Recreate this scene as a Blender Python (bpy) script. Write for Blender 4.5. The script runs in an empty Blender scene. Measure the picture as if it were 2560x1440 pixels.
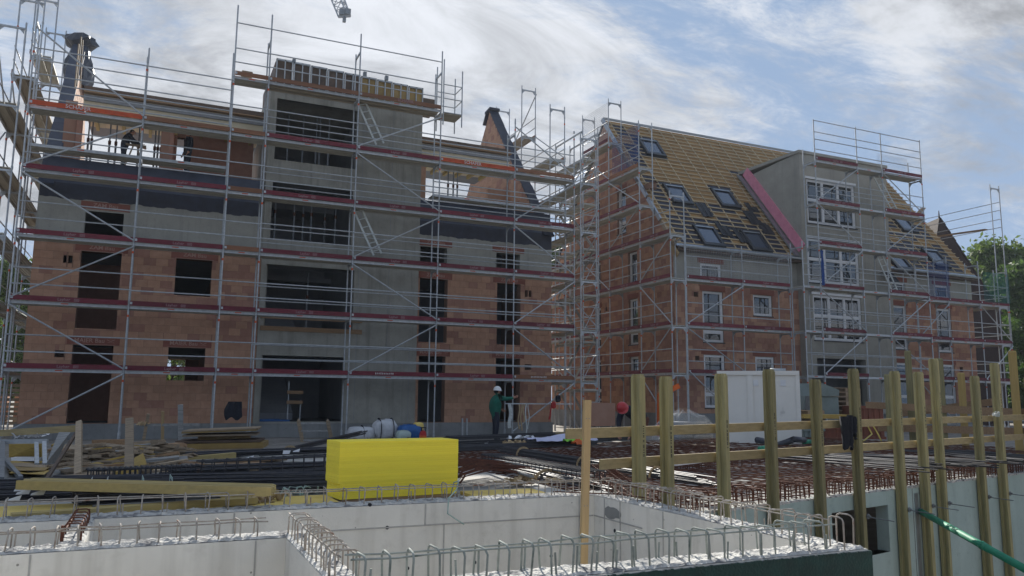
import bpy, bmesh, math, random
from mathutils import Vector, Matrix
random.seed(7)
SC = bpy.context.scene
COL = SC.collection
PI = math.pi
# ------------------------------------------------------------------ camera
F_PX, P_, R_, Y_ = 1968.69, math.radians(8.0186), math.radians(0.5531), math.radians(24.2997)
EYE = Vector((0, 0, 1.45))
FW = Vector((math.sin(Y_)*math.cos(P_), math.cos(Y_)*math.cos(P_), math.sin(P_)))
_r0 = Vector((math.cos(Y_), -math.sin(Y_), 0)); _u0 = _r0.cross(FW)
RT = _r0*math.cos(R_) + _u0*math.sin(R_)
UP = -_r0*math.sin(R_) + _u0*math.cos(R_)
cam = bpy.data.cameras.new('camera'); cam_o = bpy.data.objects.new('camera', cam); COL.objects.link(cam_o)
cam.sensor_width = 36; cam.lens = 36*F_PX/2560; cam.clip_start = .05; cam.clip_end = 2000
M4 = Matrix.Identity(4)
for i in range(3):
    M4[i][0] = RT[i]; M4[i][1] = UP[i]; M4[i][2] = -FW[i]; M4[i][3] = EYE[i]
cam_o.matrix_world = M4
SC.camera = cam_o
SC.render.engine = 'CYCLES'
SC.view_settings.view_transform = 'Standard'; SC.view_settings.look = 'None'
SC.view_settings.exposure = 0.82; SC.view_settings.gamma = 1; SC.view_settings.use_curve_mapping = False
SC.cycles.max_bounces = 6; SC.cycles.diffuse_bounces = 3; SC.cycles.transparent_max_bounces = 16
# ------------------------------------------------------------------ sun + sky
SUN_AZ, SUN_EL = math.radians(16), math.radians(29.5)
SDIR = Vector((math.sin(SUN_AZ)*math.cos(SUN_EL), math.cos(SUN_AZ)*math.cos(SUN_EL), math.sin(SUN_EL)))
sl = bpy.data.lights.new('sun', 'SUN'); sl.energy = 5.0; sl.angle = math.radians(.6); sl.color = (1, .95, .86)
so = bpy.data.objects.new('sun', sl); COL.objects.link(so)
so.rotation_euler = SDIR.to_track_quat('Z', 'Y').to_euler(); so.location = (0, 0, 60)
W = bpy.data.worlds.new('World'); SC.world = W; W.use_nodes = True
def world():
    nt = W.node_tree; N = nt.nodes; L = nt.links
    bg = N['Background']; bg.inputs[1].default_value = .1
    sky = N.new('ShaderNodeTexSky'); sky.sky_type = 'NISHITA'; sky.sun_disc = False
    sky.sun_elevation = SUN_EL; sky.sun_rotation = SUN_AZ
    sky.air_density = 1.0; sky.dust_density = .2; sky.ozone_density = 1.6
    tc = N.new('ShaderNodeTexCoord')
    sep = N.new('ShaderNodeSeparateXYZ'); L.new(tc.outputs['Generated'], sep.inputs[0])
    def m(op, a, b=None, c=None):
        n = N.new('ShaderNodeMath'); n.operation = op
        for i, v in enumerate((a, b, c)):
            if v is None: continue
            if hasattr(v, 'links') or hasattr(v, 'is_linked'): L.new(v, n.inputs[i])
            else: n.inputs[i].default_value = v
        return n.outputs[0]
    zz = m('ADD', m('MAXIMUM', sep.outputs[2], 0.0), .16)
    cx = m('DIVIDE', sep.outputs[0], zz); cy = m('DIVIDE', sep.outputs[1], zz)
    cmb = N.new('ShaderNodeCombineXYZ'); L.new(cx, cmb.inputs[0]); L.new(cy, cmb.inputs[1])
    def noise(scale, det, rough, dist, off, sx=1, sy=1, rot=0):
        mp = N.new('ShaderNodeMapping'); L.new(cmb.outputs[0], mp.inputs[0])
        mp.inputs['Location'].default_value = off; mp.inputs['Scale'].default_value = (sx, sy, 1)
        mp.inputs['Rotation'].default_value = (0, 0, rot)
        n = N.new('ShaderNodeTexNoise'); L.new(mp.outputs[0], n.inputs['Vector'])
        n.inputs['Scale'].default_value = scale; n.inputs['Detail'].default_value = det
        n.inputs['Roughness'].default_value = rough; n.inputs['Distortion'].default_value = dist
        return n.outputs[0]
    def mr(v, a, b, lo=0, hi=1):
        n = N.new('ShaderNodeMapRange'); n.interpolation_type = 'SMOOTHSTEP'; L.new(v, n.inputs[0])
        n.inputs[1].default_value = a; n.inputs[2].default_value = b; n.inputs[3].default_value = lo; n.inputs[4].default_value = hi
        return n.outputs[0]
    big = noise(.55, 3, .55, .5, CLOUD_OFF, 1, 1.5, .6)
    mid = noise(1.5, 10, .68, .7, (3.1, 1.7, 0), 1, 1.7, .6)
    fine = noise(4.5, 9, .72, 1.2, (.3, 9.2, 0), 1, 2.2, .6)
    dens = m('ADD', m('ADD', m('MULTIPLY', big, .70), m('MULTIPLY', mid, .62)), m('MULTIPLY', fine, .30))
    dot = N.new('ShaderNodeVectorMath'); dot.operation = 'DOT_PRODUCT'
    L.new(tc.outputs['Generated'], dot.inputs[0]); dot.inputs[1].default_value = SDIR
    glow = m('POWER', m('MAXIMUM', dot.outputs['Value'], 0.0), 7.0)
    cov = mr(m('ADD', dens, m('MULTIPLY', glow, .10)), .74, .95)
    shade = mr(noise(1.7, 9, .64, .8, (7.7, 4.1, 0), 1, 1.5, .6), .34, .68)
    lum = m('ADD', m('ADD', m('MULTIPLY', shade, 2.5), 1.75), m('MULTIPLY', glow, .7))
    cc = N.new('ShaderNodeCombineColor')
    L.new(m('MULTIPLY', lum, .955), cc.inputs[0]); L.new(m('MULTIPLY', lum, .99), cc.inputs[1]); L.new(m('MULTIPLY', lum, 1.06), cc.inputs[2])
    # thin high veil tames the blue and the aureole
    veil = N.new('ShaderNodeMix'); veil.data_type = 'RGBA'; veil.inputs[0].default_value = .5
    tame = N.new('ShaderNodeMix'); tame.data_type = 'RGBA'; tame.blend_type = 'DARKEN'; tame.inputs[0].default_value = 1
    L.new(sky.outputs[0], tame.inputs[6]); tame.inputs[7].default_value = (1.15, 1.95, 3.4, 1)
    L.new(tame.outputs[2], veil.inputs[6]); veil.inputs[7].default_value = (2.1, 2.7, 3.6, 1)
    mix = N.new('ShaderNodeMix'); mix.data_type = 'RGBA'; L.new(cov, mix.inputs[0])
    L.new(veil.outputs[2], mix.inputs[6]); L.new(cc.outputs[0], mix.inputs[7])
    L.new(mix.outputs[2], bg.inputs[0])
CLOUD_OFF = (4.6, 2.9, 0)
world()
# ------------------------------------------------------------------ pixel ray helpers (measured points of the place -> metres)
def ray(px, py): return FW*F_PX + RT*(px-1280) - UP*(py-720)
def onZ(px, py, z):
    d = ray(px, py); return EYE + d*((z-EYE.z)/d.z)
def onY(px, py, y):
    d = ray(px, py); return EYE + d*(y/d.y)
def onX(px, py, x):
    d = ray(px, py); return EYE + d*(x/d.x)
def atD(px, py, dist):
    return EYE + ray(px, py)*(dist/F_PX)
# ------------------------------------------------------------------ materials
def _nodes(name):
    m = bpy.data.materials.new(name); m.use_nodes = True
    nt = m.node_tree; return m, nt, nt.nodes, nt.links, nt.nodes['Principled BSDF']
def M(name, c1, c2=None, scale=3.0, rough=.8, metal=0, bump=0, bscale=40, rnd=0, island=0, detail=6, stretch=(1, 1, 1), lo=.35, hi=.65, spec=.3, c3=None, c3t=.62, c3scale=9, coat=0):
    m, nt, N, L, B = _nodes(name)
    B.inputs['Roughness'].default_value = rough; B.inputs['Metallic'].default_value = metal
    B.inputs['Specular IOR Level'].default_value = spec
    tc = N.new('ShaderNodeTexCoord'); mp = N.new('ShaderNodeMapping'); L.new(tc.outputs['Object'], mp.inputs[0])
    mp.inputs['Scale'].default_value = stretch
    vec = mp.outputs[0]
    if rnd:   # shift the pattern per object so that copies differ
        oi0 = N.new('ShaderNodeObjectInfo'); vm = N.new('ShaderNodeVectorMath'); vm.operation = 'SCALE'
        vm.inputs[0].default_value = (17, 31, 23); L.new(oi0.outputs['Random'], vm.inputs[3])
        va = N.new('ShaderNodeVectorMath'); L.new(vec, va.inputs[0]); L.new(vm.outputs[0], va.inputs[1]); vec = va.outputs[0]
    n = N.new('ShaderNodeTexNoise'); L.new(vec, n.inputs['Vector']); n.inputs['Scale'].default_value = scale
    n.inputs['Detail'].default_value = detail; n.inputs['Roughness'].default_value = .62
    r = N.new('ShaderNodeMapRange'); L.new(n.outputs[0], r.inputs[0]); r.inputs[1].default_value = lo; r.inputs[2].default_value = hi
    mx = N.new('ShaderNodeMix'); mx.data_type = 'RGBA'; L.new(r.outputs[0], mx.inputs[0])
    c2 = c2 or tuple(x*.8 for x in c1)
    mx.inputs[6].default_value = (*c1, 1); mx.inputs[7].default_value = (*c2, 1)
    out = mx.outputs[2]
    if c3:
        n3 = N.new('ShaderNodeTexNoise'); L.new(vec, n3.inputs['Vector']); n3.inputs['Scale'].default_value = c3scale; n3.inputs['Detail'].default_value = 5
        r3 = N.new('ShaderNodeMapRange'); L.new(n3.outputs[0], r3.inputs[0]); r3.inputs[1].default_value = c3t; r3.inputs[2].default_value = c3t+.1
        m3 = N.new('ShaderNodeMix'); m3.data_type = 'RGBA'; L.new(r3.outputs[0], m3.inputs[0]); L.new(out, m3.inputs[6]); m3.inputs[7].default_value = (*c3, 1)
        out = m3.outputs[2]
    if rnd or island:
        hs = N.new('ShaderNodeHueSaturation'); L.new(out, hs.inputs['Color'])
        if island:
            g = N.new('ShaderNodeNewGeometry'); src = g.outputs['Random Per Island']; amt = island
        else:
            oi = N.new('ShaderNodeObjectInfo'); src = oi.outputs['Random']; amt = rnd
        r2 = N.new('ShaderNodeMapRange'); L.new(src, r2.inputs[0]); r2.inputs[3].default_value = 1-amt; r2.inputs[4].default_value = 1+amt
        L.new(r2.outputs[0], hs.inputs['Value']); out = hs.outputs[0]
    L.new(out, B.inputs['Base Color'])
    if bump:
        nb = N.new('ShaderNodeTexNoise'); L.new(vec, nb.inputs['Vector']); nb.inputs['Scale'].default_value = bscale; nb.inputs['Detail'].default_value = 4
        bp = N.new('ShaderNodeBump'); bp.inputs['Strength'].default_value = bump; bp.inputs['Distance'].default_value = .02
        L.new(nb.outputs[0], bp.inputs['Height']); L.new(bp.outputs[0], B.inputs['Normal'])
    return m
def concrete(name, c1, c2, stain=(.2, .2, .19), pores=True, streak=.5, bump=.25, rough=.85):
    m, nt, N, L, B = _nodes(name); B.inputs['Roughness'].default_value = rough; B.inputs['Specular IOR Level'].default_value = .25
    tc = N.new('ShaderNodeTexCoord')
    def noise(scale, det, st=(1, 1, 1), rough=.6):
        mp = N.new('ShaderNodeMapping'); L.new(tc.outputs['Object'], mp.inputs[0]); mp.inputs['Scale'].default_value = st
        n = N.new('ShaderNodeTexNoise'); L.new(mp.outputs[0], n.inputs['Vector']); n.inputs['Scale'].default_value = scale
        n.inputs['Detail'].default_value = det; n.inputs['Roughness'].default_value = rough; return n.outputs[0]
    def rng(v, a, b, lo=0, hi=1):
        r = N.new('ShaderNodeMapRange'); L.new(v, r.inputs[0]); r.inputs[1].default_value = a; r.inputs[2].default_value = b
        r.inputs[3].default_value = lo; r.inputs[4].default_value = hi; return r.outputs[0]
    def mix(f, a, b):
        x = N.new('ShaderNodeMix'); x.data_type = 'RGBA'; L.new(f, x.inputs[0])
        for s, v in ((6, a), (7, b)):
            if isinstance(v, tuple): x.inputs[s].default_value = (*v, 1)
            else: L.new(v, x.inputs[s])
        return x.outputs[2]
    o = mix(rng(noise(1.3, 8), .3, .7), c1, c2)
    o = mix(rng(noise(1.0, 6, (5, 5, .28)), .52, .8, 0, streak), o, stain)
    o = mix(rng(noise(9, 6), .55, .8, 0, .35), o, stain)
    if pores:
        v = N.new('ShaderNodeTexVoronoi'); L.new(tc.outputs['Object'], v.inputs['Vector']); v.inputs['Scale'].default_value = 9
        pr = rng(noise(2.5, 2), .4, .62, .012, .075)
        c = N.new('ShaderNodeMath'); c.operation = 'LESS_THAN'; L.new(v.outputs['Distance'], c.inputs[0]); L.new(pr, c.inputs[1])
        mu = N.new('ShaderNodeMath'); mu.operation = 'MULTIPLY'; L.new(c.outputs[0], mu.inputs[0]); mu.inputs[1].default_value = .75
        o = mix(mu.outputs[0], o, tuple(x*.4 for x in stain))
    L.new(o, B.inputs['Base Color'])
    bp = N.new('ShaderNodeBump'); bp.inputs['Strength'].default_value = bump; bp.inputs['Distance'].default_value = .01
    L.new(noise(60, 5), bp.inputs['Height']); L.new(bp.outputs[0], B.inputs['Normal'])
    return m
def glass(name, tint=(.02, .025, .03), rough=.03):
    m, nt, N, L, B = _nodes(name); B.inputs['Base Color'].default_value = (*tint, 1); B.inputs['Roughness'].default_value = rough
    B.inputs['Specular IOR Level'].default_value = .9; B.inputs['IOR'].default_value = 1.7
    return m
def film(name, col, alpha):
    m, nt, N, L, B = _nodes(name); B.inputs['Base Color'].default_value = (*col, 1); B.inputs['Roughness'].default_value = .18
    B.inputs['Specular IOR Level'].default_value = .8; B.inputs['Alpha'].default_value = alpha
    return m
def wood(name, c1, c2, rnd=.15, island=0, sc=6, rough=.75, long='x'):
    st = {'x': (.12, 1.6, 1.6), 'y': (1.6, .12, 1.6), 'z': (1.6, 1.6, .12)}[long]
    return M(name, c1, c2, scale=sc*3, rough=rough, bump=.15, bscale=30, rnd=rnd, island=island, stretch=st, detail=8, c3=tuple(x*.62 for x in c2), c3t=.68, c3scale=9)
MT = {}
MT['conc'] = concrete('facade_concrete', (.375, .365, .32), (.285, .278, .245), (.13, .135, .13), True, .45)
MT['conc_tower'] = concrete('tower_concrete', (.355, .345, .305), (.25, .245, .215), (.15, .148, .13), True, .75)
MT['conc_r'] = concrete('plastered_concrete', (.375, .36, .315), (.29, .28, .245), (.2, .2, .19), False, .5)
MT['conc_pit'] = concrete('pit_concrete', (.76, .74, .69), (.60, .585, .545), (.36, .34, .30), True, .6)
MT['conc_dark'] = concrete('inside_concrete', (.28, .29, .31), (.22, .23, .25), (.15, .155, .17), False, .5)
MT['conc_plinth'] = concrete('plinth_concrete', (.27, .275, .27), (.19, .195, .195), (.11, .11, .11), True, .6)
MT['conc_rough'] = M('rough_concrete_top', (.62, .61, .58), (.40, .395, .38), scale=16, rough=.95, bump=1.0, bscale=45, c3=(.20, .20, .205), c3t=.53, c3scale=11)
MT['joint'] = M('cement_joint', (.42, .415, .40), (.34, .335, .32), scale=12, rough=.9)
MT['green_wall'] = concrete('greenish_concrete', (.42, .515, .485), (.34, .43, .405), (.17, .22, .21), True, .35)
MT['bitumen_green'] = M('dark_green_coating', (.012, .055, .05), (.009, .035, .034), scale=9, rough=.55, bump=.5, bscale=60)
MT['bitumen'] = M('bitumen_membrane', (.022, .027, .05), (.012, .014, .026), scale=3, rough=.55, bump=.2, bscale=20, spec=.5)
MT['bitumen_blue'] = M('slate_blue_membrane', (.055, .068, .105), (.035, .042, .068), scale=2.5, rough=.5, bump=.2, bscale=9, spec=.5)
MT['brick'] = M('orange_clay_block', (.47, .275, .183), (.405, .225, .145), scale=5, rough=.9, rnd=.09, bump=.3, bscale=70)
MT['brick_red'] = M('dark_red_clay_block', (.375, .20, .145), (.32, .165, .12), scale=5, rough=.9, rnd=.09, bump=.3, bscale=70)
MT['brick_s'] = M('orange_clay_block_small', (.47, .275, .183), (.405, .225, .145), scale=5, rough=.9, island=.09, bump=.3, bscale=70)
MT['brick_red_s'] = M('dark_red_clay_block_small', (.375, .20, .145), (.32, .165, .12), scale=5, rough=.9, island=.09, bump=.3, bscale=70)
MT['mortar'] = M('mortar_bed', (.30, .18, .125), (.24, .14, .10), scale=12, rough=.95)
MT['lintel'] = M('clay_lintel', (.27, .105, .075), (.21, .08, .06), scale=3, rough=.9, bump=.2, stretch=(.4, 1, 1))
MT['chalk'] = M('pale_lettering', (.42, .27, .22), (.34, .2, .16), scale=30, rough=.9)
MT['steel'] = M('galvanised_steel', (.48, .50, .52), (.36, .385, .405), scale=9, rough=.58, metal=.4, rnd=.12, spec=.5)
MT['steel_d'] = M('weathered_galvanised_steel', (.22, .24, .26), (.15, .165, .18), scale=9, rough=.5, metal=.5, rnd=.15, spec=.5)
MT['red_band'] = M('orange_red_mark', (.62, .10, .03), (.5, .08, .03), rough=.6)
MT['toe'] = M('wine_red_toe_board', (.15, .020, .034), (.115, .018, .027), scale=4, rough=.6, rnd=.2, bump=.1, c3=(.3, .2, .19), c3t=.74, c3scale=5)
MT['toe_or'] = M('orange_toe_board', (.52, .085, .025), (.40, .06, .02), scale=4, rough=.6, rnd=.1)
MT['toe_wood'] = wood('worn_timber_toe_board', (.25, .115, .06), (.18, .085, .05))
MT['deck'] = M('steel_deck', (.47, .46, .41), (.36, .35, .31), scale=5, rough=.6, metal=.2, rnd=.15, stretch=(.3, 3, 1))
MT['deck_wood'] = wood('plywood_deck', (.38, .33, .25), (.29, .25, .19))
MT['white_txt'] = M('white_print', (.62, .58, .56), (.5, .46, .45), scale=30, rough=.8)
MT['txt_dim'] = M('faded_print', (.36, .24, .245), (.24, .13, .14), scale=40, rough=.8)
MT['zinc'] = M('zinc_sheet', (.40, .43, .47), (.30, .33, .36), scale=4, rough=.35, metal=.7, spec=.5)
MT['white'] = M('white_window_frame', (.74, .75, .76), (.66, .67, .69), scale=3, rough=.4)
MT['pane'] = glass('window_pane')
MT['pane_b'] = glass('blue_film_pane', (.035, .05, .085), .12)
MT['sky_frame'] = M('anthracite_frame', (.022, .024, .03), (.016, .017, .02), rough=.4, spec=.5)
MT['underlay'] = M('wood_fibre_board', (.37, .225, .09), (.30, .18, .075), scale=1.3, rough=.85, rnd=.1, c3=(.22, .15, .07), c3t=.66, c3scale=1.2)
MT['batten'] = wood('pine_batten', (.50, .395, .25), (.41, .32, .20), rnd=.18)
MT['tile'] = M('anthracite_roof_tile', (.035, .037, .045), (.024, .025, .03), scale=6, rough=.55, rnd=.2)
MT['pink'] = M('pink_insulation', (.72, .27, .36), (.62, .22, .30), scale=5, rough=.85)
MT['yellow'] = M('yellow_insulation', (.95, .78, .07), (.92, .74, .065), scale=3, rough=.8, rnd=.05, bump=.1, bscale=25)
MT['yellow_pale'] = M('pale_yellow_insulation', (.72, .55, .17), (.60, .45, .13), scale=3, rough=.85, c3=(.42, .33, .16), c3t=.66, c3scale=4)
MT['rebar'] = M('dark_rebar', (.035, .037, .047), (.06, .058, .062), scale=14, rough=.6, metal=.35, rnd=.25, spec=.5, c3=(.10, .055, .035), c3t=.66, c3scale=5)
MT['rebar_i'] = M('dark_rebar_bundle', (.035, .037, .047), (.06, .058, .062), scale=14, rough=.6, metal=.35, island=.4, spec=.5, c3=(.10, .055, .035), c3t=.66, c3scale=5)
MT['rust'] = M('rusty_rebar', (.13, .048, .028), (.085, .034, .024), scale=20, rough=.8, metal=.25, c3=(.2, .085, .04), c3t=.6, c3scale=12)
MT['cem_bar'] = M('cement_splashed_rebar', (.40, .375, .345), (.28, .24, .20), scale=25, rough=.9, rnd=.15, c3=(.2, .105, .065), c3t=.62, c3scale=9)
MT['green_bar'] = M('grey_green_splashed_rebar', (.34, .365, .335), (.24, .27, .25), scale=25, rough=.9, rnd=.15, c3=(.12, .15, .13), c3t=.6, c3scale=9)
MT['post'] = wood('weathered_beam_timber', (.34, .295, .14), (.22, .20, .105), rnd=.25, long='z')
MT['post_y'] = wood('yellow_beam_timber', (.44, .31, .11), (.35, .25, .09), rnd=.08, long='z')
MT['rail'] = wood('rail_timber', (.38, .30, .155), (.28, .22, .115), rnd=.14)
MT['rail_br'] = wood('brown_rail_timber', (.33, .21, .115), (.25, .155, .09), rnd=.12)
MT['stake'] = wood('fresh_pine', (.42, .30, .155), (.34, .235, .12), rnd=.1, long='z')
MT['plank'] = wood('site_plank', (.33, .25, .165), (.20, .155, .11), rnd=.35)
MT['plank_s'] = wood('splintered_plank', (.34, .26, .175), (.20, .16, .115), rnd=0, island=.4)
MT['plank_y'] = wood('yellow_shuttering', (.48, .33, .085), (.37, .25, .07), rnd=.15)
MT['plank_g'] = wood('grey_plank', (.30, .30, .29), (.2, .2, .195), rnd=.2)
MT['beam_y'] = wood('yellow_grey_formwork_beam', (.44, .34, .14), (.36, .285, .125), rnd=.1)
MT['ply'] = M('brown_shuttering_ply', (.13, .085, .06), (.085, .06, .045), scale=4, rough=.6, rnd=.2)
MT['ply_y'] = M('ochre_shuttering_ply', (.33, .22, .07), (.25, .165, .06), scale=4, rough=.6, rnd=.2)
MT['form'] = M('beige_ceiling_formwork', (.64, .555, .40), (.56, .48, .34), scale=2, rough=.8)
MT['paper'] = M('white_tag', (.75, .76, .78), (.66, .67, .7), rough=.7)
MT['strap'] = M('white_strap', (.6, .62, .6), (.42, .46, .45), scale=20, rough=.6)
MT['strap_g'] = M('pale_green_strap', (.38, .5, .46), (.26, .36, .33), scale=20, rough=.5)
MT['sack'] = M('burlap_strap', (.47, .35, .2), (.36, .26, .15), scale=15, rough=.9)
MT['container'] = M('cream_container_paint', (.76, .74, .69), (.71, .69, .64), scale=1.5, rough=.5, bump=.03, bscale=6, c3=(.45, .44, .42), c3t=.7, c3scale=3)
MT['pipe'] = M('green_plastic_pipe', (.012, .26, .14), (.01, .2, .11), scale=5, rough=.6, spec=.5)
MT['dark'] = M('dark_cloth', (.012, .014, .022), (.02, .022, .03), scale=8, rough=.9)
MT['tarp'] = M('grey_tarpaulin', (.06, .066, .085), (.04, .045, .06), scale=4, rough=.45, bump=.4, bscale=5, spec=.5)
MT['jacket'] = M('green_work_jacket', (.012, .135, .095), (.009, .10, .07), scale=8, rough=.85, bump=.3, bscale=14)
MT['trousers'] = M('navy_work_trousers', (.016, .02, .034), (.022, .026, .042), scale=10, rough=.9, bump=.3, bscale=18)
MT['skin'] = M('skin', (.42, .22, .15), (.36, .18, .12), scale=10, rough=.6)
MT['hair'] = M('dark_hair', (.03, .022, .018), (.02, .015, .012), rough=.8)
MT['helm_w'] = M('white_helmet', (.8, .8, .79), (.74, .74, .74), rough=.3, spec=.5)
MT['helm_r'] = M('red_helmet', (.42, .016, .022), (.36, .014, .02), rough=.3, spec=.5)
MT['orange'] = M('orange_paint', (.60, .12, .02), (.48, .095, .02), scale=7, rough=.5)
MT['red'] = M('red_plastic', (.42, .018, .02), (.33, .016, .018), rough=.45)
MT['blue'] = M('blue_plastic', (.02, .11, .32), (.016, .085, .25), scale=5, rough=.35)
MT['blue_net'] = M('blue_net_cord', (.02, .075, .27), (.018, .055, .2), rough=.8)
MT['teal_net'] = M('teal_net_cord', (.02, .17, .17), (.02, .13, .13), rough=.8)
MT['bag'] = M('white_woven_sack', (.56, .57, .59), (.46, .47, .49), scale=6, rough=.75, bump=.5, bscale=12)
MT['film'] = film('clear_plastic_film', (.75, .78, .8), .15)
MT['filmbag'] = film('milky_plastic_bag', (.45, .55, .5), .75)
MT['cementbag'] = M('grey_paper_sack', (.22, .23, .25), (.16, .17, .19), scale=5, rough=.8, rnd=.1)
MT['trunk'] = M('bark', (.09, .07, .055), (.06, .047, .038), scale=14, rough=.95, bump=.6, bscale=25, stretch=(1, 1, .3))
MT['ground'] = M('site_ground', (.27, .25, .225), (.19, .175, .155), scale=.8, rough=.95, bump=.6, bscale=9, c3=(.36, .335, .30), c3t=.6, c3scale=4)
MT['slab'] = M('site_slab', (.42, .41, .39), (.31, .305, .29), scale=1.2, rough=.9, bump=.3, bscale=20, c3=(.24, .22, .19), c3t=.58, c3scale=3)
MT['mud'] = M('excavation_soil', (.30, .25, .19), (.2, .165, .125), scale=1, rough=.95, bump=.8, bscale=6)
MT['lav'] = M('lavender_white_cloth', (.56, .57, .74), (.48, .49, .66), scale=6, rough=.85)
MT['hivis'] = M('fluorescent_green_cloth', (.22, .62, .06), (.18, .5, .05), rough=.8)
MT['greybox'] = M('green_grey_box_paint', (.22, .27, .265), (.17, .21, .205), scale=3, rough=.55)
MT['redbox'] = M('brick_red_skip_paint', (.26, .085, .05), (.19, .065, .042), scale=4, rough=.65, c3=(.3, .16, .1), c3t=.64, c3scale=5)
MT['pallet'] = wood('pallet_timber', (.36, .26, .17), (.27, .195, .13))
MT['roof_far'] = M('dark_brown_roof', (.055, .036, .032), (.04, .028, .026), scale=6, rough=.8)
MT['crane'] = M('crane_lattice_paint', (.36, .38, .40), (.3, .31, .33), rough=.5)
MT['yhose'] = M('yellow_hose', (.62, .47, .06), (.5, .38, .05), rough=.45)
MT['far_white'] = M('pale_far_render', (.6, .6, .58), (.52, .52, .5), scale=2, rough=.9)
MT['osb'] = M('raw_plasterboard', (.33, .185, .13), (.29, .155, .105), scale=2, rough=.85)
def leafmat(name, a, b):
    m, nt, N, L, B = _nodes(name)
    g = N.new('ShaderNodeNewGeometry'); mx = N.new('ShaderNodeMix'); mx.data_type = 'RGBA'; L.new(g.outputs['Random Per Island'], mx.inputs[0])
    mx.inputs[6].default_value = (*a, 1); mx.inputs[7].default_value = (*b, 1); L.new(mx.outputs[2], B.inputs['Base Color'])
    B.inputs['Roughness'].default_value = .6
    tr = N.new('ShaderNodeBsdfTranslucent'); L.new(mx.outputs[2], tr.inputs[0]); ms = N.new('ShaderNodeMixShader'); ms.inputs[0].default_value = .42
    L.new(B.outputs[0], ms.inputs[1]); L.new(tr.outputs[0], ms.inputs[2]); L.new(ms.outputs[0], N['Material Output'].inputs[0])
    return m
MT['leaf'] = leafmat('green_leaf', (.045, .095, .018), (.09, .15, .03))
MT['leaf_y'] = leafmat('bright_green_leaf', (.075, .125, .022), (.13, .19, .04))

def hazemat():
    m = bpy.data.materials.new('air_haze'); m.use_nodes = True; nt = m.node_tree; nt.nodes.remove(nt.nodes['Principled BSDF'])
    v = nt.nodes.new('ShaderNodeVolumePrincipled'); v.inputs['Density'].default_value = .00045; v.inputs['Color'].default_value = (.78, .87, 1.0, 1); v.inputs['Anisotropy'].default_value = .2
    nt.links.new(v.outputs[0], nt.nodes['Material Output'].inputs['Volume']); return m
MT['haze'] = hazemat()
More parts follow.
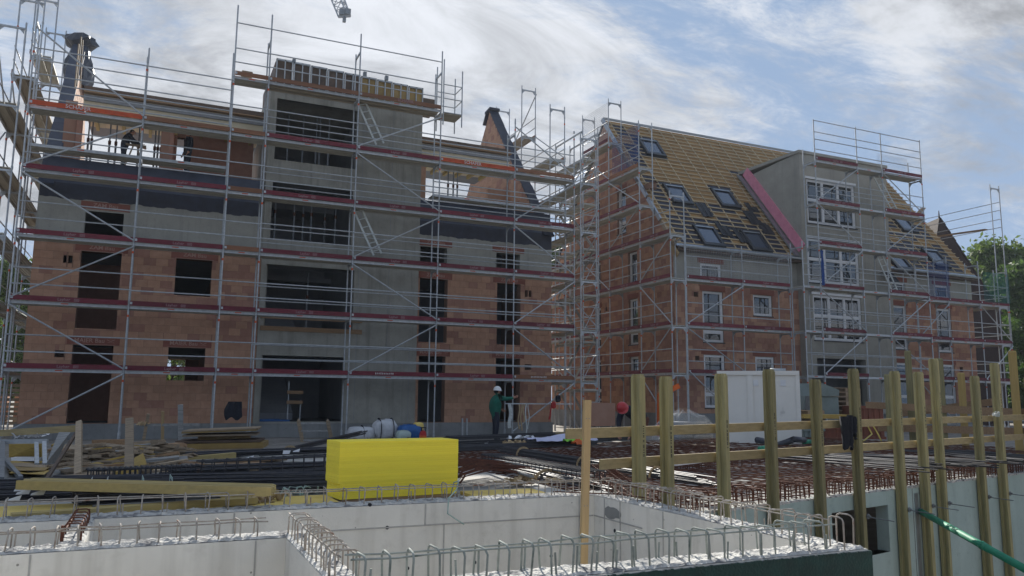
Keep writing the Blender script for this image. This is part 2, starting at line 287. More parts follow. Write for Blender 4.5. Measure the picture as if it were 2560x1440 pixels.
# ------------------------------------------------------------------ mesh helpers
class MB:
    def __init__(s): s.v = []; s.f = []; s.m = []
    def quad(s, a, b, c, d, mi=0):
        i = len(s.v); s.v += [tuple(a), tuple(b), tuple(c), tuple(d)]; s.f.append((i, i+1, i+2, i+3)); s.m.append(mi)
    def poly(s, pts, mi=0):
        i = len(s.v); s.v += [tuple(p) for p in pts]; s.f.append(tuple(range(i, i+len(pts)))); s.m.append(mi)
    def box(s, x0, y0, z0, x1, y1, z1, mi=0):
        i = len(s.v)
        s.v += [(x0, y0, z0), (x1, y0, z0), (x1, y1, z0), (x0, y1, z0), (x0, y0, z1), (x1, y0, z1), (x1, y1, z1), (x0, y1, z1)]
        for q in ((0, 3, 2, 1), (4, 5, 6, 7), (0, 1, 5, 4), (1, 2, 6, 5), (2, 3, 7, 6), (3, 0, 4, 7)):
            s.f.append(tuple(i+k for k in q)); s.m.append(mi)
    def obox(s, c, ax, ay, az, mi=0):
        c = Vector(c); ax = Vector(ax); ay = Vector(ay); az = Vector(az); i = len(s.v)
        for sz in (-1, 1):
            for sx, sy in ((-1, -1), (1, -1), (1, 1), (-1, 1)):
                s.v.append(tuple(c+ax*sx+ay*sy+az*sz))
        for q in ((0, 3, 2, 1), (4, 5, 6, 7), (0, 1, 5, 4), (1, 2, 6, 5), (2, 3, 7, 6), (3, 0, 4, 7)):
            s.f.append(tuple(i+k for k in q)); s.m.append(mi)
    def bar(s, p, q, w, h, up=(0, 0, 1), mi=0):   # rectangular bar from p to q
        p = Vector(p); q = Vector(q); d = (q-p); u = Vector(up); side = d.cross(u)
        if side.length < 1e-6: side = d.cross(Vector((0, 1, 0)))
        side.normalize(); u = side.cross(d).normalized()
        s.obox((p+q)/2, d/2, side*w/2, u*h/2, mi)
    def tube(s, p, q, r, n=6, mi=0, r2=None, caps=True):
        p = Vector(p); q = Vector(q); d = q-p
        if d.length < 1e-6: return
        r2 = r if r2 is None else r2
        a = d.orthogonal().normalized(); b = d.normalized().cross(a); i = len(s.v)
        for k in range(n):
            t = 2*PI*k/n; o = a*math.cos(t)+b*math.sin(t)
            s.v.append(tuple(p+o*r)); s.v.append(tuple(q+o*r2))
        for k in range(n):
            k2 = (k+1) % n; s.f.append((i+2*k, i+2*k2, i+2*k2+1, i+2*k+1)); s.m.append(mi)
        if caps:
            s.f.append(tuple(i+2*k for k in range(n))[::-1]); s.m.append(mi)
            s.f.append(tuple(i+2*k+1 for k in range(n))); s.m.append(mi)
    def path(s, pts, r, n=6, mi=0):
        pts = [Vector(p) for p in pts]; i0 = len(s.v); prev = None
        for j, p in enumerate(pts):
            d = (pts[min(j+1, len(pts)-1)]-pts[max(j-1, 0)])
            if prev is None: a = d.orthogonal().normalized()
            else:
                a = prev-d.normalized()*prev.dot(d.normalized())
                a = a.normalized() if a.length > 1e-6 else d.orthogonal().normalized()
            prev = a; b = d.normalized().cross(a)
            for k in range(n):
                t = 2*PI*k/n; s.v.append(tuple(p+(a*math.cos(t)+b*math.sin(t))*r))
        for j in range(len(pts)-1):
            for k in range(n):
                k2 = (k+1) % n; A = i0+j*n; Bq = A+n
                s.f.append((A+k, A+k2, Bq+k2, Bq+k)); s.m.append(mi)
        s.f.append(tuple(i0+k for k in range(n))[::-1]); s.m.append(mi)
        e = i0+(len(pts)-1)*n; s.f.append(tuple(e+k for k in range(n))); s.m.append(mi)
    def prism(s, poly, off, mi=0):   # polygon extruded by vector off
        n = len(poly); off = Vector(off); i = len(s.v)
        s.v += [tuple(p) for p in poly]; s.v += [tuple(Vector(p)+off) for p in poly]
        s.f.append(tuple(range(i, i+n))); s.m.append(mi); s.f.append(tuple(range(i+n, i+2*n))[::-1]); s.m.append(mi)
        for k in range(n):
            k2 = (k+1) % n; s.f.append((i+k2, i+k, i+n+k, i+n+k2)); s.m.append(mi)
    def mesh(s, name, mats, off=(0, 0, 0), smooth=False, fix=True):
        me = bpy.data.meshes.new(name); o = Vector(off)
        me.from_pydata([(a-o.x, b-o.y, c-o.z) for a, b, c in s.v], [], s.f)
        mats = mats if isinstance(mats, (list, tuple)) else [mats]
        for m in mats: me.materials.append(MT[m] if isinstance(m, str) else m)
        if len(mats) > 1: me.polygons.foreach_set('material_index', s.m)
        if smooth: me.polygons.foreach_set('use_smooth', [True]*len(me.polygons))
        if fix and len(s.f) < 60000:
            bm = bmesh.new(); bm.from_mesh(me); bmesh.ops.recalc_face_normals(bm, faces=bm.faces[:]); bm.to_mesh(me); bm.free()
        me.update(); return me
    def build(s, name, mats, parent=None, smooth=False, loc=None, kind=None, label=None):
        off = Vector((0, 0, 0))
        if parent is not None:
            p = parent
            while p is not None: off += p.location; p = p.parent
        if parent is None and loc is not None: off = Vector(loc)
        o = bpy.data.objects.new(name, s.mesh(name, mats, off, smooth)); COL.objects.link(o)
        if parent is not None: o.parent = parent
        elif loc is not None: o.location = loc
        if kind: o['kind'] = kind
        if label: o['label'] = label
        return o
def inst(name, me, parent=None, loc=(0, 0, 0), rz=0, rot=None, kind=None):
    o = bpy.data.objects.new(name, me); COL.objects.link(o)
    if parent is not None: o.parent = parent; o.location = Vector(loc)-parent.location
    else: o.location = loc
    o.rotation_euler = rot if rot is not None else (0, 0, rz)
    if kind: o['kind'] = kind
    return o
def tag(o, label, cat, group=None):
    o['label'] = label; o['category'] = cat
    if group: o['group'] = group
    return o
def thing(name, label, cat, loc=(0, 0, 0), group=None, rz=0):
    o = bpy.data.objects.new(name, None); o.empty_display_size = .2; COL.objects.link(o); o.location = loc; o.rotation_euler = (0, 0, rz)
    return tag(o, label, cat, group)
def struct(o): o['kind'] = 'structure'; return o
_txt = {}
def text_mesh(t, size, mat, depth=.004):
    k = (t, size, mat)
    if k in _txt: return _txt[k]
    cu = bpy.data.curves.new('txt', 'FONT'); cu.body = t; cu.size = size; cu.extrude = depth; cu.align_x = 'CENTER'; cu.align_y = 'CENTER'; cu.offset = size*.012
    cu.resolution_u = 2
    o = bpy.data.objects.new('txt', cu); COL.objects.link(o)
    dg = bpy.context.evaluated_depsgraph_get(); me = bpy.data.meshes.new_from_object(o.evaluated_get(dg))
    bpy.data.objects.remove(o); me.name = 'lettering'; me.materials.clear(); me.materials.append(MT[mat])
    me.transform(Matrix.Rotation(PI/2, 4, 'X'))     # upright, reads from -Y
    _txt[k] = me; return me
def slab_wall(mb, frame, bounds, zs, holes, t, mi=0):
    """wall in plane (u, z); frame(u, w, z)->xyz, w = depth into the wall (0..t). bounds(z)->(ul,ur); holes = [(u0,z0,u1,z1)]"""
    zs = sorted(set([round(z, 4) for z in zs]+[round(h[1], 4) for h in holes]+[round(h[3], 4) for h in holes]))
    zmin, zmax = zs[0], zs[-1]
    for za, zb in zip(zs, zs[1:]):
        la, ra = bounds(za+1e-5); lb, rb = bounds(zb-1e-5); zm = (za+zb)/2
        hs = sorted([(h[0], h[2]) for h in holes if h[1] < zm < h[3]])
        cur = None; segs = []; start = (la, lb)
        for h0, h1 in hs:
            segs.append((start, (h0, h0))); start = (h1, h1)
        segs.append((start, (ra, rb)))
        for (a0, b0), (a1, b1) in segs:
            if a1-a0 < 1e-4 and b1-b0 < 1e-4: continue
            P = [frame(a0, 0, za), frame(a1, 0, za), frame(b1, 0, zb), frame(b0, 0, zb)]
            Q = [frame(a0, t, za), frame(a1, t, za), frame(b1, t, zb), frame(b0, t, zb)]
            mb.quad(*P, mi); mb.quad(*Q[::-1], mi)
            mb.quad(P[0], P[3], Q[3], Q[0], mi); mb.quad(P[1], Q[1], Q[2], P[2], mi)
            if za == zmin or any(abs(h[3]-za) < 1e-3 and h[0] < a1 and h[2] > a0 for h in holes): mb.quad(P[0], Q[0], Q[1], P[1], mi)
            if zb == zmax or any(abs(h[1]-zb) < 1e-3 and h[0] < b1 and h[2] > b0 for h in holes) : mb.quad(P[3], P[2], Q[2], Q[3], mi)
    # soffits and sills of the holes
    for u0, z0, u1, z1 in holes:
        mb.quad(frame(u0, 0, z0), frame(u1, 0, z0), frame(u1, t, z0), frame(u0, t, z0), mi)
        mb.quad(frame(u0, 0, z1), frame(u1, 0, z1), frame(u1, t, z1), frame(u0, t, z1), mi)
def rect_sub(r, h):
    u0, z0, u1, z1 = r; a, b, c, d = h
    if a >= u1 or c <= u0 or b >= z1 or d <= z0: return [r]
    out = []
    if a > u0: out.append((u0, z0, a, z1))
    if c < u1: out.append((c, z0, u1, z1))
    m0, m1 = max(u0, a), min(u1, c)
    if b > z0: out.append((m0, z0, m1, b))
    if d < z1: out.append((m0, d, m1, z1))
    return out
BL, BH, BJ = .372, .246, .007
def brick_rects(u0, u1, z0, z1, holes, bounds=None, seed=0):
    rnd = random.Random(seed); out = []; row = 0; z = z0
    while z < z1-.03:
        zt = min(z+BH, z1); off = (BL/2 if row % 2 else 0)+rnd.uniform(-.02, .02)
        lo, hi = (u0, u1)
        if bounds:
            a = bounds(z); b = bounds(zt-.001); lo, hi = max(u0, a[0], b[0]), min(u1, a[1], b[1])
        u = u0-off
        while u < hi:
            a, b = max(u, lo), min(u+BL, hi)
            if b-a > .03:
                rs = [(a, z, b, zt)]
                for h in holes: rs = [q for r in rs for q in rect_sub(r, h)]
                for q in rs:
                    if q[2]-q[0] > .04 and q[3]-q[1] > .03: out.append(q)
            u += BL
        z = zt; row += 1
    return out
def lay_bricks(parent, rects, frame, redness, near_key, limit=300, proud=.010):
    """bricks proud of the wall plane; the nearest ones are objects, the rest one joined part"""
    rects = sorted(rects, key=near_key); cache = {}
    rest = MB(); po = parent.location
    for i, (a, z, b, zt) in enumerate(rects):
        a += BJ/2; b -= BJ/2; z += BJ/2; zt -= BJ/2
        red = redness((a+b)/2, (z+zt)/2)
        pr = proud+random.uniform(-.003, .004)
        if i < limit:
            key = (round(b-a, 2), round(zt-z, 2), red)
            if key not in cache:
                mb = MB(); hw, hh = (b-a)/2, (zt-z)/2
                p = [frame(s*hw, w, t*hh) for w in (-proud, .02) for s, t in ((-1, -1), (1, -1), (1, 1), (-1, 1))]
                o0 = Vector(frame(0, 0, 0)); p = [Vector(q)-o0 for q in p]; k0 = len(mb.v); mb.v += [tuple(q) for q in p]
                for q in ((0, 1, 2, 3), (7, 6, 5, 4), (0, 4, 5, 1), (1, 5, 6, 2), (2, 6, 7, 3), (3, 7, 4, 0)): mb.f.append(q); mb.m.append(0)
                cache[key] = mb.mesh('brick', 'brick_red' if red else 'brick')
            c = Vector(frame((a+b)/2, -(pr-proud), (z+zt)/2))
            inst('brick', cache[key], parent, c)
        else:
            p = [frame(u, w, t) for w in (-pr, .02) for u, t in ((a, z), (b, z), (b, zt), (a, zt))]
            k0 = len(rest.v); rest.v += [tuple(q) for q in p]
            for q in ((0, 1, 2, 3), (7, 6, 5, 4), (0, 4, 5, 1), (1, 5, 6, 2), (2, 6, 7, 3), (3, 7, 4, 0)):
                rest.f.append(tuple(k0+k for k in q)); rest.m.append(1 if red else 0)
    if rest.f: rest.build('brickwork', ['brick_s', 'brick_red_s'], parent, kind='stuff')
# ================================================================== GROUND
# timber edge of the right-hand slab: line through GP0 along GD (normal GN)
GP0 = Vector((5.09, 6.82, 0)); GD = Vector((.97236, .23349, 0)); GN = Vector((-.23349, .97236, 0))
ZS = .28                                    # top of the right-hand slab
def gz(x, y):
    t = min(max((y-13.5)/7.0, 0), 1); t = t*t*(3-2*t)
    base = .40 if x < 4.6 else .20
    return base*(1-t)+.06*t
def edge_y(x):
    return 7.0 if x < 4.2 else GP0.y+(x-GP0.x)*.24012+.2
mb = MB()
xs = [-260, -120, -60, -30] + [-16+i*1.0 for i in range(58)] + [50, 70, 110, 180, 300]
vs = [0, .5, 1, 1.5, 2, 3, 4, 5, 6, 7, 8, 9, 10, 11, 12, 13, 14, 16, 18, 20, 24, 30, 40, 60, 100, 180, 400]
grid = {}
for i, x in enumerate(xs):
    for j, v in enumerate(vs):
        y = edge_y(min(x, 18))+v
        grid[i, j] = len(mb.v); z = gz(x, y)+(random.uniform(-.02, .02) if v > 0 else 0)
        mb.v.append((x, y, z))
for i in range(len(xs)-1):
    for j in range(len(vs)-1):
        if xs[i] < 4.2 < xs[i+1]: pass
        mb.f.append((grid[i, j], grid[i+1, j], grid[i+1, j+1], grid[i, j+1])); mb.m.append(0)
struct(mb.build('ground', 'ground'))
mb = MB(); mb.quad((-60, -30, -2.7), (60, -30, -2.7), (60, 24, -2.7), (-60, 24, -2.7))
struct(mb.build('excavation_floor', 'mud'))
mb = MB(); mb.prism([(-60, -30, -2.69), (-60, -30, -.2), (-60, 1.4, -.2), (-60, 2.6, -2.69)], (120, 0, 0))
struct(mb.build('earth_bank', 'mud'))
mb = MB(); mb.box(-14, 7.035, -.1, 4.17, 14.5, .47)
struct(mb.build('site_slab', 'slab'))

# ================================================================== LEFT BUILDING
W0 = 28.4
LB = thing('brick_building', 'unfinished clay block and concrete building without a roof, wrapped in scaffolding', 'building', (5.4, 28.4, .1))
fr_l = lambda u, w, z: (u, W0+w, z)
H_left = [(-2.38, .57, -1.23, 3.02), (.40, 1.95, 1.54, 3.03), (-2.37, 3.55, -1.2, 6.03), (.45, 4.78, 1.58, 6.02), (-2.86, 2.61, -2.6, 2.82), (-2.86, 5.6, -2.76, 5.85), (-2.72, 5.6, -2.6, 5.85)]
H_right = [(9.02, .57, 10.07, 3.02), (8.98, 3.55, 10.1, 5.97), (12.16, .57, 13.2, 3.03), (12.18, 3.57, 13.2, 6.0), (13.4, 5.52, 13.52, 5.79), (13.56, 5.52, 13.68, 5.79), (13.41, 2.6, 13.69, 2.82)]
H_left3 = [(-2.35, 6.55, -1.23, 7.36)]
H_right3 = [(8.97, 6.5, 10.05, 7.2), (12.13, 6.43, 13.16, 7.22)]
for u0, u1, holes, h3 in ((-3.7, 3.18, H_left, H_left3), (8.9, 14.6, H_right, H_right3)):
    mb = MB(); slab_wall(mb, fr_l, lambda z: (u0, u1), [.55, 6.42], holes, .36); mb.build('brick_wall', 'mortar', LB)
    mb = MB(); slab_wall(mb, fr_l, lambda z: (u0, u1), [6.423, 8.2], h3, .36); mb.build('concrete_wall', 'conc', LB)
LINT = [(-2.55, 3.03, -1.06, 3.27, 'MAIER Bau'), (.22, 3.04, 1.72, 3.28, 'MAIER Bau'), (-2.55, 6.04, -1.02, 6.28, 'ZAM Bau'), (.28, 6.03, 1.76, 6.27, 'ZAM Bau'), (-2.5, 7.42, -1.06, 7.68, 'ZAM Bau'),
        (8.93, 3.03, 10.25, 3.27, 'MAIER Bau'), (8.93, 5.98, 10.28, 6.22, 'ZAM Bau'), (12.0, 3.04, 13.38, 3.28, 'MAIER Bau'), (12.0, 6.01, 13.4, 6.25, 'ZAM Bau'), (8.93, 7.24, 10.25, 7.5, 'ZAM Bau'), (11.95, 7.26, 13.35, 7.52, 'ZAM Bau')]
lint_holes = [(a, b, c, d) for a, b, c, d, t in LINT]
def red_l(u, z):
    r = random.random()
    near = any(abs(u-e) < .35 and h[1]-.3 < z < h[3]+.3 for h in H_left+H_right if h[2]-h[0] > .5 for e in (h[0], h[2]))
    if z > 5.2 and u > -1: return r < .3
    if 1.6 < u < 3.2 and z > 3.3: return r < .6
    if u > 9.9 and z > 5.0: return r < .55
    if u > 13.2: return r < .35
    if near and z > 3.3: return r < .35
    return r < .10
br = brick_rects(-3.7, 3.18, .55, 6.42, H_left+lint_holes, seed=1)+brick_rects(8.9, 14.6, .55, 6.42, H_right+lint_holes, seed=2)
lay_bricks(LB, br, fr_l, red_l, lambda r: (r[0]-(-1))**2+(r[1]-2)**2*.5, 300)
for a, b, c, d, t in LINT:
    mb = MB(); mb.box(a+.004, W0-.016, b+.004, c-.004, W0+.03, d-.004); lo = mb.build('lintel', 'lintel', LB)
    mb = MB(); mb.box(a+.14, W0-.02, b-.004, c-.14, W0+.05, b+.012); mb.build('lintel_edge', 'chalk', LB)
    if c-a > .5:
        me = text_mesh(t, .19, 'chalk', .003); o = inst('lettering', me, None, (0, 0, 0)); o.parent = lo
        o.location = Vector(((a+c)/2-(.12 if t[0] == 'M' else 0), W0-.019, (b+d)/2+.01))-LB.location
        if t[0] == 'M':      # the winged mark and the small line after the name
            mb = MB(); xe = (a+c)/2+.48; zc = (b+d)/2+.02
            mb.bar((xe-.10, W0-.019, zc+.035), (xe, W0-.019, zc-.015), .012, .016); mb.bar((xe, W0-.019, zc-.015), (xe+.11, W0-.019, zc+.03), .012, .016); mb.bar((xe-.09, W0-.019, zc-.055), (xe+.11, W0-.019, zc-.055), .012, .008)
            o2 = mb.build('emblem', 'chalk', None); o2.parent = lo
            for v in o2.data.vertices: v.co -= LB.location
# plinth
mb = MB(); mb.box(-3.78, W0-.03, -.4, 14.66, 40.4, .547); mb.build('plinth', 'conc_plinth', LB)
mb = MB(); mb.box(3.1, W0-.10, -.4, 8.98, W0-.031, .52); mb.build('tower_plinth', 'conc_plinth', LB)
# floors, rear, side walls
for z in (3.12, 6.12, 8.0):
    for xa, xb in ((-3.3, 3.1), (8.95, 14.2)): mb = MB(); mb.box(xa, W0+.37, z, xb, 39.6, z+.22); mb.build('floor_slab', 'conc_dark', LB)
def hole_at(x0, y0, x1, y1, Y):
    a = onY(x0, y0, Y); b = onY(x1, y1, Y); return (min(a.x, b.x), min(a.z, b.z), max(a.x, b.x), max(a.z, b.z))
RH = [hole_at(416, 898, 461, 952, 40.0), hole_at(254, 568, 306, 594, 40.0)]
mb = MB(); slab_wall(mb, lambda u, w, z: (u, 40+w, z), lambda z: (-3.7, 14.6), [.55, 9.0], RH, .36); mb.build('rear_wall', 'mortar', LB)
for xa in (-3.7, 14.24):
    mb = MB(); mb.box(xa, W0+.362, .55, xa+.36, 40, 8.2); mb.build('side_wall', 'mortar', LB)
# inner walls a little behind the openings
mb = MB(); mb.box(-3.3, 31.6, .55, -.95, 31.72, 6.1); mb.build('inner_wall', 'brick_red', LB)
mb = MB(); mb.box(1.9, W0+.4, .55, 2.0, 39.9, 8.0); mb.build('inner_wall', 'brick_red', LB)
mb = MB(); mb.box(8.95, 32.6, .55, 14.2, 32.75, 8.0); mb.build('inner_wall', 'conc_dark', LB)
mb = MB(); mb.box(-.6, 33.2, 3.34, 1.05, 33.3, 5.2); mb.build('inner_wall', 'brick', LB)
# scalloped black membrane at eaves level
for u0, u1, zb, ph in ((-3.68, 3.12, 7.70, 0), (8.92, 14.58, 7.66, 2)):
    mb = MB(); n = int((u1-u0)/.06)
    for i in range(n):
        ua = u0+(u1-u0)*i/n; ub = u0+(u1-u0)*(i+1)/n
        f = lambda u: zb+.018*math.sin(u*5+ph)+.012*math.sin(u*13)+.006*math.sin(u*31)+(-.10 if u > 14.0 else 0)
        mb.quad((ua, W0-.012, f(ua)), (ub, W0-.012, f(ub)), (ub, W0-.016, 8.2), (ua, W0-.016, 8.2))
        mb.quad((ua, W0-.012, f(ua)), (ub, W0-.012, f(ub)), (ub, W0+.002, f(ub)), (ua, W0+.002, f(ua)))
    mb.build('bitumen_band', 'bitumen', LB)
    mb = MB(); mb.prism([(u0, W0+.02, 8.2), (u0, W0+.14, 9.06), (u0, W0+.5, 9.06), (u0, W0+.5, 8.2)], (u1-u0, 0, 0)); mb.build('knee_wall', 'bitumen_blue', LB)
for u in (-.35, .1, 9.6, 12.9):
    mb = MB(); mb.obox((u, W0+.045, 8.62), (.16, 0, 0), (0, .012, .002), (0, -.012, .09)); mb.build('nailing_board', 'rail_br', LB)
# gables
GY0, GY1, GYR, GZE, GZR = 28.4, 40.4, 34.4, 8.2, 15.45
def gb(z):
    t = (z-GZE)/(GZR-GZE); return (GY0+(GYR-GY0)*t, GY1+(GYR-GY1)*t)
for xi, sgn, nm in ((-3.34, 1, 'left'), (14.24, -1, 'right')):
    fr_g = (lambda u, w, z: (14.24+w, u, z)) if sgn < 0 else (lambda u, w, z: (-3.34-w, u, z))
    mb = MB(); slab_wall(mb, fr_g, gb, [8.2, 9.2, 10.2, 11.2, 12.2, 13.2, 14.2, 15.43], [], .36); g = mb.build('gable_wall', 'mortar', LB)
    rb = brick_rects(GY0, GY1, 8.2, 15.4, [], gb, seed=5)
    gl = MB()
    lay_bricks(LB, rb, fr_g, lambda u, z: random.random() < .2, lambda r: (r[0]-30)**2+(r[1]-11)**2, 0)
    # membrane wrapped over the front slope
    d = Vector((0, GYR-GY0, GZR-GZE)).normalized(); nrm = Vector((0, -d.z, d.y)); mb = MB()
    xc = 14.42 if sgn < 0 else -3.52
    a = Vector((xc, GY0-.1, GZE-.12)); b = Vector((xc, GYR+.05, GZR+.1))
    for k in range(14):
        p = a+(b-a)*k/14; q = a+(b-a)*(k+1)/14; w = .23+random.uniform(-.015, .015)
        mb.obox((p+q)/2+nrm*(.03+random.uniform(0, .012)), (w, 0, 0), (q-p)/2*1.02, nrm*.03)
    mb.build('gable_membrane', 'bitumen_blue' if sgn > 0 else 'bitumen', LB)
mb = MB(); mb.obox((14.42, GYR+.12, GZR+.08), (.27, 0, 0), (0, .32, -.03), (0, .0, .06)); mb.obox((14.42, GYR+.5, GZR-.22), (.26, 0, 0), (0, .2, -.25), (0, .03, .03)); mb.build('ridge_cover', 'bitumen', LB)
# attic: ceiling formwork strips, edge boards, piers and inner walls
for xa, xb in ((-2.75, 3.1), (9.0, 12.95)):
    n = int((xb-xa)/.5)
    for i in range(n):
        a = xa+(xb-xa)*i/n; b = xa+(xb-xa)*(i+1)/n
        mb = MB(); mb.box(a+.004, 29.15, 11.22+random.uniform(-.006, .006), b-.004, 31.75, 11.25); mb.build('ceiling_panel', 'form', LB)
    mb = MB(); mb.box(xa, 29.0, 11.26, xb, 33.0, 11.46); mb.build('attic_slab', 'conc_dark', LB)
    mb = MB(); mb.box(xa, 29.08, 11.02, xb, 29.14, 11.5); mb.build('edge_board', 'form', LB)
    mb = MB(); mb.box(xa, 28.85, 11.5, xb, 29.2, 11.54); mb.build('edge_board', 'rail_br', LB)
    mb = MB(); mb.box(xa, 28.95, 11.54, xb, 29.0, 11.74); mb.build('edge_board', 'ply', LB)
    for i in range(7):
        x = xa+.3+(xb-xa-.6)*i/6; mb = MB(); mb.box(x-.05, 29.16, 11.06, x+.05, 31.7, 11.215); mb.build('joist', 'beam_y', LB)
def pier(px0, px1, Y, z0, z1, mat, name='brick_pier'):
    a = onY(px0, 360, Y).x; b = onY(px1, 360, Y).x
    mb = MB(); mb.box(a, Y, z0, b, Y+.3, z1); return mb.build(name, mat, LB)
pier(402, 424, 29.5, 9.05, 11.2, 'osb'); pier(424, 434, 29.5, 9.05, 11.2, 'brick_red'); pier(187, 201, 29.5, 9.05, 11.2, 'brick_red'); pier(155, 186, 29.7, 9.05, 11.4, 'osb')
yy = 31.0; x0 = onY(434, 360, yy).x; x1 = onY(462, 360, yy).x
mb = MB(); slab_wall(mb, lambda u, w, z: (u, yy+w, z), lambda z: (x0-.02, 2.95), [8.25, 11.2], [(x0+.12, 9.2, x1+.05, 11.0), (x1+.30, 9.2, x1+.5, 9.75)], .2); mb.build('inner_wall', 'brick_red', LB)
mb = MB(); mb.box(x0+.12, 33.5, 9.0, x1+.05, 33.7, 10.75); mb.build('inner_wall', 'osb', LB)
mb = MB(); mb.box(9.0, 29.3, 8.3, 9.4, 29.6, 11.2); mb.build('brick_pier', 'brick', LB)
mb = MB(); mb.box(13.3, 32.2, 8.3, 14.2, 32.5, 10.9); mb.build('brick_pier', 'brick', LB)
# ---- concrete stair tower
T0, T1, TY = 3.18, 8.9, 28.33
H_t = [(3.36, .60, 6.2, 2.87), (3.36, 3.88, 6.46, 6.05), (3.42, 6.98, 6.3, 9.05), (3.42, 9.86, 6.36, 12.13)]
mb = MB(); slab_wall(mb, lambda u, w, z: (u, TY+w, z), lambda z: (T0, T1), [.53, 12.4], H_t, .25); mb.build('tower_wall', 'conc_tower', LB)
for x in (T0, T1-.25):
    mb = MB(); mb.box(x, TY+.252, .53, x+.25, 35, 12.4); mb.build('tower_side', 'conc_tower', LB)
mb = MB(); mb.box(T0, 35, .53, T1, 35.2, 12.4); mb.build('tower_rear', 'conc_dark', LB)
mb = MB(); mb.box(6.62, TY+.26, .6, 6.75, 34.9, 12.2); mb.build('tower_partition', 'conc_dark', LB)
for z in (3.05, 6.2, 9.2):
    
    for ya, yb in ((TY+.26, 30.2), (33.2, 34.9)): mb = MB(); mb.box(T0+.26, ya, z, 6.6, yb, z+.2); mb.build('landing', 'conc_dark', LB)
for z in (.6, 3.6, 6.7, 9.6):     # stair flights, seen edge-on through the openings
    mb = MB(); mb.prism([(3.6, 30.3, z), (3.6, 33.2, z+1.6), (3.6, 33.2, z+1.85), (3.6, 30.3, z+.25)], (1.2, 0, 0)); mb.build('stair_flight', 'conc_dark', LB)
mb = MB(); mb.box(T0+.02, TY+.02, 12.402, T1-.02, 35.18, 12.6); mb.build('roof_slab', 'conc_tower', LB)
for u, a, b in ((6.62, .6, 12.38), (7.75, 3.3, 12.38), (8.62, .6, 3.2)):
    mb = MB(); mb.box(u-.006, TY-.005, a, u+.006, TY+.01, b); mb.build('panel_joint', 'conc_dark', LB)
for z in (3.25, 6.4, 9.45):
    mb = MB(); mb.box(T0+.01, TY-.004, z-.008, T1-.01, TY+.01, z+.008); mb.build('panel_joint', 'conc_dark', LB)
# brown plank guards across the first-floor opening
for z in (3.72, 4.14):
    mb = MB(); mb.box(3.25, TY-.06, z, 6.8, TY-.02, z+.16); mb.build('guard_plank', 'rail_br', LB)
# wall formwork standing on the tower
n = 9
for i in range(n):
    a = 3.3+(8.9-3.3)*i/n; b = 3.3+(8.9-3.3)*(i+1)/n; zt = 13.62-.02*i
    mb = MB(); mb.box(a+.01, 28.36, 12.52, b-.01, 28.40, zt-.02); p = mb.build('formwork_panel', 'ply' if i < 5 else 'ply_y', LB)
    mb = MB()
    for x in (a+.02, (a+b)/2, b-.05): mb.box(x, 28.28, 12.52, x+.035, 28.355, zt)
    mb.box(a+.02, 28.28, zt-.06, b-.02, 28.355, zt); mb.box(a+.02, 28.28, 12.52, b-.02, 28.355, 12.58)
    o = mb.build('panel_rib', 'steel', None); o.parent = p
    for v in o.data.vertices: v.co -= LB.location
mb = MB(); mb.box(3.3, 28.42, 12.61, 3.36, 32, 13.55); mb.box(8.84, 28.42, 12.61, 8.9, 32, 13.2); mb.build('formwork_side', 'ply', LB)
for x in (3.9, 6.55, 7.4): 
    mb = MB(); mb.box(x, 28.45, 13.6, x+.12, 28.6, 13.78); mb.build('formwork_clamp', 'steel_d', LB)
mb = MB(); mb.box(8.92, 28.6, 12.7, 9.5, 29.4, 13.2); mb.build('formwork_box', 'ply', LB)

# ================================================================== RIGHT BUILDING
RB = thing('gabled_building', 'clay block building with battened steep roof, skylights and white windows', 'building', (30.4, 28.4, .3))
RX0, RX1 = 20.66, 40.28; RE, RR, RYE, RYR = 8.25, 16.0, 28.15, 34.25
fr_r = lambda u, w, z: (u, W0+w, z)
HR1 = [(22.19, 1.15, 23.35, 3.48), (25.1, 2.45, 26.22, 3.48), (22.19, 4.05, 23.34, 6.34), (25.08, 5.38, 26.22, 6.35), (21.72, 6.05, 21.95, 6.25), (21.72, 3.21, 21.94, 3.41)]
HR1g = [(22.11, 6.92, 23.29, 7.6)]
HR2 = [(34.1, 1.2, 35.1, 3.45), (37.4, 1.2, 38.5, 3.45), (34.12, 4.15, 35.12, 6.38), (37.38, 4.1, 38.5, 6.4), (38.9, 3.1, 39.15, 3.35)]
HR2g = [(34.15, 6.95, 35.17, 7.6), (37.32, 6.95, 38.5, 7.65)]
LINR = [(h[0]-.14, h[3]+.02, h[2]+.14, h[3]+.26) for h in HR1+HR2+HR1g+HR2g if h[2]-h[0] > .5]
for u0, u1, hb, hg in ((RX0, 27.95, HR1, HR1g), (33.7, RX1, HR2, HR2g)):
    mb = MB(); slab_wall(mb, fr_r, lambda z: (u0, u1), [.9, 6.7], hb, .36); mb.build('brick_wall', 'mortar', RB)
    mb = MB(); slab_wall(mb, fr_r, lambda z: (u0, u1), [6.703, 8.2], hg, .36); mb.build('plastered_wall', 'conc', RB)
RG = [(31.27, 1.2, 32.05, 3.48), (31.27, 4.06, 32.05, 6.24), (31.27, 6.9, 32.05, 8.52), (32.2, 9.6, 33.0, 11.8), (34.66, 1.4, 35.2, 3.44), (34.66, 4.07, 35.2, 6.12), (34.66, 6.98, 35.2, 8.48), (34.7, 10.4, 35.16, 11.75), (29.9, 11.3, 30.1, 11.6), (34.05, 5.9, 34.2, 6.1), (34.05, 2.9, 34.2, 3.1)]
def rgb(z):
    if z <= RE: return (W0+.001, 40.1)
    t = (z-RE)/(RR-RE); return (W0-.1+(RYR-W0+.1)*t, 40.1+(RYR-40.1)*t)
fr_g = lambda u, w, z: (RX0+w, u, z)
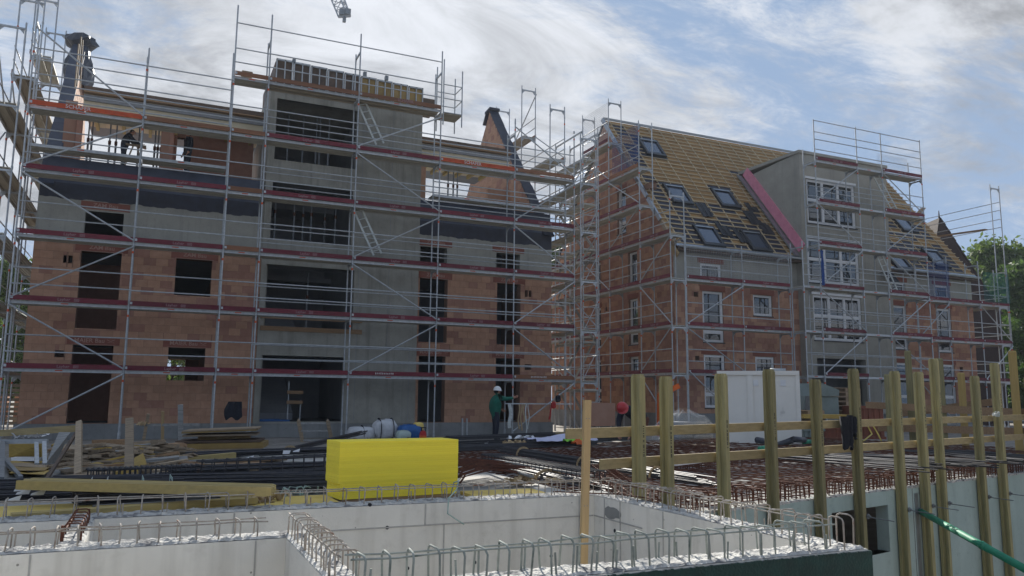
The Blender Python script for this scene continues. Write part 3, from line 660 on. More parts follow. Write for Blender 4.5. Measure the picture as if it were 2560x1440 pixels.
mb = MB(); slab_wall(mb, fr_g, rgb, [.9, 8.25]+[8.25+i*.8 for i in range(1, 10)]+[15.9], RG, .36); mb.build('gable_wall', 'mortar', RB)
LING = [(h[0]-.1, h[3]+.02, h[2]+.1, h[3]+.26) for h in RG if h[2]-h[0] > .5]
rb1 = [('f',)+q for q in brick_rects(RX0, 27.95, .9, 6.7, HR1+LINR, seed=11)+brick_rects(33.7, RX1, .9, 6.7, HR2+LINR, seed=12)]
rb2 = brick_rects(W0, 40.1, .9, 15.9, RG+LING, rgb, seed=13)
def red_r(u, z):
    band = (z % 3.0)
    return random.random() < (.6 if (3.5 < z < 4.0 or 6.3 < z < 6.7) else .42)
RED_R = red_r
lay_bricks(RB, [q[1:] for q in rb1], fr_r, red_r, lambda r: (r[0]-23)**2*.7+(r[1]-5)**2, 170)
lay_bricks(RB, rb2, fr_g, red_r, lambda r: (r[0]-30)**2+(r[1]-6)**2*.6, 125)
for a, b, c, d in LINR:
    mb = MB(); mb.box(a+.004, W0-.014, b+.004, c-.004, W0+.03, d-.004); mb.build('lintel', 'lintel', RB)
for a, b, c, d in LING:
    mb = MB(); mb.box(RX0-.014, a+.004, b+.004, RX0+.03, c-.004, d-.004); mb.build('lintel', 'lintel', RB)
mb = MB(); mb.box(RX0-.04, W0-.04, -.4, RX1+.04, 40.2, .897); mb.build('plinth', 'conc_plinth', RB)
mb = MB(); mb.box(RX1-.36, W0+.37, .9, RX1, 40, 8.2); mb.build('side_wall', 'mortar', RB)
mb = MB(); mb.box(RX0+.37, 39.7, .9, RX1-.37, 40.1, 8.2); mb.build('rear_wall', 'mortar', RB)
mb = MB()
for z in (3.6, 6.6): mb.box(RX0+.37, W0+.37, z, RX1-.37, 39.69, z+.2)
mb.box(RX0+.37, 32, .9, RX1-.37, 32.1, 8.2); mb.build('inner_wall', 'conc_dark', RB)
def window(par, u0, z0, u1, z1, frame, rec=.12, cols=1, rows=(1,), fw=.085, sill=True, film_pane=False):
    """white frame with mullions (a part), panes and sill as sub-parts; frame(u, w, z)"""
    mb = MB()
    def bx(a, b, c, d, w0, w1, m=mb, mi=0):
        p = [frame(u, w, z) for z in (b, d) for u, w in ((a, w0), (c, w0), (c, w1), (a, w1))]; i = len(m.v); m.v += [tuple(q) for q in p]
        for q in ((0, 3, 2, 1), (4, 5, 6, 7), (0, 1, 5, 4), (1, 2, 6, 5), (2, 3, 7, 6), (3, 0, 4, 7)): m.f.append(tuple(i+k for k in q)); m.m.append(mi)
    w0, w1 = rec, rec+.09
    bx(u0, z0, u0+fw, z1, w0, w1); bx(u1-fw, z0, u1, z1, w0, w1)
    bx(u0+fw, z0, u1-fw, z0+fw*1.1, w0, w1); bx(u0+fw, z1-fw, u1-fw, z1, w0, w1)
    cw = (u1-u0-fw)/cols; tot = sum(rows); zz = [z0]
    for r in rows: zz.append(zz[-1]+(z1-z0)*r/tot)
    for i in range(1, cols): bx(u0+cw*i, z0+fw, u0+cw*i+fw, z1-fw, w0+.004, w1-.004)
    for z in zz[1:-1]: bx(u0+fw, z-fw/2, u1-fw, z+fw/2, w0+.008, w1-.008)
    wo = mb.build('window', 'white', par)
    def sub(m, n, mt):
        o = m.build(n, mt, None); o.parent = wo
        for v in o.data.vertices: v.co -= par.location
    for i in range(cols):
        for a, b in zip(zz, zz[1:]):
            m = MB(); lo = u0+cw*i+fw*.8; hi = u0+cw*(i+1)+fw*.2
            m.quad(frame(lo, w0+.05, a+.03), frame(hi, w0+.05, a+.03), frame(hi, w0+.05, b-.03), frame(lo, w0+.05, b-.03)); sub(m, 'pane', 'pane_b' if film_pane else 'pane')
            m = MB()   # sash inside the opening
            for q in ((lo, a+.03, lo+.05, b-.03), (hi-.05, a+.03, hi, b-.03), (lo+.05, a+.03, hi-.05, a+.08), (lo+.05, b-.08, hi-.05, b-.03)): bx(*q, w0+.02, w0+.048, m)
            sub(m, 'sash', 'white')
    if sill:
        m = MB(); bx(u0-.03, z0-.05, u1+.03, z0-.004, -.05, rec, m); sub(m, 'sill', 'sky_frame')
    return wo
for h, c, r in ((HR1[0], 1, (1, 3)), (HR1[1], 1, (1,)), (HR1[2], 1, (1, 4)), (HR1[3], 1, (1,)), (HR1g[0], 1, (1,)), (HR2[0], 1, (1, 3)), (HR2[1], 1, (1, 3)), (HR2[2], 1, (1, 3)), (HR2[3], 1, (1, 3)), (HR2g[0], 1, (1,)), (HR2g[1], 1, (1,))):
    window(RB, *h, fr_r, .05, c, r, .1)
for h in RG[:8]: window(RB, *h, fr_g, .1, 1, (1, 3) if h[3]-h[1] > 1.8 else (1,), .09)
# tower of the right building
RT0, RT1, RTY = 27.85, 33.72, 27.98
HT = [(28.45, 1.2, 31.6, 3.5), (28.35, 4.35, 31.5, 6.52), (28.15, 7.1, 31.5, 9.25), (28.25, 10.0, 31.45, 12.2)]
mb = MB(); slab_wall(mb, lambda u, w, z: (u, RTY+w, z), lambda z: (RT0, RT1), [.9, 13.42], HT, .3); mb.build('tower_wall', 'conc_r', RB)
def cheek(x):
    mb = MB(); mb.prism([(x, RTY+.302, .9), (x, 34.0, .9), (x, 34.0, 13.0), (x, RTY+.302, 13.42)], (.25, 0, 0)); mb.build('tower_cheek', 'conc_r', RB)
cheek(RT0); cheek(RT1-.25)
mb = MB(); mb.prism([(RT0-.06, RTY-.08, 13.424), (RT0-.06, RTY-.08, 13.56), (RT0-.06, 32.5, 13.6), (RT0-.06, 32.5, 13.43)], (RT1-RT0+.12, 0, 0)); mb.build('tower_roof', 'conc_r', RB)
mb = MB(); mb.box(RT0+.3, 30.5, .9, RT1-.3, 30.6, 13.2); mb.build('inner_wall', 'conc_dark', RB)
for h in HT[1:]:
    window(RB, *h, lambda u, w, z: (u, RTY+w, z), .06, 3, (1, .85), .12)
    mb = MB(); mb.box(h[0]-.08, RTY-.03, h[3]+.01, h[2]+.08, RTY-.004, h[3]+.12); mb.build('window_trim', 'white', RB)
# roof
RS = Vector((0, RYR-RYE, RR-RE)); RSL = RS.length; RSD = RS/RSL; RSN = Vector((0, -RSD.z, RSD.y))
def rp(x, s, h=0): return Vector((x, RYE, RE))+RSD*s+RSN*h
def roof_hit(px, py):
    d = ray(px, py); p0 = Vector((0, RYE, RE)); return EYE+d*((p0-EYE).dot(RSN)/d.dot(RSN))
def rx_s(px, py):
    p = roof_hit(px, py); return p.x, (p-Vector((p.x, RYE, RE))).dot(RSD)
RXA, RXB = RX0-.05, RX1+.05
s_t = (13.3-RE)/RSD.z           # slope height where the tower meets the roof
nb = 14
def roof_board(xa, xb, sa, sb):
    mb = MB(); mb.obox((rp(xa, sa, -.03)+rp(xb, sb, -.03))/2, ((xb-xa)/2-.004, 0, 0), RSD*((sb-sa)/2-.004), RSN*.025); mb.build('roof_board', 'underlay', RB)
sb = 0
while sb < RSL-.05:
    se = min(sb+.62, RSL); xa = RXA-(1.1 if int(sb/.62) % 2 else 0)
    while xa < RXB:
        xb = xa+2.4; a, b = max(xa, RXA), min(xb, RXB)
        if b-a > .05:
            if se < s_t-.1 and a < RT1 and b > RT0:
                if a < RT0: roof_board(a, RT0, sb, se)
                if b > RT1: roof_board(RT1, b, sb, se)
            else: roof_board(a, b, sb, se)
        xa = xb
    sb = se
mb = MB(); mb.prism([(RXA, RYR, RR-.05), (RXA, 40.4, RE), (RXA, 40.4, RE-.2), (RXA, RYR, RR-.3)], (RXB-RXA, 0, 0)); mb.build('rear_roof', 'tile', RB)
SKY = [(1628, 372), (1693, 489), (1812, 499), (1770, 593), (1888, 606), (2258, 562), (2243, 654), (2338, 648)]
SKX = [rx_s(*p) for p in SKY]
SW, SH = 1.2, 1.42
def in_sky(x, s, m=0): return any(abs(x-a) < SW/2+m and abs(s-b) < SH/2+m for a, b in SKX)
def in_tower(x, s): return RT0-.12 < x < RT1+.12 and s < s_t+.1
def segs(fixed, horiz, lo, hi, step=.05):
    out = []; cur = None; v = lo
    while v <= hi+1e-6:
        x, s = (v, fixed) if horiz else (fixed, v)
        bad = in_sky(x, s, .02) or in_tower(x, s)
        if not bad and cur is None: cur = v
        if bad and cur is not None: out.append((cur, v-step)); cur = None
        v += step
    if cur is not None: out.append((cur, hi))
    return [q for q in out if q[1]-q[0] > .15]
x = RXA+.35
while x < RXB:
    for a, b in segs(x, False, .05, RSL-.1):
        mb = MB(); mb.obox((rp(x, a, .015)+rp(x, b, .015))/2, (.03, 0, 0), RSD*((b-a)/2), RSN*.019); mb.build('counter_batten', 'batten', RB)
    x += .78
s = .15; i = 0
while s < RSL-.05:
    for a, b in segs(s, True, RXA, RXB):
        mb = MB(); mb.obox((rp(a, s, .052)+rp(b, s, .052))/2, ((b-a)/2, 0, 0), RSD*.024, RSN*.016); mb.build('roof_batten', 'batten', RB)
    s += .335
pm = MB(); pm.obox((0, 0, 0), (.36, 0, 0), RSD*.15, RSN*.003); pme = pm.mesh('membrane_patch', 'bitumen')
rr = random.Random(4); x = RXA+.35; cnt = 0
while x < RXB-.78:
    s = .32; 
    while s < RSL-.3:
        cx = x+.39; left = cx-RX0
        pr = 0
        if s < 2.0: pr = .95
        elif s < 3.4: pr = .85 if left < 3.2 else .6
        elif s < 4.6 and left < 2.4: pr = .5
        if left < .9: pr = max(pr, .85)
        elif left < 1.7 and s < 8: pr = max(pr, .25)
        if in_sky(cx, s, .36): pr = max(pr, .9)
        if 27.0 < cx < RT0 and s < s_t+.3: pr = max(pr, .7)
        if cx > 33.7 and s < 4.6: pr = max(pr, .65)
        if not in_tower(cx-.2, s) and not in_tower(cx+.2, s) and not in_sky(cx, s, -.2) and rr.random() < pr and cnt < 298:
            inst('membrane_patch', pme, RB, rp(cx, s, .006)); cnt += 1
        s += .335
    x += .78
for (x, s) in SKX:
    mb = MB(); 
    for sx in (-1, 1): mb.obox(rp(x+sx*(SW/2-.07), s, .07), (.07, 0, 0), RSD*(SH/2), RSN*.075)
    for ss in (-1, 1): mb.obox(rp(x, s+ss*(SH/2-.09), .07), (SW/2-.14, 0, 0), RSD*.09, RSN*.075)
    f = mb.build('skylight', 'sky_frame', RB)
    def subp(m, n, mt):
        o = m.build(n, mt, None); o.parent = f
        for v in o.data.vertices: v.co -= RB.location
    m = MB(); m.obox(rp(x, s, .085), (SW/2-.14, 0, 0), RSD*(SH/2-.18), RSN*.006); subp(m, 'pane', 'pane_b')
    m = MB(); m.obox(rp(x, s-SH/2-.1, .03), (SW/2+.06, 0, 0), RSD*.1, RSN*.01); m.obox(rp(x, s+SH/2+.06, .04), (SW/2+.06, 0, 0), RSD*.06, RSN*.02); subp(m, 'flashing', 'sky_frame')
    m = MB(); m.obox(rp(x, s+SH/2-.14, .155), (SW/2-.1, 0, 0), RSD*.035, RSN*.01); subp(m, 'top_trim', 'zinc')
# eaves, gutter, ridge, verge
for xa, xb in ((RXA, RT0-.05), (RT1+.05, RXB)):
    mb = MB(); mb.box(xa, 27.98, 8.02, xb, 28.38, 8.2); mb.build('eaves_board', 'ply', RB)
    mb = MB()
    for k in range(7):
        t0 = PI+PI*k/7; t1 = PI+PI*(k+1)/7; c = (27.93, 8.2)
        mb.quad((xa, c[0]+.085*math.cos(t0), c[1]+.085*math.sin(t0)), (xb, c[0]+.085*math.cos(t0), c[1]+.085*math.sin(t0)), (xb, c[0]+.085*math.cos(t1), c[1]+.085*math.sin(t1)), (xa, c[0]+.085*math.cos(t1), c[1]+.085*math.sin(t1)))
    mb.tube((xa, 27.845, 8.2), (xb, 27.845, 8.2), .012); mb.build('gutter', 'zinc', RB)
    mb = MB(); mb.obox((rp(xa, -.02, .05)+rp(xb, -.02, .05))/2, ((xb-xa)/2, 0, 0), RSD*.1, RSN*.006); mb.build('eaves_flashing', 'zinc', RB)
mb = MB(); mb.obox((rp(RXA, RSL, .09)+rp(RXB, RSL, .09))/2, ((RXB-RXA)/2, 0, 0), RSD*.1, RSN*.02); mb.build('ridge_board', 'plank_g', RB)
k = 0
for s0 in (0, 1.7, 3.4, 5.1, 6.8, 8.3):
    s1 = min(s0+1.55, RSL); mb = MB(); mb.obox((rp(RXA-.06, s0, .02)+rp(RXA-.06, s1, .02))/2, (.05, 0, 0), RSD*((s1-s0)/2), RSN*.09)
    mb.build('verge_board', 'zinc' if k % 3 else 'plank', RB); k += 1
mb = MB(); mb.obox((rp(RXA-.06, .0, -.02)+rp(RXA-.06, -.7, -.02))/2+Vector((0, .25, .1)), (.05, 0, 0), RSD*.4, RSN*.12); mb.build('verge_board', 'stake', RB)
# pink boards and zinc gutter on the tower cheek
a0, a1 = .25, s_t-.1; n = 5
for i in range(n):
    sa = a0+(a1-a0)*i/n; sb_ = a0+(a1-a0)*(i+1)/n
    mb = MB(); mb.obox((rp(RT0-.045, sa, .42)+rp(RT0-.045, sb_, .42))/2, (.04, 0, 0), RSD*((sb_-sa)/2-.005), RSN*.24); mb.build('insulation_board', 'pink', RB)
mb = MB(); mb.obox((rp(RT0-.25, a0-.2, .11)+rp(RT0-.25, a1, .11))/2, (.15, 0, 0), RSD*((a1-a0)/2+.1), RSN*.012)
mb.obox((rp(RT0-.41, a0-.2, .13)+rp(RT0-.41, a1, .13))/2, (.012, 0, 0), RSD*((a1-a0)/2+.1), RSN*.045); mb.build('valley_flashing', 'zinc', RB)
# loose tiles stacked on the battens
tm = MB(); tm.obox((0, 0, 0), (.15, 0, 0), RSD*.2, RSN*.012); tm.obox(RSN*.016+Vector((.1, 0, 0)), (.03, 0, 0), RSD*.2, RSN*.012); tme = tm.mesh('roof_tile', 'tile')
TS = [(1752, 528, 6, 'between the two upper skylights'), (1800, 575, 5, 'above the lower middle skylights'), (1868, 517, 3, 'beside the upper right skylight'), (1872, 548, 6, 'below the upper right skylight'), (1845, 592, 5, 'left of the lower right skylight'), (1905, 572, 5, 'beside the pink boards'), (2215, 690, 4, 'right of the stair tower')]
for px, py, n, where in TS:
    x, s = rx_s(px, py); st = thing('tile_stack', 'dark roof tiles laid out on the battens %s' % where, 'roof tiles', rp(x, s, .07), 'tile stacks on the battened roof')
    for i in range(n):
        inst('roof_tile', tme, st, rp(x+(i % 2)*.31, s+(i//2)*.33-.3, .085+.02*(i % 2)))
# ================================================================== SCAFFOLDS
_sm = {}
def shared(key, fn):
    if key not in _sm: _sm[key] = fn()
    return _sm[key]
def rail_me(L, r=.021, mat='steel'):
    def f():
        mb = MB(); mb.tube((0, 0, 0), (L, 0, 0), r, 6); return mb.mesh('guard_rail', mat)
    return shared(('r', round(L, 2), r, mat), f)
def deck_me(L, wood_=False, wdt=.64):
    def f():
        mb = MB(); w = wdt/2
        for k in (0, 1):
            y0 = k*w+.01; y1 = (k+1)*w-.01
            mb.box(.03, y0, -.035, L-.03, y1, 0)
            mb.box(.03, y0, -.075, L-.03, y0+.02, -.036); mb.box(.03, y1-.02, -.075, L-.03, y1, -.036)
            if not wood_:
                for j in (1, 2): yy_ = y0+(y1-y0)*j/3; mb.box(.05, yy_-.012, -.06, L-.05, yy_+.012, -.036)
        return mb.mesh('deck', 'deck_wood' if wood_ else 'deck')
    return shared(('d', round(L, 2), wood_, wdt), f)
def deckedge_me(L):
    def f():
        mb = MB(); mb.box(.02, -.012, -.085, L-.02, .008, .012); mb.box(L*.42, -.016, -.05, L*.42+.2, -.0125, -.02, 1); return mb.mesh('deck_edge', ['steel', 'red_band'])
    return shared(('e', round(L, 2)), f)
def toe_me(L, mat):
    def f():
        mb = MB(); mb.box(.03, -.03, .015, L-.03, 0, .165); mb.box(.03, -.034, .05, .1, -.0305, .13, 1); return mb.mesh('toe_board', [mat, 'steel'])
    return shared(('t', round(L, 2), mat), f)
logo = MB()
for k in range(3): logo.box(.3+k*.05, -.002, -.04, .3+k*.05+.03, .002, .035)
def worn_print():      # print worn beyond reading
    def f():
        mb = MB(); r = random.Random(2)
        for k in range(11):
            x = -.33+k*.062
            for q in range(2): mb.box(x+q*.022, -.002, -.036, x+q*.022+.010, .002, -.036+r.uniform(.03, .07))
            mb.box(x, -.002, r.uniform(-.036, .02), x+.034, .0015, r.uniform(.021, .034))
        return mb.mesh('lettering', 'white_txt')
    return shared('worn', f)
def layher():
    def f():
        me = text_mesh('Layher', .125, 'txt_dim', .002).copy()
        bm = bmesh.new(); bm.from_mesh(me)
        for k in (0, 1):
            for (a, b, c, d) in ((0, 0, .065, .012), (0, .07, .065, .082), (0, .012, .012, .07), (.053, .012, .065, .07), (.026, .02, .04, .062)):
                x = .29+k*.075-.02
                vs_ = [bm.verts.new((x+q[0], -.003, q[1]-.042)) for q in ((a, b), (c, b), (c, d), (a, d))]; bm.faces.new(vs_)
        bm.to_mesh(me); bm.free(); return me
    return shared('layher', f)
def scaffold(root, O, ang, n_sign, stations, levels, tops, base, toes, width=.73, diag=None, deckwood=(), rails=(.5, 1.0), norail=(), inner_tops=None, edge=True, heads=True, inner=True, letter=True, marks=True, inner_rails=()):
    """O = xy of s=0 on the outer line, ang = direction, n_sign = +1 when the wall is to the left of the direction.
    levels[b] = list of deck heights of bay b, toes(b, k) -> material or None or (material, lettering)"""
    d = Vector((math.cos(ang), math.sin(ang), 0)); n = Vector((-math.sin(ang), math.cos(ang), 0))*n_sign
    P = lambda s, w, z: Vector((O[0], O[1], 0))+d*s+n*w+Vector((0, 0, z))
    alllev = sorted(set(z for l in levels for z in l))
    for i, s in enumerate(stations):
        for j, w in enumerate((0, width)):
            if j and not inner: continue
            zt = tops[i] if (j == 0 or inner_tops is None) else inner_tops[i]
            mb = MB(); mb.tube(P(s, w, base), P(s, w, zt), .0265, 8)
            mb.tube(P(s, w, base), P(s, w, base+.25), .04, 8)
            if marks:
                for z in alllev:
                    if z-.3 < zt:
                        if j == 0: mb.tube(P(s, w, z-.35), P(s, w, z-.275), .031, 8, 1)
                        mb.tube(P(s, w, z-.06), P(s, w, z+.04), .034, 8)
            mb.build('pole', ['steel', 'red_band'], root)
        if heads and inner:
            near = [z for b in (i-1, i) if 0 <= b < len(levels) for z in levels[b]]
            zs_ = sorted(set(near)); tp = tops[i] if inner_tops is None else min(tops[i], inner_tops[i])
            if tp-max(zs_+[0]) > 1.3: zs_.append(tp-.1)
            for z in zs_:
                if z > tp: continue
                mb = MB(); mb.bar(P(s, .02, z-.11), P(s, width-.02, z-.11), .05, .06)
                for w, q in ((.03, 1), (width-.03, -1)): mb.prism([tuple(P(s, w, z-.14)), tuple(P(s, w+q*.13, z-.14)), tuple(P(s, w, z-.29))], tuple(d*.012))
                mb.build('frame_head', 'steel', root)
    for b in range(len(stations)-1):
        s0, s1 = stations[b], stations[b+1]; L = s1-s0
        for k, z in enumerate(levels[b]):
            flip = n_sign < 0
            # shared meshes run along +x with depth along +y; mirrored runs start from the far end
            A = P(s1 if flip else s0, 0, z); az = ang+(PI if flip else 0)
            off = lambda w, dz=0: A+n*w+Vector((0, 0, dz))
            inst('deck', deck_me(L, (b, k) in deckwood, width-.09), root, off(.045), az)
            if edge: inst('deck_edge', deckedge_me(L), root, off(.03), az)
            t = toes(b, k)
            if t:
                mat, lt = t if isinstance(t, tuple) else (t, 'L')
                to = inst('toe_board', toe_me(L, mat), root, off(-.03), az)
                if lt == 'S':
                    o = inst('lettering', text_mesh('SCHÄFER', .17, 'white_txt', .002), None); o.parent = to; o.location = (L*.42, -.034, .09)
                elif lt == 'D':
                    o = inst('lettering', text_mesh('SCHÄFER', .15, 'txt_dim', .002), None); o.parent = to; o.location = (L*.55, -.034, .09)
                elif lt == 'Q':
                    o = inst('lettering', worn_print(), None); o.parent = to; o.location = (L*.4, -.034, .09)
                elif lt == 'L' and letter:
                    o = inst('lettering', layher(), None); o.parent = to; o.location = (L*random.uniform(.42, .5), -.0335, .085)
            if (b, k) not in norail:
                for h in rails: inst('guard_rail', rail_me(L), root, off(-.03, h+random.uniform(-.015, .015)), az)
            if (b, k) in inner_rails:
                for h in (.5, 1.0): inst('inner_rail', rail_me(L), root, off(width, h), az)
        if diag:
            for (bb, z0, z1, dirn) in diag:
                if bb != b: continue
                mb = MB(); a, c = (s0, s1) if dirn > 0 else (s1, s0)
                mb.tube(P(a, -.05, z0), P(c, -.05, z1), .027, 6); mb.build('diagonal_brace', 'steel', root)
    return P
Z = [2.2, 4.22, 6.24, 8.26, 10.28, 12.3]
LS = thing('scaffold', 'galvanised facade scaffold with wine red toe boards around the roofless left building', 'scaffold', (5.4, 27.3, .1), 'scaffolds on the site')
st = [-4.05, -.85, 1.83, 2.98, 6.14, 9.3, 12.4, 15.05]
x0 = st[0]; sts = [s-x0 for s in st]
lev = [Z[:5], Z[:5], Z[:], Z[:], Z[:], Z[:5], Z[:5]]
def toes_l(b, k):
    if k == 4: return {0: ('toe_or', 'S'), 1: ('toe_wood', ''), 2: ('toe_wood', ''), 3: 'toe', 4: 'toe', 5: ('toe_or', 'S'), 6: ('toe_wood', '')}[b]
    if k == 5: return {2: ('toe_wood', ''), 3: ('toe_wood', ''), 4: ('toe_wood', 'D')}[b]
    if b == 2: return ('toe_wood', '') if k in (2, 3) else ('toe', '')
    if k == 0 and b == 6: return ('toe_wood', 'Q')
    if k == 0 and b == 4: return ('toe', 'Q')
    return 'toe'
dg = [(0, .2, 2.1, 1), (0, 2.25, 4.1, -1), (0, 4.3, 6.1, 1), (0, 6.3, 8.15, -1), (0, 8.35, 10.1, 1), (0, 10.4, 12.8, -1)]
dg = [(b, (z0 if d_ > 0 else z1), (z1 if d_ > 0 else z0), 1) for b, z0, z1, d_ in dg]
dg += [(4, 2.3, 4.1, 1), (4, 6.1, 4.3, 1), (4, 6.35, 8.1, 1), (4, 10.15, 8.35, 1), (4, 10.4, 12.0, 1), (6, .25, 2.1, 1), (6, 4.1, 2.3, 1), (6, 4.3, 6.1, 1), (6, 8.1, 6.35, 1), (6, 8.35, 10.1, 1), (6, 12.1, 10.4, 1)]
PL = scaffold(LS, (x0, 27.3), 0, 1, sts, lev, [13.6, 12.45, 14.85, 14.75, 14.7, 14.65, 12.45, 12.15], .06, toes_l, diag=dg, deckwood={(3, 5), (4, 5)}, inner_tops=[13.2, 13.05, 13.4, 14.0, 14.2, 14.0, 12.0, 11.0],
              inner_rails={(b, k) for b in (3, 4, 5, 6) for k in range(5)} | {(0, 4), (1, 4)})
for b in (0, 1):
    for z in (11.75, 12.12): inst('guard_rail', rail_me(sts[b+1]-sts[b]), LS, PL(sts[b], -.03, z))
for b in (2, 3, 4):
    inst('guard_rail', rail_me(sts[b+1]-sts[b]), LS, PL(sts[b], -.03, 14.2))
for b, z in ((0, 9.28), (1, 9.28), (5, 9.2), (6, 9.2)):      # lower inner decks in front of the knee wall
    inst('deck', deck_me(sts[b+1]-sts[b], False, .64), LS, PL(sts[b], .78, z)); inst('deck_edge', deckedge_me(sts[b+1]-sts[b]), LS, PL(sts[b], .76, z))
    for h in (.5, 1.0): inst('inner_rail', rail_me(sts[b+1]-sts[b]), LS, PL(sts[b], .76, z+h))
# end bracket at the top right of the tower
mb = MB()
for x, y in ((9.35, 27.2), (9.35, 28.0), (10.1, 27.2), (10.1, 28.0)): mb.tube((x, y, 11.7), (x, y, 13.95 if x > 9.5 else 14.3), .024, 6)
for z in (12.2, 12.75, 13.3):
    for a, b in (((9.35, 27.2), (10.1, 27.2)), ((10.1, 27.2), (10.1, 28.0)), ((10.1, 28.0), (9.35, 28.0))): mb.tube((*a, z), (*b, z), .02, 6)
mb.build('end_bracket', 'steel', LS)
mb = MB(); mb.box(9.36, 27.22, 12.14, 10.1, 27.98, 12.2); mb.build('bracket_deck', 'deck_wood', LS)
# wooden bits standing on the short top bay
mb = MB(); mb.box(2.1, 27.5, 12.46, 2.45, 27.9, 12.62); mb.build('timber_offcut', 'plank', LS)
# left side run
sy = [0, 3.07, 6.14, 9.2, 12.3]
scaffold(LS, (-5.05, 27.35), PI/2, -1, sy, [Z[:5], Z[:6], Z[:6]+[14.3], Z[:6]], [12.9, 15.2, 16.7, 16.7, 14.5], .06, lambda b, k: ('toe_wood', '') if k > 3 else None, deckwood={(0, 3), (0, 4), (1, 4), (1, 5), (2, 5), (2, 3)}, marks=True, letter=False,
         diag=[(0, .2, 2.1, 1), (0, 4.1, 2.3, 1), (0, 4.3, 6.1, 1), (0, 8.1, 6.3, 1), (0, 8.3, 10.2, 1), (1, 12.3, 10.4, 1), (2, 12.3, 14.2, 1), (0, 12.6, 10.5, 1)])
# right side run between the buildings
yr = [27.3, 30.05, 33.05, 36.15, 39.2]; sr = [y-27.3 for y in yr]
scaffold(LS, (16.08, 27.3), PI/2, 1, sr, [Z[:5], Z[:5]+[12.05], Z[:5]+[12.05, 14.0], Z[:5]+[12.05]], [12.3, 14.5, 16.5, 16.5, 14.3], .06, lambda b, k: ('toe_wood', '') if k > 4 else None, letter=False,
         diag=[(1, 12.1, 14.0, 1), (2, 14.1, 16.2, -1), (0, 10.3, 12.0, -1), (0, 4.3, 6.1, 1), (0, 8.1, 6.3, 1), (1, 2.3, 4.1, 1), (1, 8.3, 10.2, 1)])
# bracing frames of the stair tower standing in the gap
sx = [0, 2.57]
PT = scaffold(LS, (16.42, 29.0), 0, 1, [0, .76], [[1.9, 3.9, 5.9, 7.9, 9.9, 11.9]], [13.3, 13.3], .06, lambda b, k: None, width=2.57, norail={(0, k) for k in range(6)}, edge=False)
for k in range(6):
    z = 1.9+2*k
    for xx in (.08, .68):
        mb = MB(); a, c = (2.4, .3) if k % 2 else (.3, 2.4); mb.bar(PT(xx, a, z-2+.1), PT(xx, c, z), .05, .11); mb.build('stair_stringer', 'plank_g', LS)
    for h in (.45, .9, 1.35):
        mb = MB(); mb.tube(PT(0, -.02, z+h-1.9), PT(.76, -.02, z+h-1.9), .018, 6); mb.build('inner_rail', 'steel', LS)
mb = MB()
for k in range(6): mb.tube(PT(0, .0, .3+2*k), PT(.76, 0, 1.7+2*k), .02, 6)
mb.build('diagonal_brace', 'steel', LS)

# ladders (things hung in the scaffold)
def ladder(p, q, w, wdir, label):
    p = Vector(p); q = Vector(q); wd = Vector(wdir).normalized()*w/2
    t = thing('ladder', label, 'ladder', p, 'aluminium ladders in the scaffolds')
    for s in (-1, 1):
        mb = MB(); mb.bar(p+wd*s, q+wd*s, .03, .07, up=wdir); mb.build('stile', 'strap', t)
    n = int((q-p).length/.28)
    for i in range(n):
        c = p+(q-p)*(i+.5)/n; mb = MB(); mb.tube(c-wd, c+wd, .016, 6); mb.build('rung', 'strap', t)
    return t
def onS(px, py, Y=27.75): return onY(px, py, Y)
ladder(onS(944, 636), onS(892, 518), .30, (1, 0, .35), 'aluminium ladder rising through the hatch at mid height of the concrete tower')
ladder(onS(950, 360), onS(902, 252), .30, (1, 0, .35), 'aluminium ladder just under the top deck in front of the concrete tower')
ladder(onS(1095, 412, 27.9), onS(930, 382, 27.9), .34, (0, 1, 0), 'aluminium ladder stowed flat beneath a deck right of the concrete tower')

# ------------------------------------------------------------------ scaffold of the right building
RSF = thing('scaffold', 'galvanised facade scaffold around the right building with the battened roof', 'scaffold', (28, 27.3, .1), 'scaffolds on the site')
ZR = [2.6, 4.61, 6.63, 8.62, 10.6, 12.6]
stA = [20.5, 23.55, 26.28]
PA = scaffold(RSF, (20.5, 27.3), 0, 1, [0, 3.05, 5.78], [ZR[:3], ZR[:3]], [8.6, 8.3, 8.25], .1, lambda b, k: 'toe', diag=[(0, 2.7, .3, 1), (0, 4.7, 6.5, 1), (0, 4.5, 2.7, 1)], heads=True)
stB = [27.36, 30.05, 31.7, 34.45]; sB = [0, 1.02, 3.71, 5.36, 8.11]
PB = scaffold(RSF, (26.34, 26.5), 0, 1, sB, [ZR[:3], ZR[:], ZR[:], ZR[:]], [8.6, 14.55, 14.6, 14.55, 14.6], .1, lambda b, k: 'toe' if b in (1, 3) else None,
              diag=[(1, 10.7, 12.5, 1), (1, 10.5, 8.7, 1), (1, 6.7, 8.5, 1), (1, 6.5, 4.7, 1), (1, 2.7, 4.5, 1), (3, 12.5, 10.7, 1), (3, 8.7, 10.5, 1), (3, 8.5, 6.7, 1), (3, 4.7, 6.5, 1), (3, 4.5, 2.7, 1)], inner_tops=[8.6, 13.3, 12.6, 12.6, 13.6], inner_rails={(b, k) for b in (1, 2, 3) for k in range(5)})
for b in (1, 2, 3):
    for z in (13.95, 14.5): inst('guard_rail', rail_me(sB[b+1]-sB[b]), RSF, PB(sB[b], -.03, z))
ladder(onY(2236, 524, 26.9), onY(2190, 440, 26.9), .36, (1, 0, .3), 'aluminium ladder under the top deck right of the grey stair tower')
ladder(onY(2238, 730, 26.9), onY(2200, 642, 26.9), .36, (1, 0, .3), 'aluminium ladder beside the small window right of the grey stair tower')
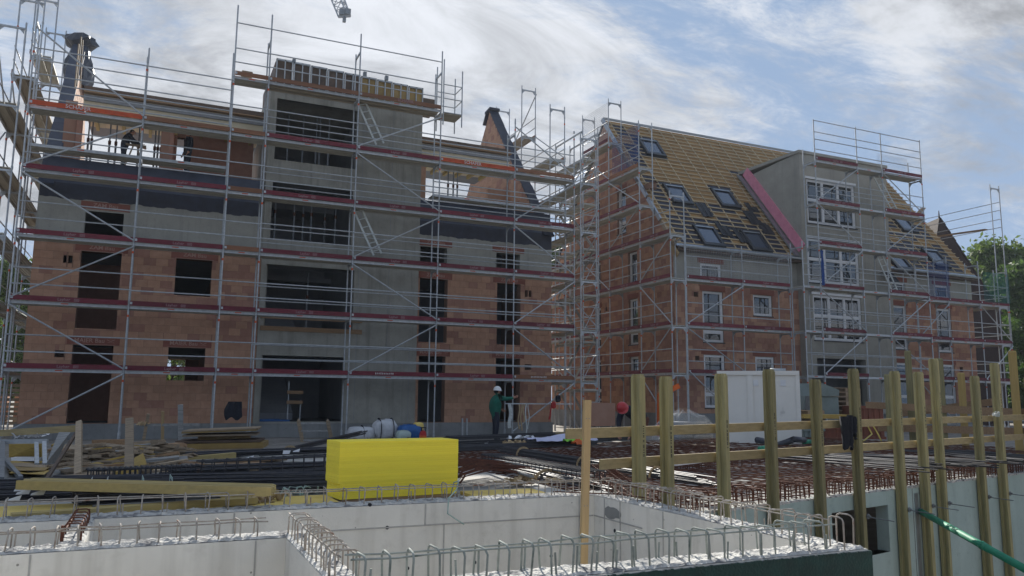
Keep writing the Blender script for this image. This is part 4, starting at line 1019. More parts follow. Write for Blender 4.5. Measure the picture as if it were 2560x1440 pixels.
PC = scaffold(RSF, (34.6, 27.3), 0, 1, [0, 2.3, 4.75, 7.05], [ZR[:3], ZR[:3], ZR[:3]], [8.3, 9.0, 8.9, 8.7], .1, lambda b, k: 'toe', diag=[(0, 4.7, 6.5, 1), (0, 2.3, .4, 1), (2, 6.5, 4.7, 1), (2, 2.7, 4.5, 1)])
# side run at the far right gable
PD = scaffold(RSF, (41.65, 27.35), PI/2, 1, [0, 2.6, 5.2, 7.8], [ZR[:3], ZR[:3]+[8.6], ZR[:3]+[8.6]], [13.3, 9.2, 9.0, 8.7], .1, lambda b, k: None, letter=False)
# run along the near gable
yE = [27.3, 29.6, 32.25, 34.85, 37.45, 40.0]; sE = [y-27.3 for y in yE]
zE = [2.6, 4.61, 6.63, 8.55]
PE = scaffold(RSF, (19.72, 27.3), PI/2, -1, sE, [zE, zE+[10.33, 12.1], zE+[10.33, 12.1, 14.1], zE+[10.33, 12.1], zE], [10.4, 14.3, 16.3, 16.3, 13.0, 10.0], .1, lambda b, k: 'toe' if k < 5 or b == 2 else ('toe_wood', ''),
              diag=[(0, .3, 2.5, 1), (0, 2.6+1.9, 2.7, 1), (0, 4.7, 6.5, 1), (0, 8.4, 6.7, 1), (1, 10.2, 8.6, 1), (1, 10.4, 12.0, 1), (2, 12.2, 14.0, 1), (2, 6.7, 8.4, 1), (2, 4.5, 2.7, 1)])
# nets
def net(name, label, corner, du, dv, nu, nv, mat, r=.004, sag=0, group=None):
    c = Vector(corner); du = Vector(du); dv = Vector(dv); mb = MB(); nrm = du.cross(dv).normalized()
    def pt(i, j):
        a, b = i/nu, j/nv; return c+du*a+dv*b+nrm*(sag*math.sin(PI*a)*math.sin(PI*b))+nrm*random.uniform(-.01, .01)
    G = [[pt(i, j) for j in range(nv+1)] for i in range(nu+1)]
    for i in range(nu+1):
        for j in range(nv):
            mb.tube(G[i][j], G[i][j+1], r, 3, caps=False)
    for j in range(nv+1):
        for i in range(nu): mb.tube(G[i][j], G[i+1][j], r, 3, caps=False)
    return tag(mb.build(name, mat, None, loc=corner), label, 'net', group)
net('safety_net', 'pale grey safety net tied along the eaves deck of the battened roof', (20.5, 27.26, 6.8), (5.75, 0, 0), (0, 0, 1.35), 64, 15, 'steel', .004, .05)
net('safety_net', 'pale net on the top deck beside the gable peak of the right building', (19.7, 32.3, 14.25), (0, 2.5, 0), (0, 0, 1.85), 26, 20, 'steel', .004, .06)
net('safety_net', 'blue net bunched beside the gable peak over the scaffold pole', (19.75, 29.7, 12.3), (.15, 2.5, 0), (0, 0, 1.9), 40, 22, 'blue_net', .005, .25)
net('safety_net', 'blue net hung over the eaves window at the right end', (35.45, 27.22, 6.8), (1.5, 0, 0), (0, 0, 1.75), 24, 28, 'blue_net', .0055, .1)
net('safety_net', 'teal net on the projecting deck at the far right corner', (39.6, 27.22, 6.75), (2.05, 0, 0), (0, 0, 1.6), 34, 28, 'teal_net', .006, .08)
net('safety_net', 'pale net at the right end of the top deck on the grey stair tower', (32.3, 27.25, 12.7), (2.1, 0, 0), (0, 0, 1.1), 22, 14, 'steel', .004, .08)
mb = MB()
for k in range(9): mb.path([(27.45+random.uniform(-.08, .08), 26.42, z) for z in (6.7, 7.2, 7.7, 8.3)], .022, 5)
tag(mb.build('net_bundle', 'blue_net', None, loc=(27.45, 26.42, 6.7)), 'blue net rolled up round a pole in front of the second tower window', 'net')

for z in (11.0, 11.45, 11.95, 12.4):
    for b in (0, 1): inst('guard_rail', rail_me(2.6), RSF, PD(2.6*b, -.03, z), PI/2)
mb = MB(); mb.bar((41.3, 28.0, 10.95), (41.1, 32.2, 11.15), .24, .06); tag(mb.build('scaffold_plank', 'rail_br', None, loc=(41.3, 28, 10.95)), 'brown plank bridging the high scaffold frames at the far right', 'plank')
mb = MB(); mb.bar((34.9, 27.2, 10.95), (36.9, 28.4, 11.75), .24, .06); tag(mb.build('scaffold_plank', 'rail_br', None, loc=(35, 27.2, 11)), 'brown plank sticking out under the top deck scaffold near the far gable', 'plank')
# ================================================================== FOREGROUND: basement walls
PIT = thing('basement_walls', 'bare concrete basement walls in the foreground with bent starter bars along their rough tops', 'basement', (2, 5.4, -2.6))
ZT = .535
def wallbox(x0, y0, x1, y1, name='wall'):
    mb = MB(); mb.box(x0, y0, -2.65, x1, y1, ZT); return mb.build(name, 'conc_pit', PIT)
wallbox(-8, 6.78, 4.17, 7.03); wallbox(3.95, 3.752, 4.168, 6.778); wallbox(-8, 3.75, 3.949, 3.98); wallbox(-8, 5.46, 1.03, 5.68, 'partition_wall'); wallbox(.86, 3.982, 1.028, 5.458, 'partition_wall'); wallbox(-.475, 5.682, -.325, 6.778, 'partition_wall')
def rough_top(x0, y0, x1, y1, nx, ny, seed, amp=.006):
    r = random.Random(seed); mb = MB(); idx = {}
    for i in range(nx+1):
        for j in range(ny+1):
            e = i in (0, nx) or j in (0, ny)
            idx[i, j] = len(mb.v)
            mb.v.append((x0+(x1-x0)*i/nx+(0 if i in (0, nx) else r.uniform(-.006, .006)), y0+(y1-y0)*j/ny+(r.uniform(-.004, .008) if j == 0 else (r.uniform(-.008, .004) if j == ny else r.uniform(-.006, .006))), ZT+(.002 if e else .012)+(r.uniform(0, amp*.6) if e else abs(r.gauss(0, amp)))))
    for i in range(nx):
        for j in range(ny):
            mb.f.append((idx[i, j], idx[i+1, j], idx[i+1, j+1], idx[i, j+1])); mb.m.append(0)
    mb.build('rough_top', 'conc_rough', PIT)
rough_top(-3, 6.782, 4.168, 7.028, 260, 9, 1); rough_top(3.952, 3.756, 4.166, 6.78, 9, 120, 2); rough_top(-1.2, 3.752, 3.95, 3.978, 190, 9, 3); rough_top(-2, 5.462, 1.028, 5.678, 120, 9, 4); rough_top(.862, 3.98, 1.026, 5.46, 8, 64, 5); rough_top(-.473, 5.68, -.327, 6.78, 7, 44, 6)
# formwork joints left as thin ridges
def ridge(x0, y0, z0, x1, y1, z1):
    mb = MB(); mb.box(x0, y0, z0, x1, y1, z1); mb.build('formwork_joint', 'joint', PIT)
zj = onY(1300, 1299, 6.78).z
ridge(.9, 6.774, zj-.006, 3.94, 6.782, zj+.006)
for px, za, zb in ((1063, zj, .53), (1110, -2.6, zj), (585, -2.6, .53), (1448, -2.6, .53)):
    x = onY(px, 1300, 6.78).x; ridge(x-.006, 6.774, za, x+.006, 6.782, zb)
for px, za, zb in ((1512, -2.6, .53), (1551, -2.6, .53), (1658, -2.6, .53)):
    y = onX(px, 1300, 3.95).y; ridge(3.944, y-.006, za, 3.952, y+.006, zb)
ridge(3.944, 5.95, zj-.006, 3.952, 6.77, zj+.006)
for px in (637, 75):
    x = onY(px, 1400, 5.46).x; ridge(x-.005, 5.455, -2.6, x+.005, 5.462, .53)
for px, py in ((968, 1319), (1019, 1421), (1187, 1406), (1378, 1390), (925, 1262)):
    p = onY(px, py, 6.777); mb = MB(); mb.tube((p.x, 6.775, p.z), (p.x, 6.79, p.z), .016, 10); mb.build('tie_hole', 'dark', PIT)
p = onX(1537, 1327, 3.949); mb = MB(); mb.tube((3.946, p.y, p.z), (3.96, p.y, p.z), .018, 10); mb.build('tie_hole', 'dark', PIT)
# damp patch in the corner of the right wall
mb = MB(); r = random.Random(3); c = onX(1530, 1282, 3.948)
mb.poly([(3.9465, c.y+.16*math.cos(t*PI/9)*r.uniform(.8, 1.15), c.z+.055*math.sin(t*PI/9)*r.uniform(.75, 1.2)) for t in range(18)]); mb.build('cement_patch', 'conc_plinth', PIT)
# dark green coating on the outside
mb = MB(); n = 300
for i in range(n):
    a = -2+(6.19)*i/n; b = -2+6.19*(i+1)/n; za = ZT-.003-.008*random.random()
    mb.quad((a, 3.738, -2.6), (b, 3.738, -2.6), (b, 3.738, za), (a, 3.738, za)); mb.quad((a, 3.738, za), (b, 3.738, za), (b, 3.751, za), (a, 3.751, za))
mb.box(4.17, 3.739, -2.6, 4.186, 5.9, ZT-.008); mb.build('coating', 'bitumen_green', PIT)
# starter bars
_ub = {}
def ubar(w, h, mat, r=.006, tilt=0, seed=0):
    k = (round(w, 3), round(h, 3), mat, r, seed)
    if k in _ub: return _ub[k]
    rn = random.Random(seed); j = lambda: rn.uniform(-.006, .006); c = .025; mb = MB()
    pts = [(j(), -w/2, -.03), (j(), -w/2+j(), h-c), (0, -w/2+c*.3, h-c*.3), (0, -w/2+c, h), (j(), w/2-c, h+j()*.4), (0, w/2-c*.3, h-c*.3), (j(), w/2+j(), h-c), (j(), w/2, -.03)]
    mb.path(pts, r, 6); _ub[k] = mb.mesh('starter_bar', mat, smooth=True); return _ub[k]
def bars_along(p, q, across, spacing, w, h, mat, seed, long_bars=True, r=.0052, jit=.02, z=ZT, parent=None, double=.25, lname='long_bar'):
    rn = random.Random(seed); p = Vector(p); q = Vector(q); d = q-p; L = d.length; d.normalize(); s = spacing*.5
    ang = math.atan2(d.y, d.x)
    while s < L:
        hh = h*rn.choice((1, .97, 1.04, .93)); sd = rn.randrange(4)
        inst('starter_bar', ubar(w, round(hh, 3), mat, r, 0, sd), parent or PIT, p+d*s+Vector((0, 0, z)), rot=(rn.uniform(-.03, .03), rn.uniform(-.06, .06), ang+rn.uniform(-.12, .12)))
        if rn.random() < double:
            mb = MB(); e = p+d*(s+.025)+across*(w/2*rn.choice((-1, 1))); mb.tube(e+Vector((0, 0, z-.02)), e+Vector((rn.uniform(-.01, .01), 0, z+h*rn.uniform(.5, .85))), r, 6); mb.build('single_bar', mat, parent or PIT)
        s += spacing*rn.uniform(1-jit*4, 1+jit*4)
    if long_bars:
        for sg in (-1, 1):
            n = 14; pts = [p+d*(L*i/n)+across*(w/2-.012)*sg+Vector((0, 0, z+h-.018+rn.uniform(-.006, .006))) for i in range(n+1)]
            mb = MB(); mb.path(pts, r*.95, 6); mb.build(lname, mat, parent or PIT, smooth=True)
bars_along((-3, 6.905, 0), (4.1, 6.905, 0), Vector((0, 1, 0)), .155, .15, .15, 'cem_bar', 1)
bars_along((4.06, 4.0, 0), (4.06, 6.7, 0), Vector((1, 0, 0)), .125, .14, .17, 'cem_bar', 2)
bars_along((.9, 3.865, 0), (3.95, 3.865, 0), Vector((0, 1, 0)), .125, .15, .175, 'green_bar', 3, double=.6, r=.0058)
bars_along((-1.8, 5.57, 0), (.75, 5.57, 0), Vector((0, 1, 0)), .115, .14, .125, 'cem_bar', 4, double=.1)
bars_along((.945, 4.0, 0), (.945, 5.6, 0), Vector((1, 0, 0)), .125, .12, .15, 'cem_bar', 5, double=.5)
bars_along((3.93, 3.80, 0), (4.12, 3.86, 0), Vector((0, 1, 0)), .1, .1, .2, 'cem_bar', 6, long_bars=False)
bars_along((-.40, 5.8, 0), (-.40, 6.75, 0), Vector((1, 0, 0)), .15, .10, .10, 'rust', 7, long_bars=True, double=0, r=.005)
for sx in (-.45, -.35):
    mb = MB(); mb.tube((sx, 5.75, ZT), (sx, 5.75, ZT+.11), .011, 6); mb.build('single_bar', 'rust', PIT)
mb = MB(); mb.path([(3.6, 6.96, ZT+.03), (4.1, 6.5, ZT+.035), (4.12, 5.9, ZT+.05)], .006, 6); mb.path([(3.9, 6.9, ZT+.1), (4.1, 6.6, ZT+.12), (4.1, 5.7, ZT+.13)], .006, 6); mb.build('long_bar', 'rust', PIT)
# loose strapping wire bent over the back wall
p0_ = onY(1143, 1215, 7.0)
mb = MB(); mb.path([onY(1128, 1232, 7.1), onY(1135, 1206, 7.0), onY(1146, 1203, 6.95), onY(1143, 1222, 6.85), onY(1122, 1245, 6.75), onY(1119, 1284, 6.74), onY(1160, 1311, 6.6)], .006, 6)
tag(mb.build('strapping', 'strap_g', None, True, loc=onY(1143, 1222, 6.85)), 'loose green plastic strap bent over the back basement wall', 'strap')

# ------------------------------------------------------------------ right-hand slab edge (greenish wall), reinforcement, fence
GW = thing('garage_wall', 'greenish concrete wall on the right with a dark rectangular opening', 'wall', GP0+Vector((0, 0, -2.6)))
fg = lambda u, w, z: tuple(GP0+GD*u+GN*w+Vector((0, 0, z)))
GH = (2.68, -.50, 4.06, .10)
mb = MB(); slab_wall(mb, fg, lambda z: (-.93, 16), [-2.65, ZS], [GH], .17); mb.build('wall', 'green_wall', GW)
for u in (1.55, 4.75, 4.95, 7.2, 10.4):
    mb = MB(); mb.obox(fg(u, -.001, -1.15), GD*.005, GN*.004, (0, 0, 1.42)); mb.build('panel_joint', 'conc_plinth', GW)
mb = MB(); mb.obox(fg(4.85, -.004, -1.3), GD*.05, GN*.004, (0, 0, 1.5)); mb.build('sealing_strip', 'zinc', GW)
mb = MB(); r = random.Random(8)
for i in range(170):
    a = -.9+.1*i; mb.obox(fg(a+.05, .04, ZS+.006), GD*.052, GN*r.uniform(.03, .045), (0, 0, r.uniform(.005, .016)))
mb.build('edge_crust', 'conc_rough', GW, kind='stuff')
mb = MB(); mb.quad(fg(-1.05, .0, ZS-.006), fg(16, 0, ZS-.006), fg(14, 9.5, ZS-.006), fg(1.1, 9.5, ZS-.006)); o = mb.build('garage_slab', 'slab'); struct(o)
RM = thing('reinforcement_mat', 'rusty reinforcement mat of crossing bars on the right-hand slab', 'reinforcement', GP0+Vector((0, 0, ZS)))
rn = random.Random(21); mb = MB()
def wobble(a, b, zc, r=.006):
    n = 5; pts = []
    for i in range(n+1):
        p = Vector(a)+(Vector(b)-Vector(a))*i/n; pts.append(p+Vector((rn.uniform(-.015, .015), rn.uniform(-.015, .015), zc+rn.uniform(-.012, .012))))
    mb.path(pts, r, 4)
for zc in (.06, .18):
    w = .08
    while w < 8.2:
        u0 = -.9+max(0, (w-.3))*.30
        wobble(fg(u0, w, ZS), fg(14, w, ZS), zc); w += .2
    u = -.8
    while u < 14:
        w1 = 8.2 if u > 1.8 else .4+(u+.9)*3
        wobble(fg(u, .03, ZS), fg(u, min(w1, 8.2), ZS), zc-.014); u += .2
mb.build('mat_bars', 'rust', RM, kind='stuff')
s = -.85
while s < 13.5:
    h = rn.uniform(.15, .24)
    inst('edge_bar', ubar(.20, round(h, 2), 'rust', .008, 0, rn.randrange(4)), RM, fg(s, .17, ZS), rot=(rn.uniform(-.05, .05), rn.uniform(-.08, .08), math.atan2(GD.y, GD.x)+rn.uniform(-.2, .2)))
    s += rn.uniform(.075, .14)
# second row of upright bars farther back
s = 1.2
while s < 6:
    inst('edge_bar', ubar(.20, .22, 'rust', .008, 0, rn.randrange(4)), RM, fg(s, 3.6+rn.uniform(-.1, .1), ZS), rz=math.atan2(GD.y, GD.x)); s += .09

FE = thing('guard_fence', 'timber guard fence of grooved posts and two rails along the right-hand slab edge', 'fence', GP0+Vector((0, 0, -.9)), 'timber guard fences')
def beam_mesh(mb, c0, c1, du, dw, fu=.075, fw=.118, ft=.032, web=.026):
    """I-beam from c0 to c1; flanges face +-dw"""
    du = Vector(du); dw = Vector(dw); a, b = fu/2, fw/2
    sec = [(-a, -b), (a, -b), (a, -b+ft), (web/2, -b+ft+.012), (web/2, b-ft-.012), (a, b-ft), (a, b), (-a, b), (-a, b-ft), (-web/2, b-ft-.012), (-web/2, -b+ft+.012), (-a, -b+ft)]
    c0 = Vector(c0); c1 = Vector(c1); ax = (c1-c0).normalized(); n = len(sec); i = len(mb.v)
    st_ = [(c0, 1), (c1-ax*.035, 1), (c1, .8)]
    for c, k in st_:
        for u, w in sec: mb.v.append(tuple(c+du*u*k+dw*w*k))
    for q in range(2):
        for k in range(n):
            k2 = (k+1) % n; mb.f.append((i+q*n+k, i+q*n+k2, i+(q+1)*n+k2, i+(q+1)*n+k)); mb.m.append(0)
    mb.f.append(tuple(i+k for k in range(n))[::-1]); mb.m.append(0); mb.f.append(tuple(i+2*n+k for k in range(n))); mb.m.append(0)
PT_ = [(-.77, 1.69), (-.39, 1.68), (.47, 1.73), (1.3, 1.8), (2.22, 1.71), (3.08, 1.86), (4.11, 1.86), (4.77, 1.87), (5.25, 2.07), (6.54, 1.86), (7.3, 2.08), (8.6, 1.9), (9.8, 1.95)]
TIES = {5, 6, 7, 8, 9, 10}
for i, (t, zt) in enumerate(PT_):
    u = t*1.045; zt = 1.45-(1.45-zt)*1.045; mb = MB()
    a = random.uniform(-.12, .12); du = GD*math.cos(a)+GN*math.sin(a); dw = GN*math.cos(a)-GD*math.sin(a)
    lean = GD*random.uniform(-.012, .012)
    beam_mesh(mb, fg(u, -.075, -1.6 if i > 3 else -.9), Vector(fg(u, -.075, zt))+lean, du, dw); p = mb.build('post', 'post', FE)
    mb = MB(); r = random.Random(i+40); z = zt-.5      # stencilled mill marks down the flange
    for k in range(7):
        for q in range(3):
            if r.random() < .75: mb.obox(Vector(fg(u+.004, -.135, z-k*.045-q*.012)), du*.009, dw*.0006, (0, 0, .004))
    m_ = mb.build('stamp', 'dark', None); m_.parent = p
    for v in m_.data.vertices: v.co -= FE.location
    if i in TIES:
        mb = MB(); c = Vector(fg(u+.05, -.14, .03)); mb.tube(c+GN*.16, c-GN*.34+Vector((0, 0, -.02)), .007, 6); mb.tube(c, c-GN*.012, .034, 10); mb.tube(c-GN*.012, c-GN*.04, .016, 6); mb.build('tie_rod', 'steel_d', FE)
for z0, z1, nm in ((1.14, 1.215, 'u'), (.845, .885, 'l')):
    us = [-1.65 if nm == 'u' else -1.22, 2.5, 6.9, 11.5]
    for a, b in zip(us, us[1:]):
        za = z0+(z1-z0)*(a+1.3)/9.6; zb = z0+(z1-z0)*(b+1.3)/9.6; off = random.uniform(0, .004)
        mb = MB(); mb.bar(fg(a, .03+off, za), fg(b, .03+off, zb), .03, .095); mb.build('rail', 'rail', FE)
# far fence beyond the mat
FB = thing('guard_fence', 'taller yellowish guard fence standing behind the reinforcement mat', 'fence', onZ(2300, 1118, .2), 'timber guard fences')
BP = [(2218, 936, 20.5, 'post'), (2269, 877, 20.6, 'post'), (2348, 896, 19.4, 'post'), (2402, 932, 19.3, 'post_y'), (2530, 877, 17.5, 'post_y'), (2630, 930, 17.0, 'post_y')]
for px, top, D, mt in BP:
    c = atD(px, 1118, D); t = atD(px, top, D); c = Vector((t.x, t.y, .05)); mb = MB()
    v = Vector((-t.y, t.x, 0)).normalized(); beam_mesh(mb, c, Vector((t.x, t.y, t.z)), v, Vector((v.y, -v.x, 0)), .16, .2, .045, .05); mb.build('post', mt, FB)
for ys in (((2165, 1012, 21), (2348, 1022, 19.2), (2640, 1036, 16.6)), ((2195, 1070, 21), (2348, 1073, 19.2), (2640, 1082, 16.6)), ((2220, 1038, 22), (2480, 1005, 19.5))):
    for a, b in zip(ys, ys[1:]):
        mb = MB(); mb.bar(atD(*a), atD(*b), .04, .17); mb.build('rail', 'rail_br', FB)
# lone pine stake standing in front of the corner
p = onZ(1462, 1440, .0); base = onY(1458, 1440, 5.6); top = onY(1468, 1000, 5.6)
STK = tag(MB().build('x', 'stake') if False else thing('timber_stake', 'single fresh pine slat standing upright inside the basement pit', 'timber stake', (base.x, 5.6, -2.6)), 'single fresh pine slat standing upright inside the basement pit', 'timber stake')
mb = MB(); d_ = (top-base).normalized(); mb.bar(base-d_*2.2, top, .062, .032, up=(0, 1, 0)); mb.build('slat', 'stake', STK)
mb = MB()
for zz_ in (1.3, .62): 
    for sx in (-.012, .012): c = base+d_*((zz_-base.z)/d_.z)+Vector((sx, -.0165, 0)); mb.tube(c, c+Vector((0, -.003, 0)), .004, 6)
mb.build('nail', 'steel_d', STK)
# green pipe
a = onY(2297, 1276, 8.0); b = atD(2600, 1443, 8.0)
GPi = thing('drain_pipe', 'long green plastic drain pipe slanting across the right-hand wall', 'pipe', b)
mb = MB(); mb.tube(a, b, .042, 20); mb.build('tube', 'pipe', GPi, smooth=True)
d_ = (b-a).normalized(); mb = MB(); mb.tube(a+d_*-.05, a+d_*.08, .045, 20); mb.build('end_cap', 'steel_d', GPi, smooth=True)
c = a+(b-a)*.60; mb = MB(); mb.tube(c, c+d_*.035, .05, 20); mb.tube(c+d_*.035, c+d_*.16, .046, 20); mb.build('socket', 'pipe', GPi, smooth=True)

# ------------------------------------------------------------------ yellow insulation
YS = thing('insulation_stack', 'tall stack of bright yellow insulation boards behind the basement wall', 'insulation boards', (2.27, 7.8, .49))
r = random.Random(5); nbd = 26; z = .50; zt = atD(848, 1105, (onZ(848, 1250, .5)-EYE).dot(FW)).z; hb = (zt-z)/nbd
fl = onZ(849, 1250, .5); fr_ = onZ(1143, 1233, .5); ang = math.atan2(fr_.y-fl.y, fr_.x-fl.x); LY = (fr_-fl).length
for i in range(nbd):
    off = .018 if i >= 7 else 0
    mb = MB(); dx = r.uniform(-.0012, .0012)-off; dy = r.uniform(-.0012, .0012)-off*.3
    e = .0011
    x0, x1, y0, y1, za, zb = dx, LY+dx+off, dy, .40+dy, z+hb*i+.0005, z+hb*(i+1)-.0005
    lo = [(x0+e, y0+e, za), (x1-e, y0+e, za), (x1-e, y1-e, za), (x0+e, y1-e, za)]; m1 = [(x0, y0, za+e), (x1, y0, za+e), (x1, y1, za+e), (x0, y1, za+e)]
    m2 = [(x0, y0, zb-e), (x1, y0, zb-e), (x1, y1, zb-e), (x0, y1, zb-e)]; hi = [(x0+e, y0+e, zb), (x1-e, y0+e, zb), (x1-e, y1-e, zb), (x0+e, y1-e, zb)]
    R = Matrix.Rotation(ang, 3, 'Z')
    for ring in (lo, m1, m2, hi): mb.v += [tuple(R@Vector((p[0], p[1], 0))+Vector((fl.x, fl.y, p[2]))) for p in ring]
    mb.f.append((3, 2, 1, 0)); mb.f.append((12, 13, 14, 15))
    for q in range(3):
        for k in range(4): mb.f.append((q*4+k, q*4+(k+1) % 4, q*4+4+(k+1) % 4, q*4+4+k))
    mb.m = [0]*len(mb.f); mb.build('board', 'yellow', YS)
mb = MB(); mb.box(fl.x+.02, fl.y+.02, .475, fl.x+1.15, fl.y+.45, .497); tag(mb.build('bearing_plank', 'rail_br', None, loc=(fl.x, fl.y, .48)), 'brown plank under the tall yellow insulation stack', 'plank')
def ysheet(x0, y0, x1, y1, z, label, rz=0):
    mb = MB(); c = Vector(((x0+x1)/2, (y0+y1)/2, z)); R = Matrix.Rotation(rz, 3, 'Z')
    mb.obox(c, R@Vector(((x1-x0)/2, 0, 0)), R@Vector((0, (y1-y0)/2, 0)), (0, 0, .015)); tag(mb.build('insulation_sheet', 'yellow_pale', None, loc=c), label, 'insulation sheet', 'pale yellow sheets on the slab')
ysheet(-2.2, 7.1, -.4, 8.05, .49, 'pale yellow sheet on the slab at the far left edge', .03)
ysheet(-.38, 7.12, .62, 7.75, .50, 'pale yellow sheet under the strapped pack of bent bars', -.03)
ysheet(.66, 7.1, 1.62, 7.95, .49, 'pale yellow sheet left of the tall insulation stack, under the loose straps', .02)
ysheet(2.95, 7.12, 3.75, 7.8, .49, 'pale yellow sheet in sunlight right of the tall insulation stack', -.04)
# ================================================================== MATERIAL LYING ON THE SLAB
def bundle(label, p, q, n, rad, group='bundles of dark reinforcement bars', r=.010, flat=1.0, spread=.0, name='rebar_bundle', mat='rebar_i', ties=2, seed=1, sag=0):
    rn = random.Random(seed); p = Vector(p); q = Vector(q); d = (q-p).normalized(); side = d.cross(Vector((0, 0, 1))).normalized(); L = (q-p).length
    t = thing(name, label, 'reinforcement bars', p, group); mb = MB()
    for i in range(n):
        a = rn.uniform(0, 2*PI); rr_ = rad*math.sqrt(rn.random()); o = side*math.cos(a)*rr_*flat+Vector((0, 0, abs(math.sin(a))*rr_))
        o2 = o+side*rn.uniform(-spread, spread)+Vector((0, 0, rn.uniform(0, spread*.2))); e0 = rn.uniform(-.12, .12); e1 = rn.uniform(-.2, .2)
        m = (p+q)/2+o*.5+o2*.5+Vector((0, 0, rn.uniform(-.01, .01)-sag)); mb.path([p+o+d*e0, m, q+o2+d*e1], r, 5)
    mb.build('bars', mat, t, kind='stuff')
    for k in range(ties):
        c = p+(q-p)*(k+.5+rn.uniform(-.15, .15))/ties; mb = MB(); pts = [c+side*math.cos(a)*(rad*flat+.015)+Vector((0, 0, max(-.01, math.sin(a)*(rad+.02)))) for a in [PI*j/8 for j in range(9)]]
        for a, b in zip(pts, pts[1:]): mb.bar(a, b, .035, .003, up=d)
        mb.build('strap', 'sack', t)
    return t
def gx(px, py, z): return onZ(px, py, z)
bundle('long dark bundle of bars running diagonally over the mat beside the first posts', gx(1258, 1130, .52), gx(1768, 1214, .48), 34, .11, ties=3, seed=3, r=.009)
bundle('loose bluish bars spread flat over the mat behind the middle posts', gx(2010, 1140, .50), gx(2420, 1172, .50), 46, .06, flat=22, spread=.25, ties=0, seed=4, r=.010)
bundle('loose grey bars spread flat beside the far right posts', gx(2330, 1128, .50), gx(2640, 1160, .50), 26, .05, flat=18, spread=.2, ties=0, seed=14, r=.010)
bundle('dark bars stacked in front of the man in green, nearest the far building', gx(1120, 1100, .2), gx(1560, 1083, .2), 40, .12, flat=3.0, ties=0, seed=5)
bundle('dark bars lying in front of the man in green, under the lavender cloth', gx(1120, 1118, .40), gx(1570, 1098, .40), 46, .12, flat=3.4, ties=0, seed=6)
bundle('dark bars right behind the tall yellow stack', gx(980, 1135, .45), gx(1480, 1112, .45), 36, .10, flat=3.0, ties=0, seed=7)
bundle('dark bars at the far left edge below the steel rack', gx(-140, 1226, .50), gx(430, 1212, .50), 34, .09, flat=2.6, ties=0, seed=8, r=.011)
bundle('dark bars at the far left just behind the pale yellow sheet', gx(-140, 1250, .50), gx(400, 1232, .50), 30, .07, flat=2.6, ties=0, seed=9, r=.011)
bundle('dark bars running behind the lying formwork beam to the yellow stack', gx(120, 1214, .50), gx(850, 1200, .50), 48, .10, flat=2.6, ties=0, seed=10, r=.010)
bundle('dark bars just left of the tall yellow stack', gx(420, 1240, .50), gx(850, 1222, .50), 34, .08, flat=2.4, ties=0, seed=11, r=.010)
bundle('dark bars crossing behind the cage left of the yellow stack', gx(430, 1188, .50), gx(850, 1172, .50), 34, .10, flat=3.0, ties=0, seed=12, r=.010)
bundle('dark bars lying behind the splintered boards', gx(420, 1146, .50), gx(860, 1128, .50), 30, .10, flat=2.5, ties=0, seed=13, r=.010)
bundle('dark bars propped on the boards left of the white sacks', atD(560, 1168, 12.5), atD(905, 1085, 17.5), 22, .07, flat=1.6, ties=1, seed=15, r=.009)
bundle('steep dark bundle lying toward the corner of the pit', gx(1210, 1158, .52), gx(1500, 1226, .50), 26, .08, flat=2, ties=1, seed=16, r=.009)
# bright bars/slats on the mat
for i, (a, b, lb) in enumerate((((1208, 1150), (1330, 1192), 'pale slat lying over the cage, left one'), ((1240, 1150), (1480, 1190), 'pale slat lying over the cage, right and longer one'), ((1690, 1162), (1750, 1155), 'short white slat lying on the mat between the second and third posts'))):
    mb = MB(); p = gx(*a, .62); q = gx(*b, .60); mb.bar(p, q, .05, .02); tag(mb.build('slat', 'plank_g' if i < 2 else 'paper', None, loc=p), lb, 'slat')
def cage(label, p, q, w, h, n, mat='rebar', r=.008):
    p = Vector(p); q = Vector(q); d = (q-p).normalized(); side = d.cross(Vector((0, 0, 1))).normalized(); t = thing('rebar_cage', label, 'reinforcement cage', p, 'reinforcement cages')
    for sx in (-1, 0, 1):
        for z in (0, h):
            mb = MB(); mb.tube(p+side*sx*w/2+Vector((0, 0, z)), q+side*sx*w/2+Vector((0, 0, z)), r*1.2, 6); mb.build('long_bar', mat, t)
    for i in range(n):
        c = p+(q-p)*(i+.5)/n; mb = MB(); e = .012
        mb.path([c+side*(-w/2-e)+Vector((0, 0, -e)), c+side*(w/2+e)+Vector((0, 0, -e)), c+side*(w/2+e)+Vector((0, 0, h+e)), c+side*(-w/2-e)+Vector((0, 0, h+e)), c+side*(-w/2-e)+Vector((0, 0, -e))], r, 5); mb.build('stirrup', mat, t)
cage('dark bar cage with close stirrups behind the lying beam', gx(215, 1203, .52), gx(500, 1190, .52), .22, .12, 22)
cage('dark bar cage with wide stirrups running to the yellow stack', gx(500, 1190, .55), gx(835, 1170, .55), .25, .16, 12)
cage('grey bar cage lying beside the pit corner', gx(1225, 1162, .5), gx(1490, 1215, .5), .28, .15, 26)
cage('rusty cage lying on the near right mat', gx(1500, 1190, .48), gx(1560, 1240, .42), .2, .14, 14, 'rust')
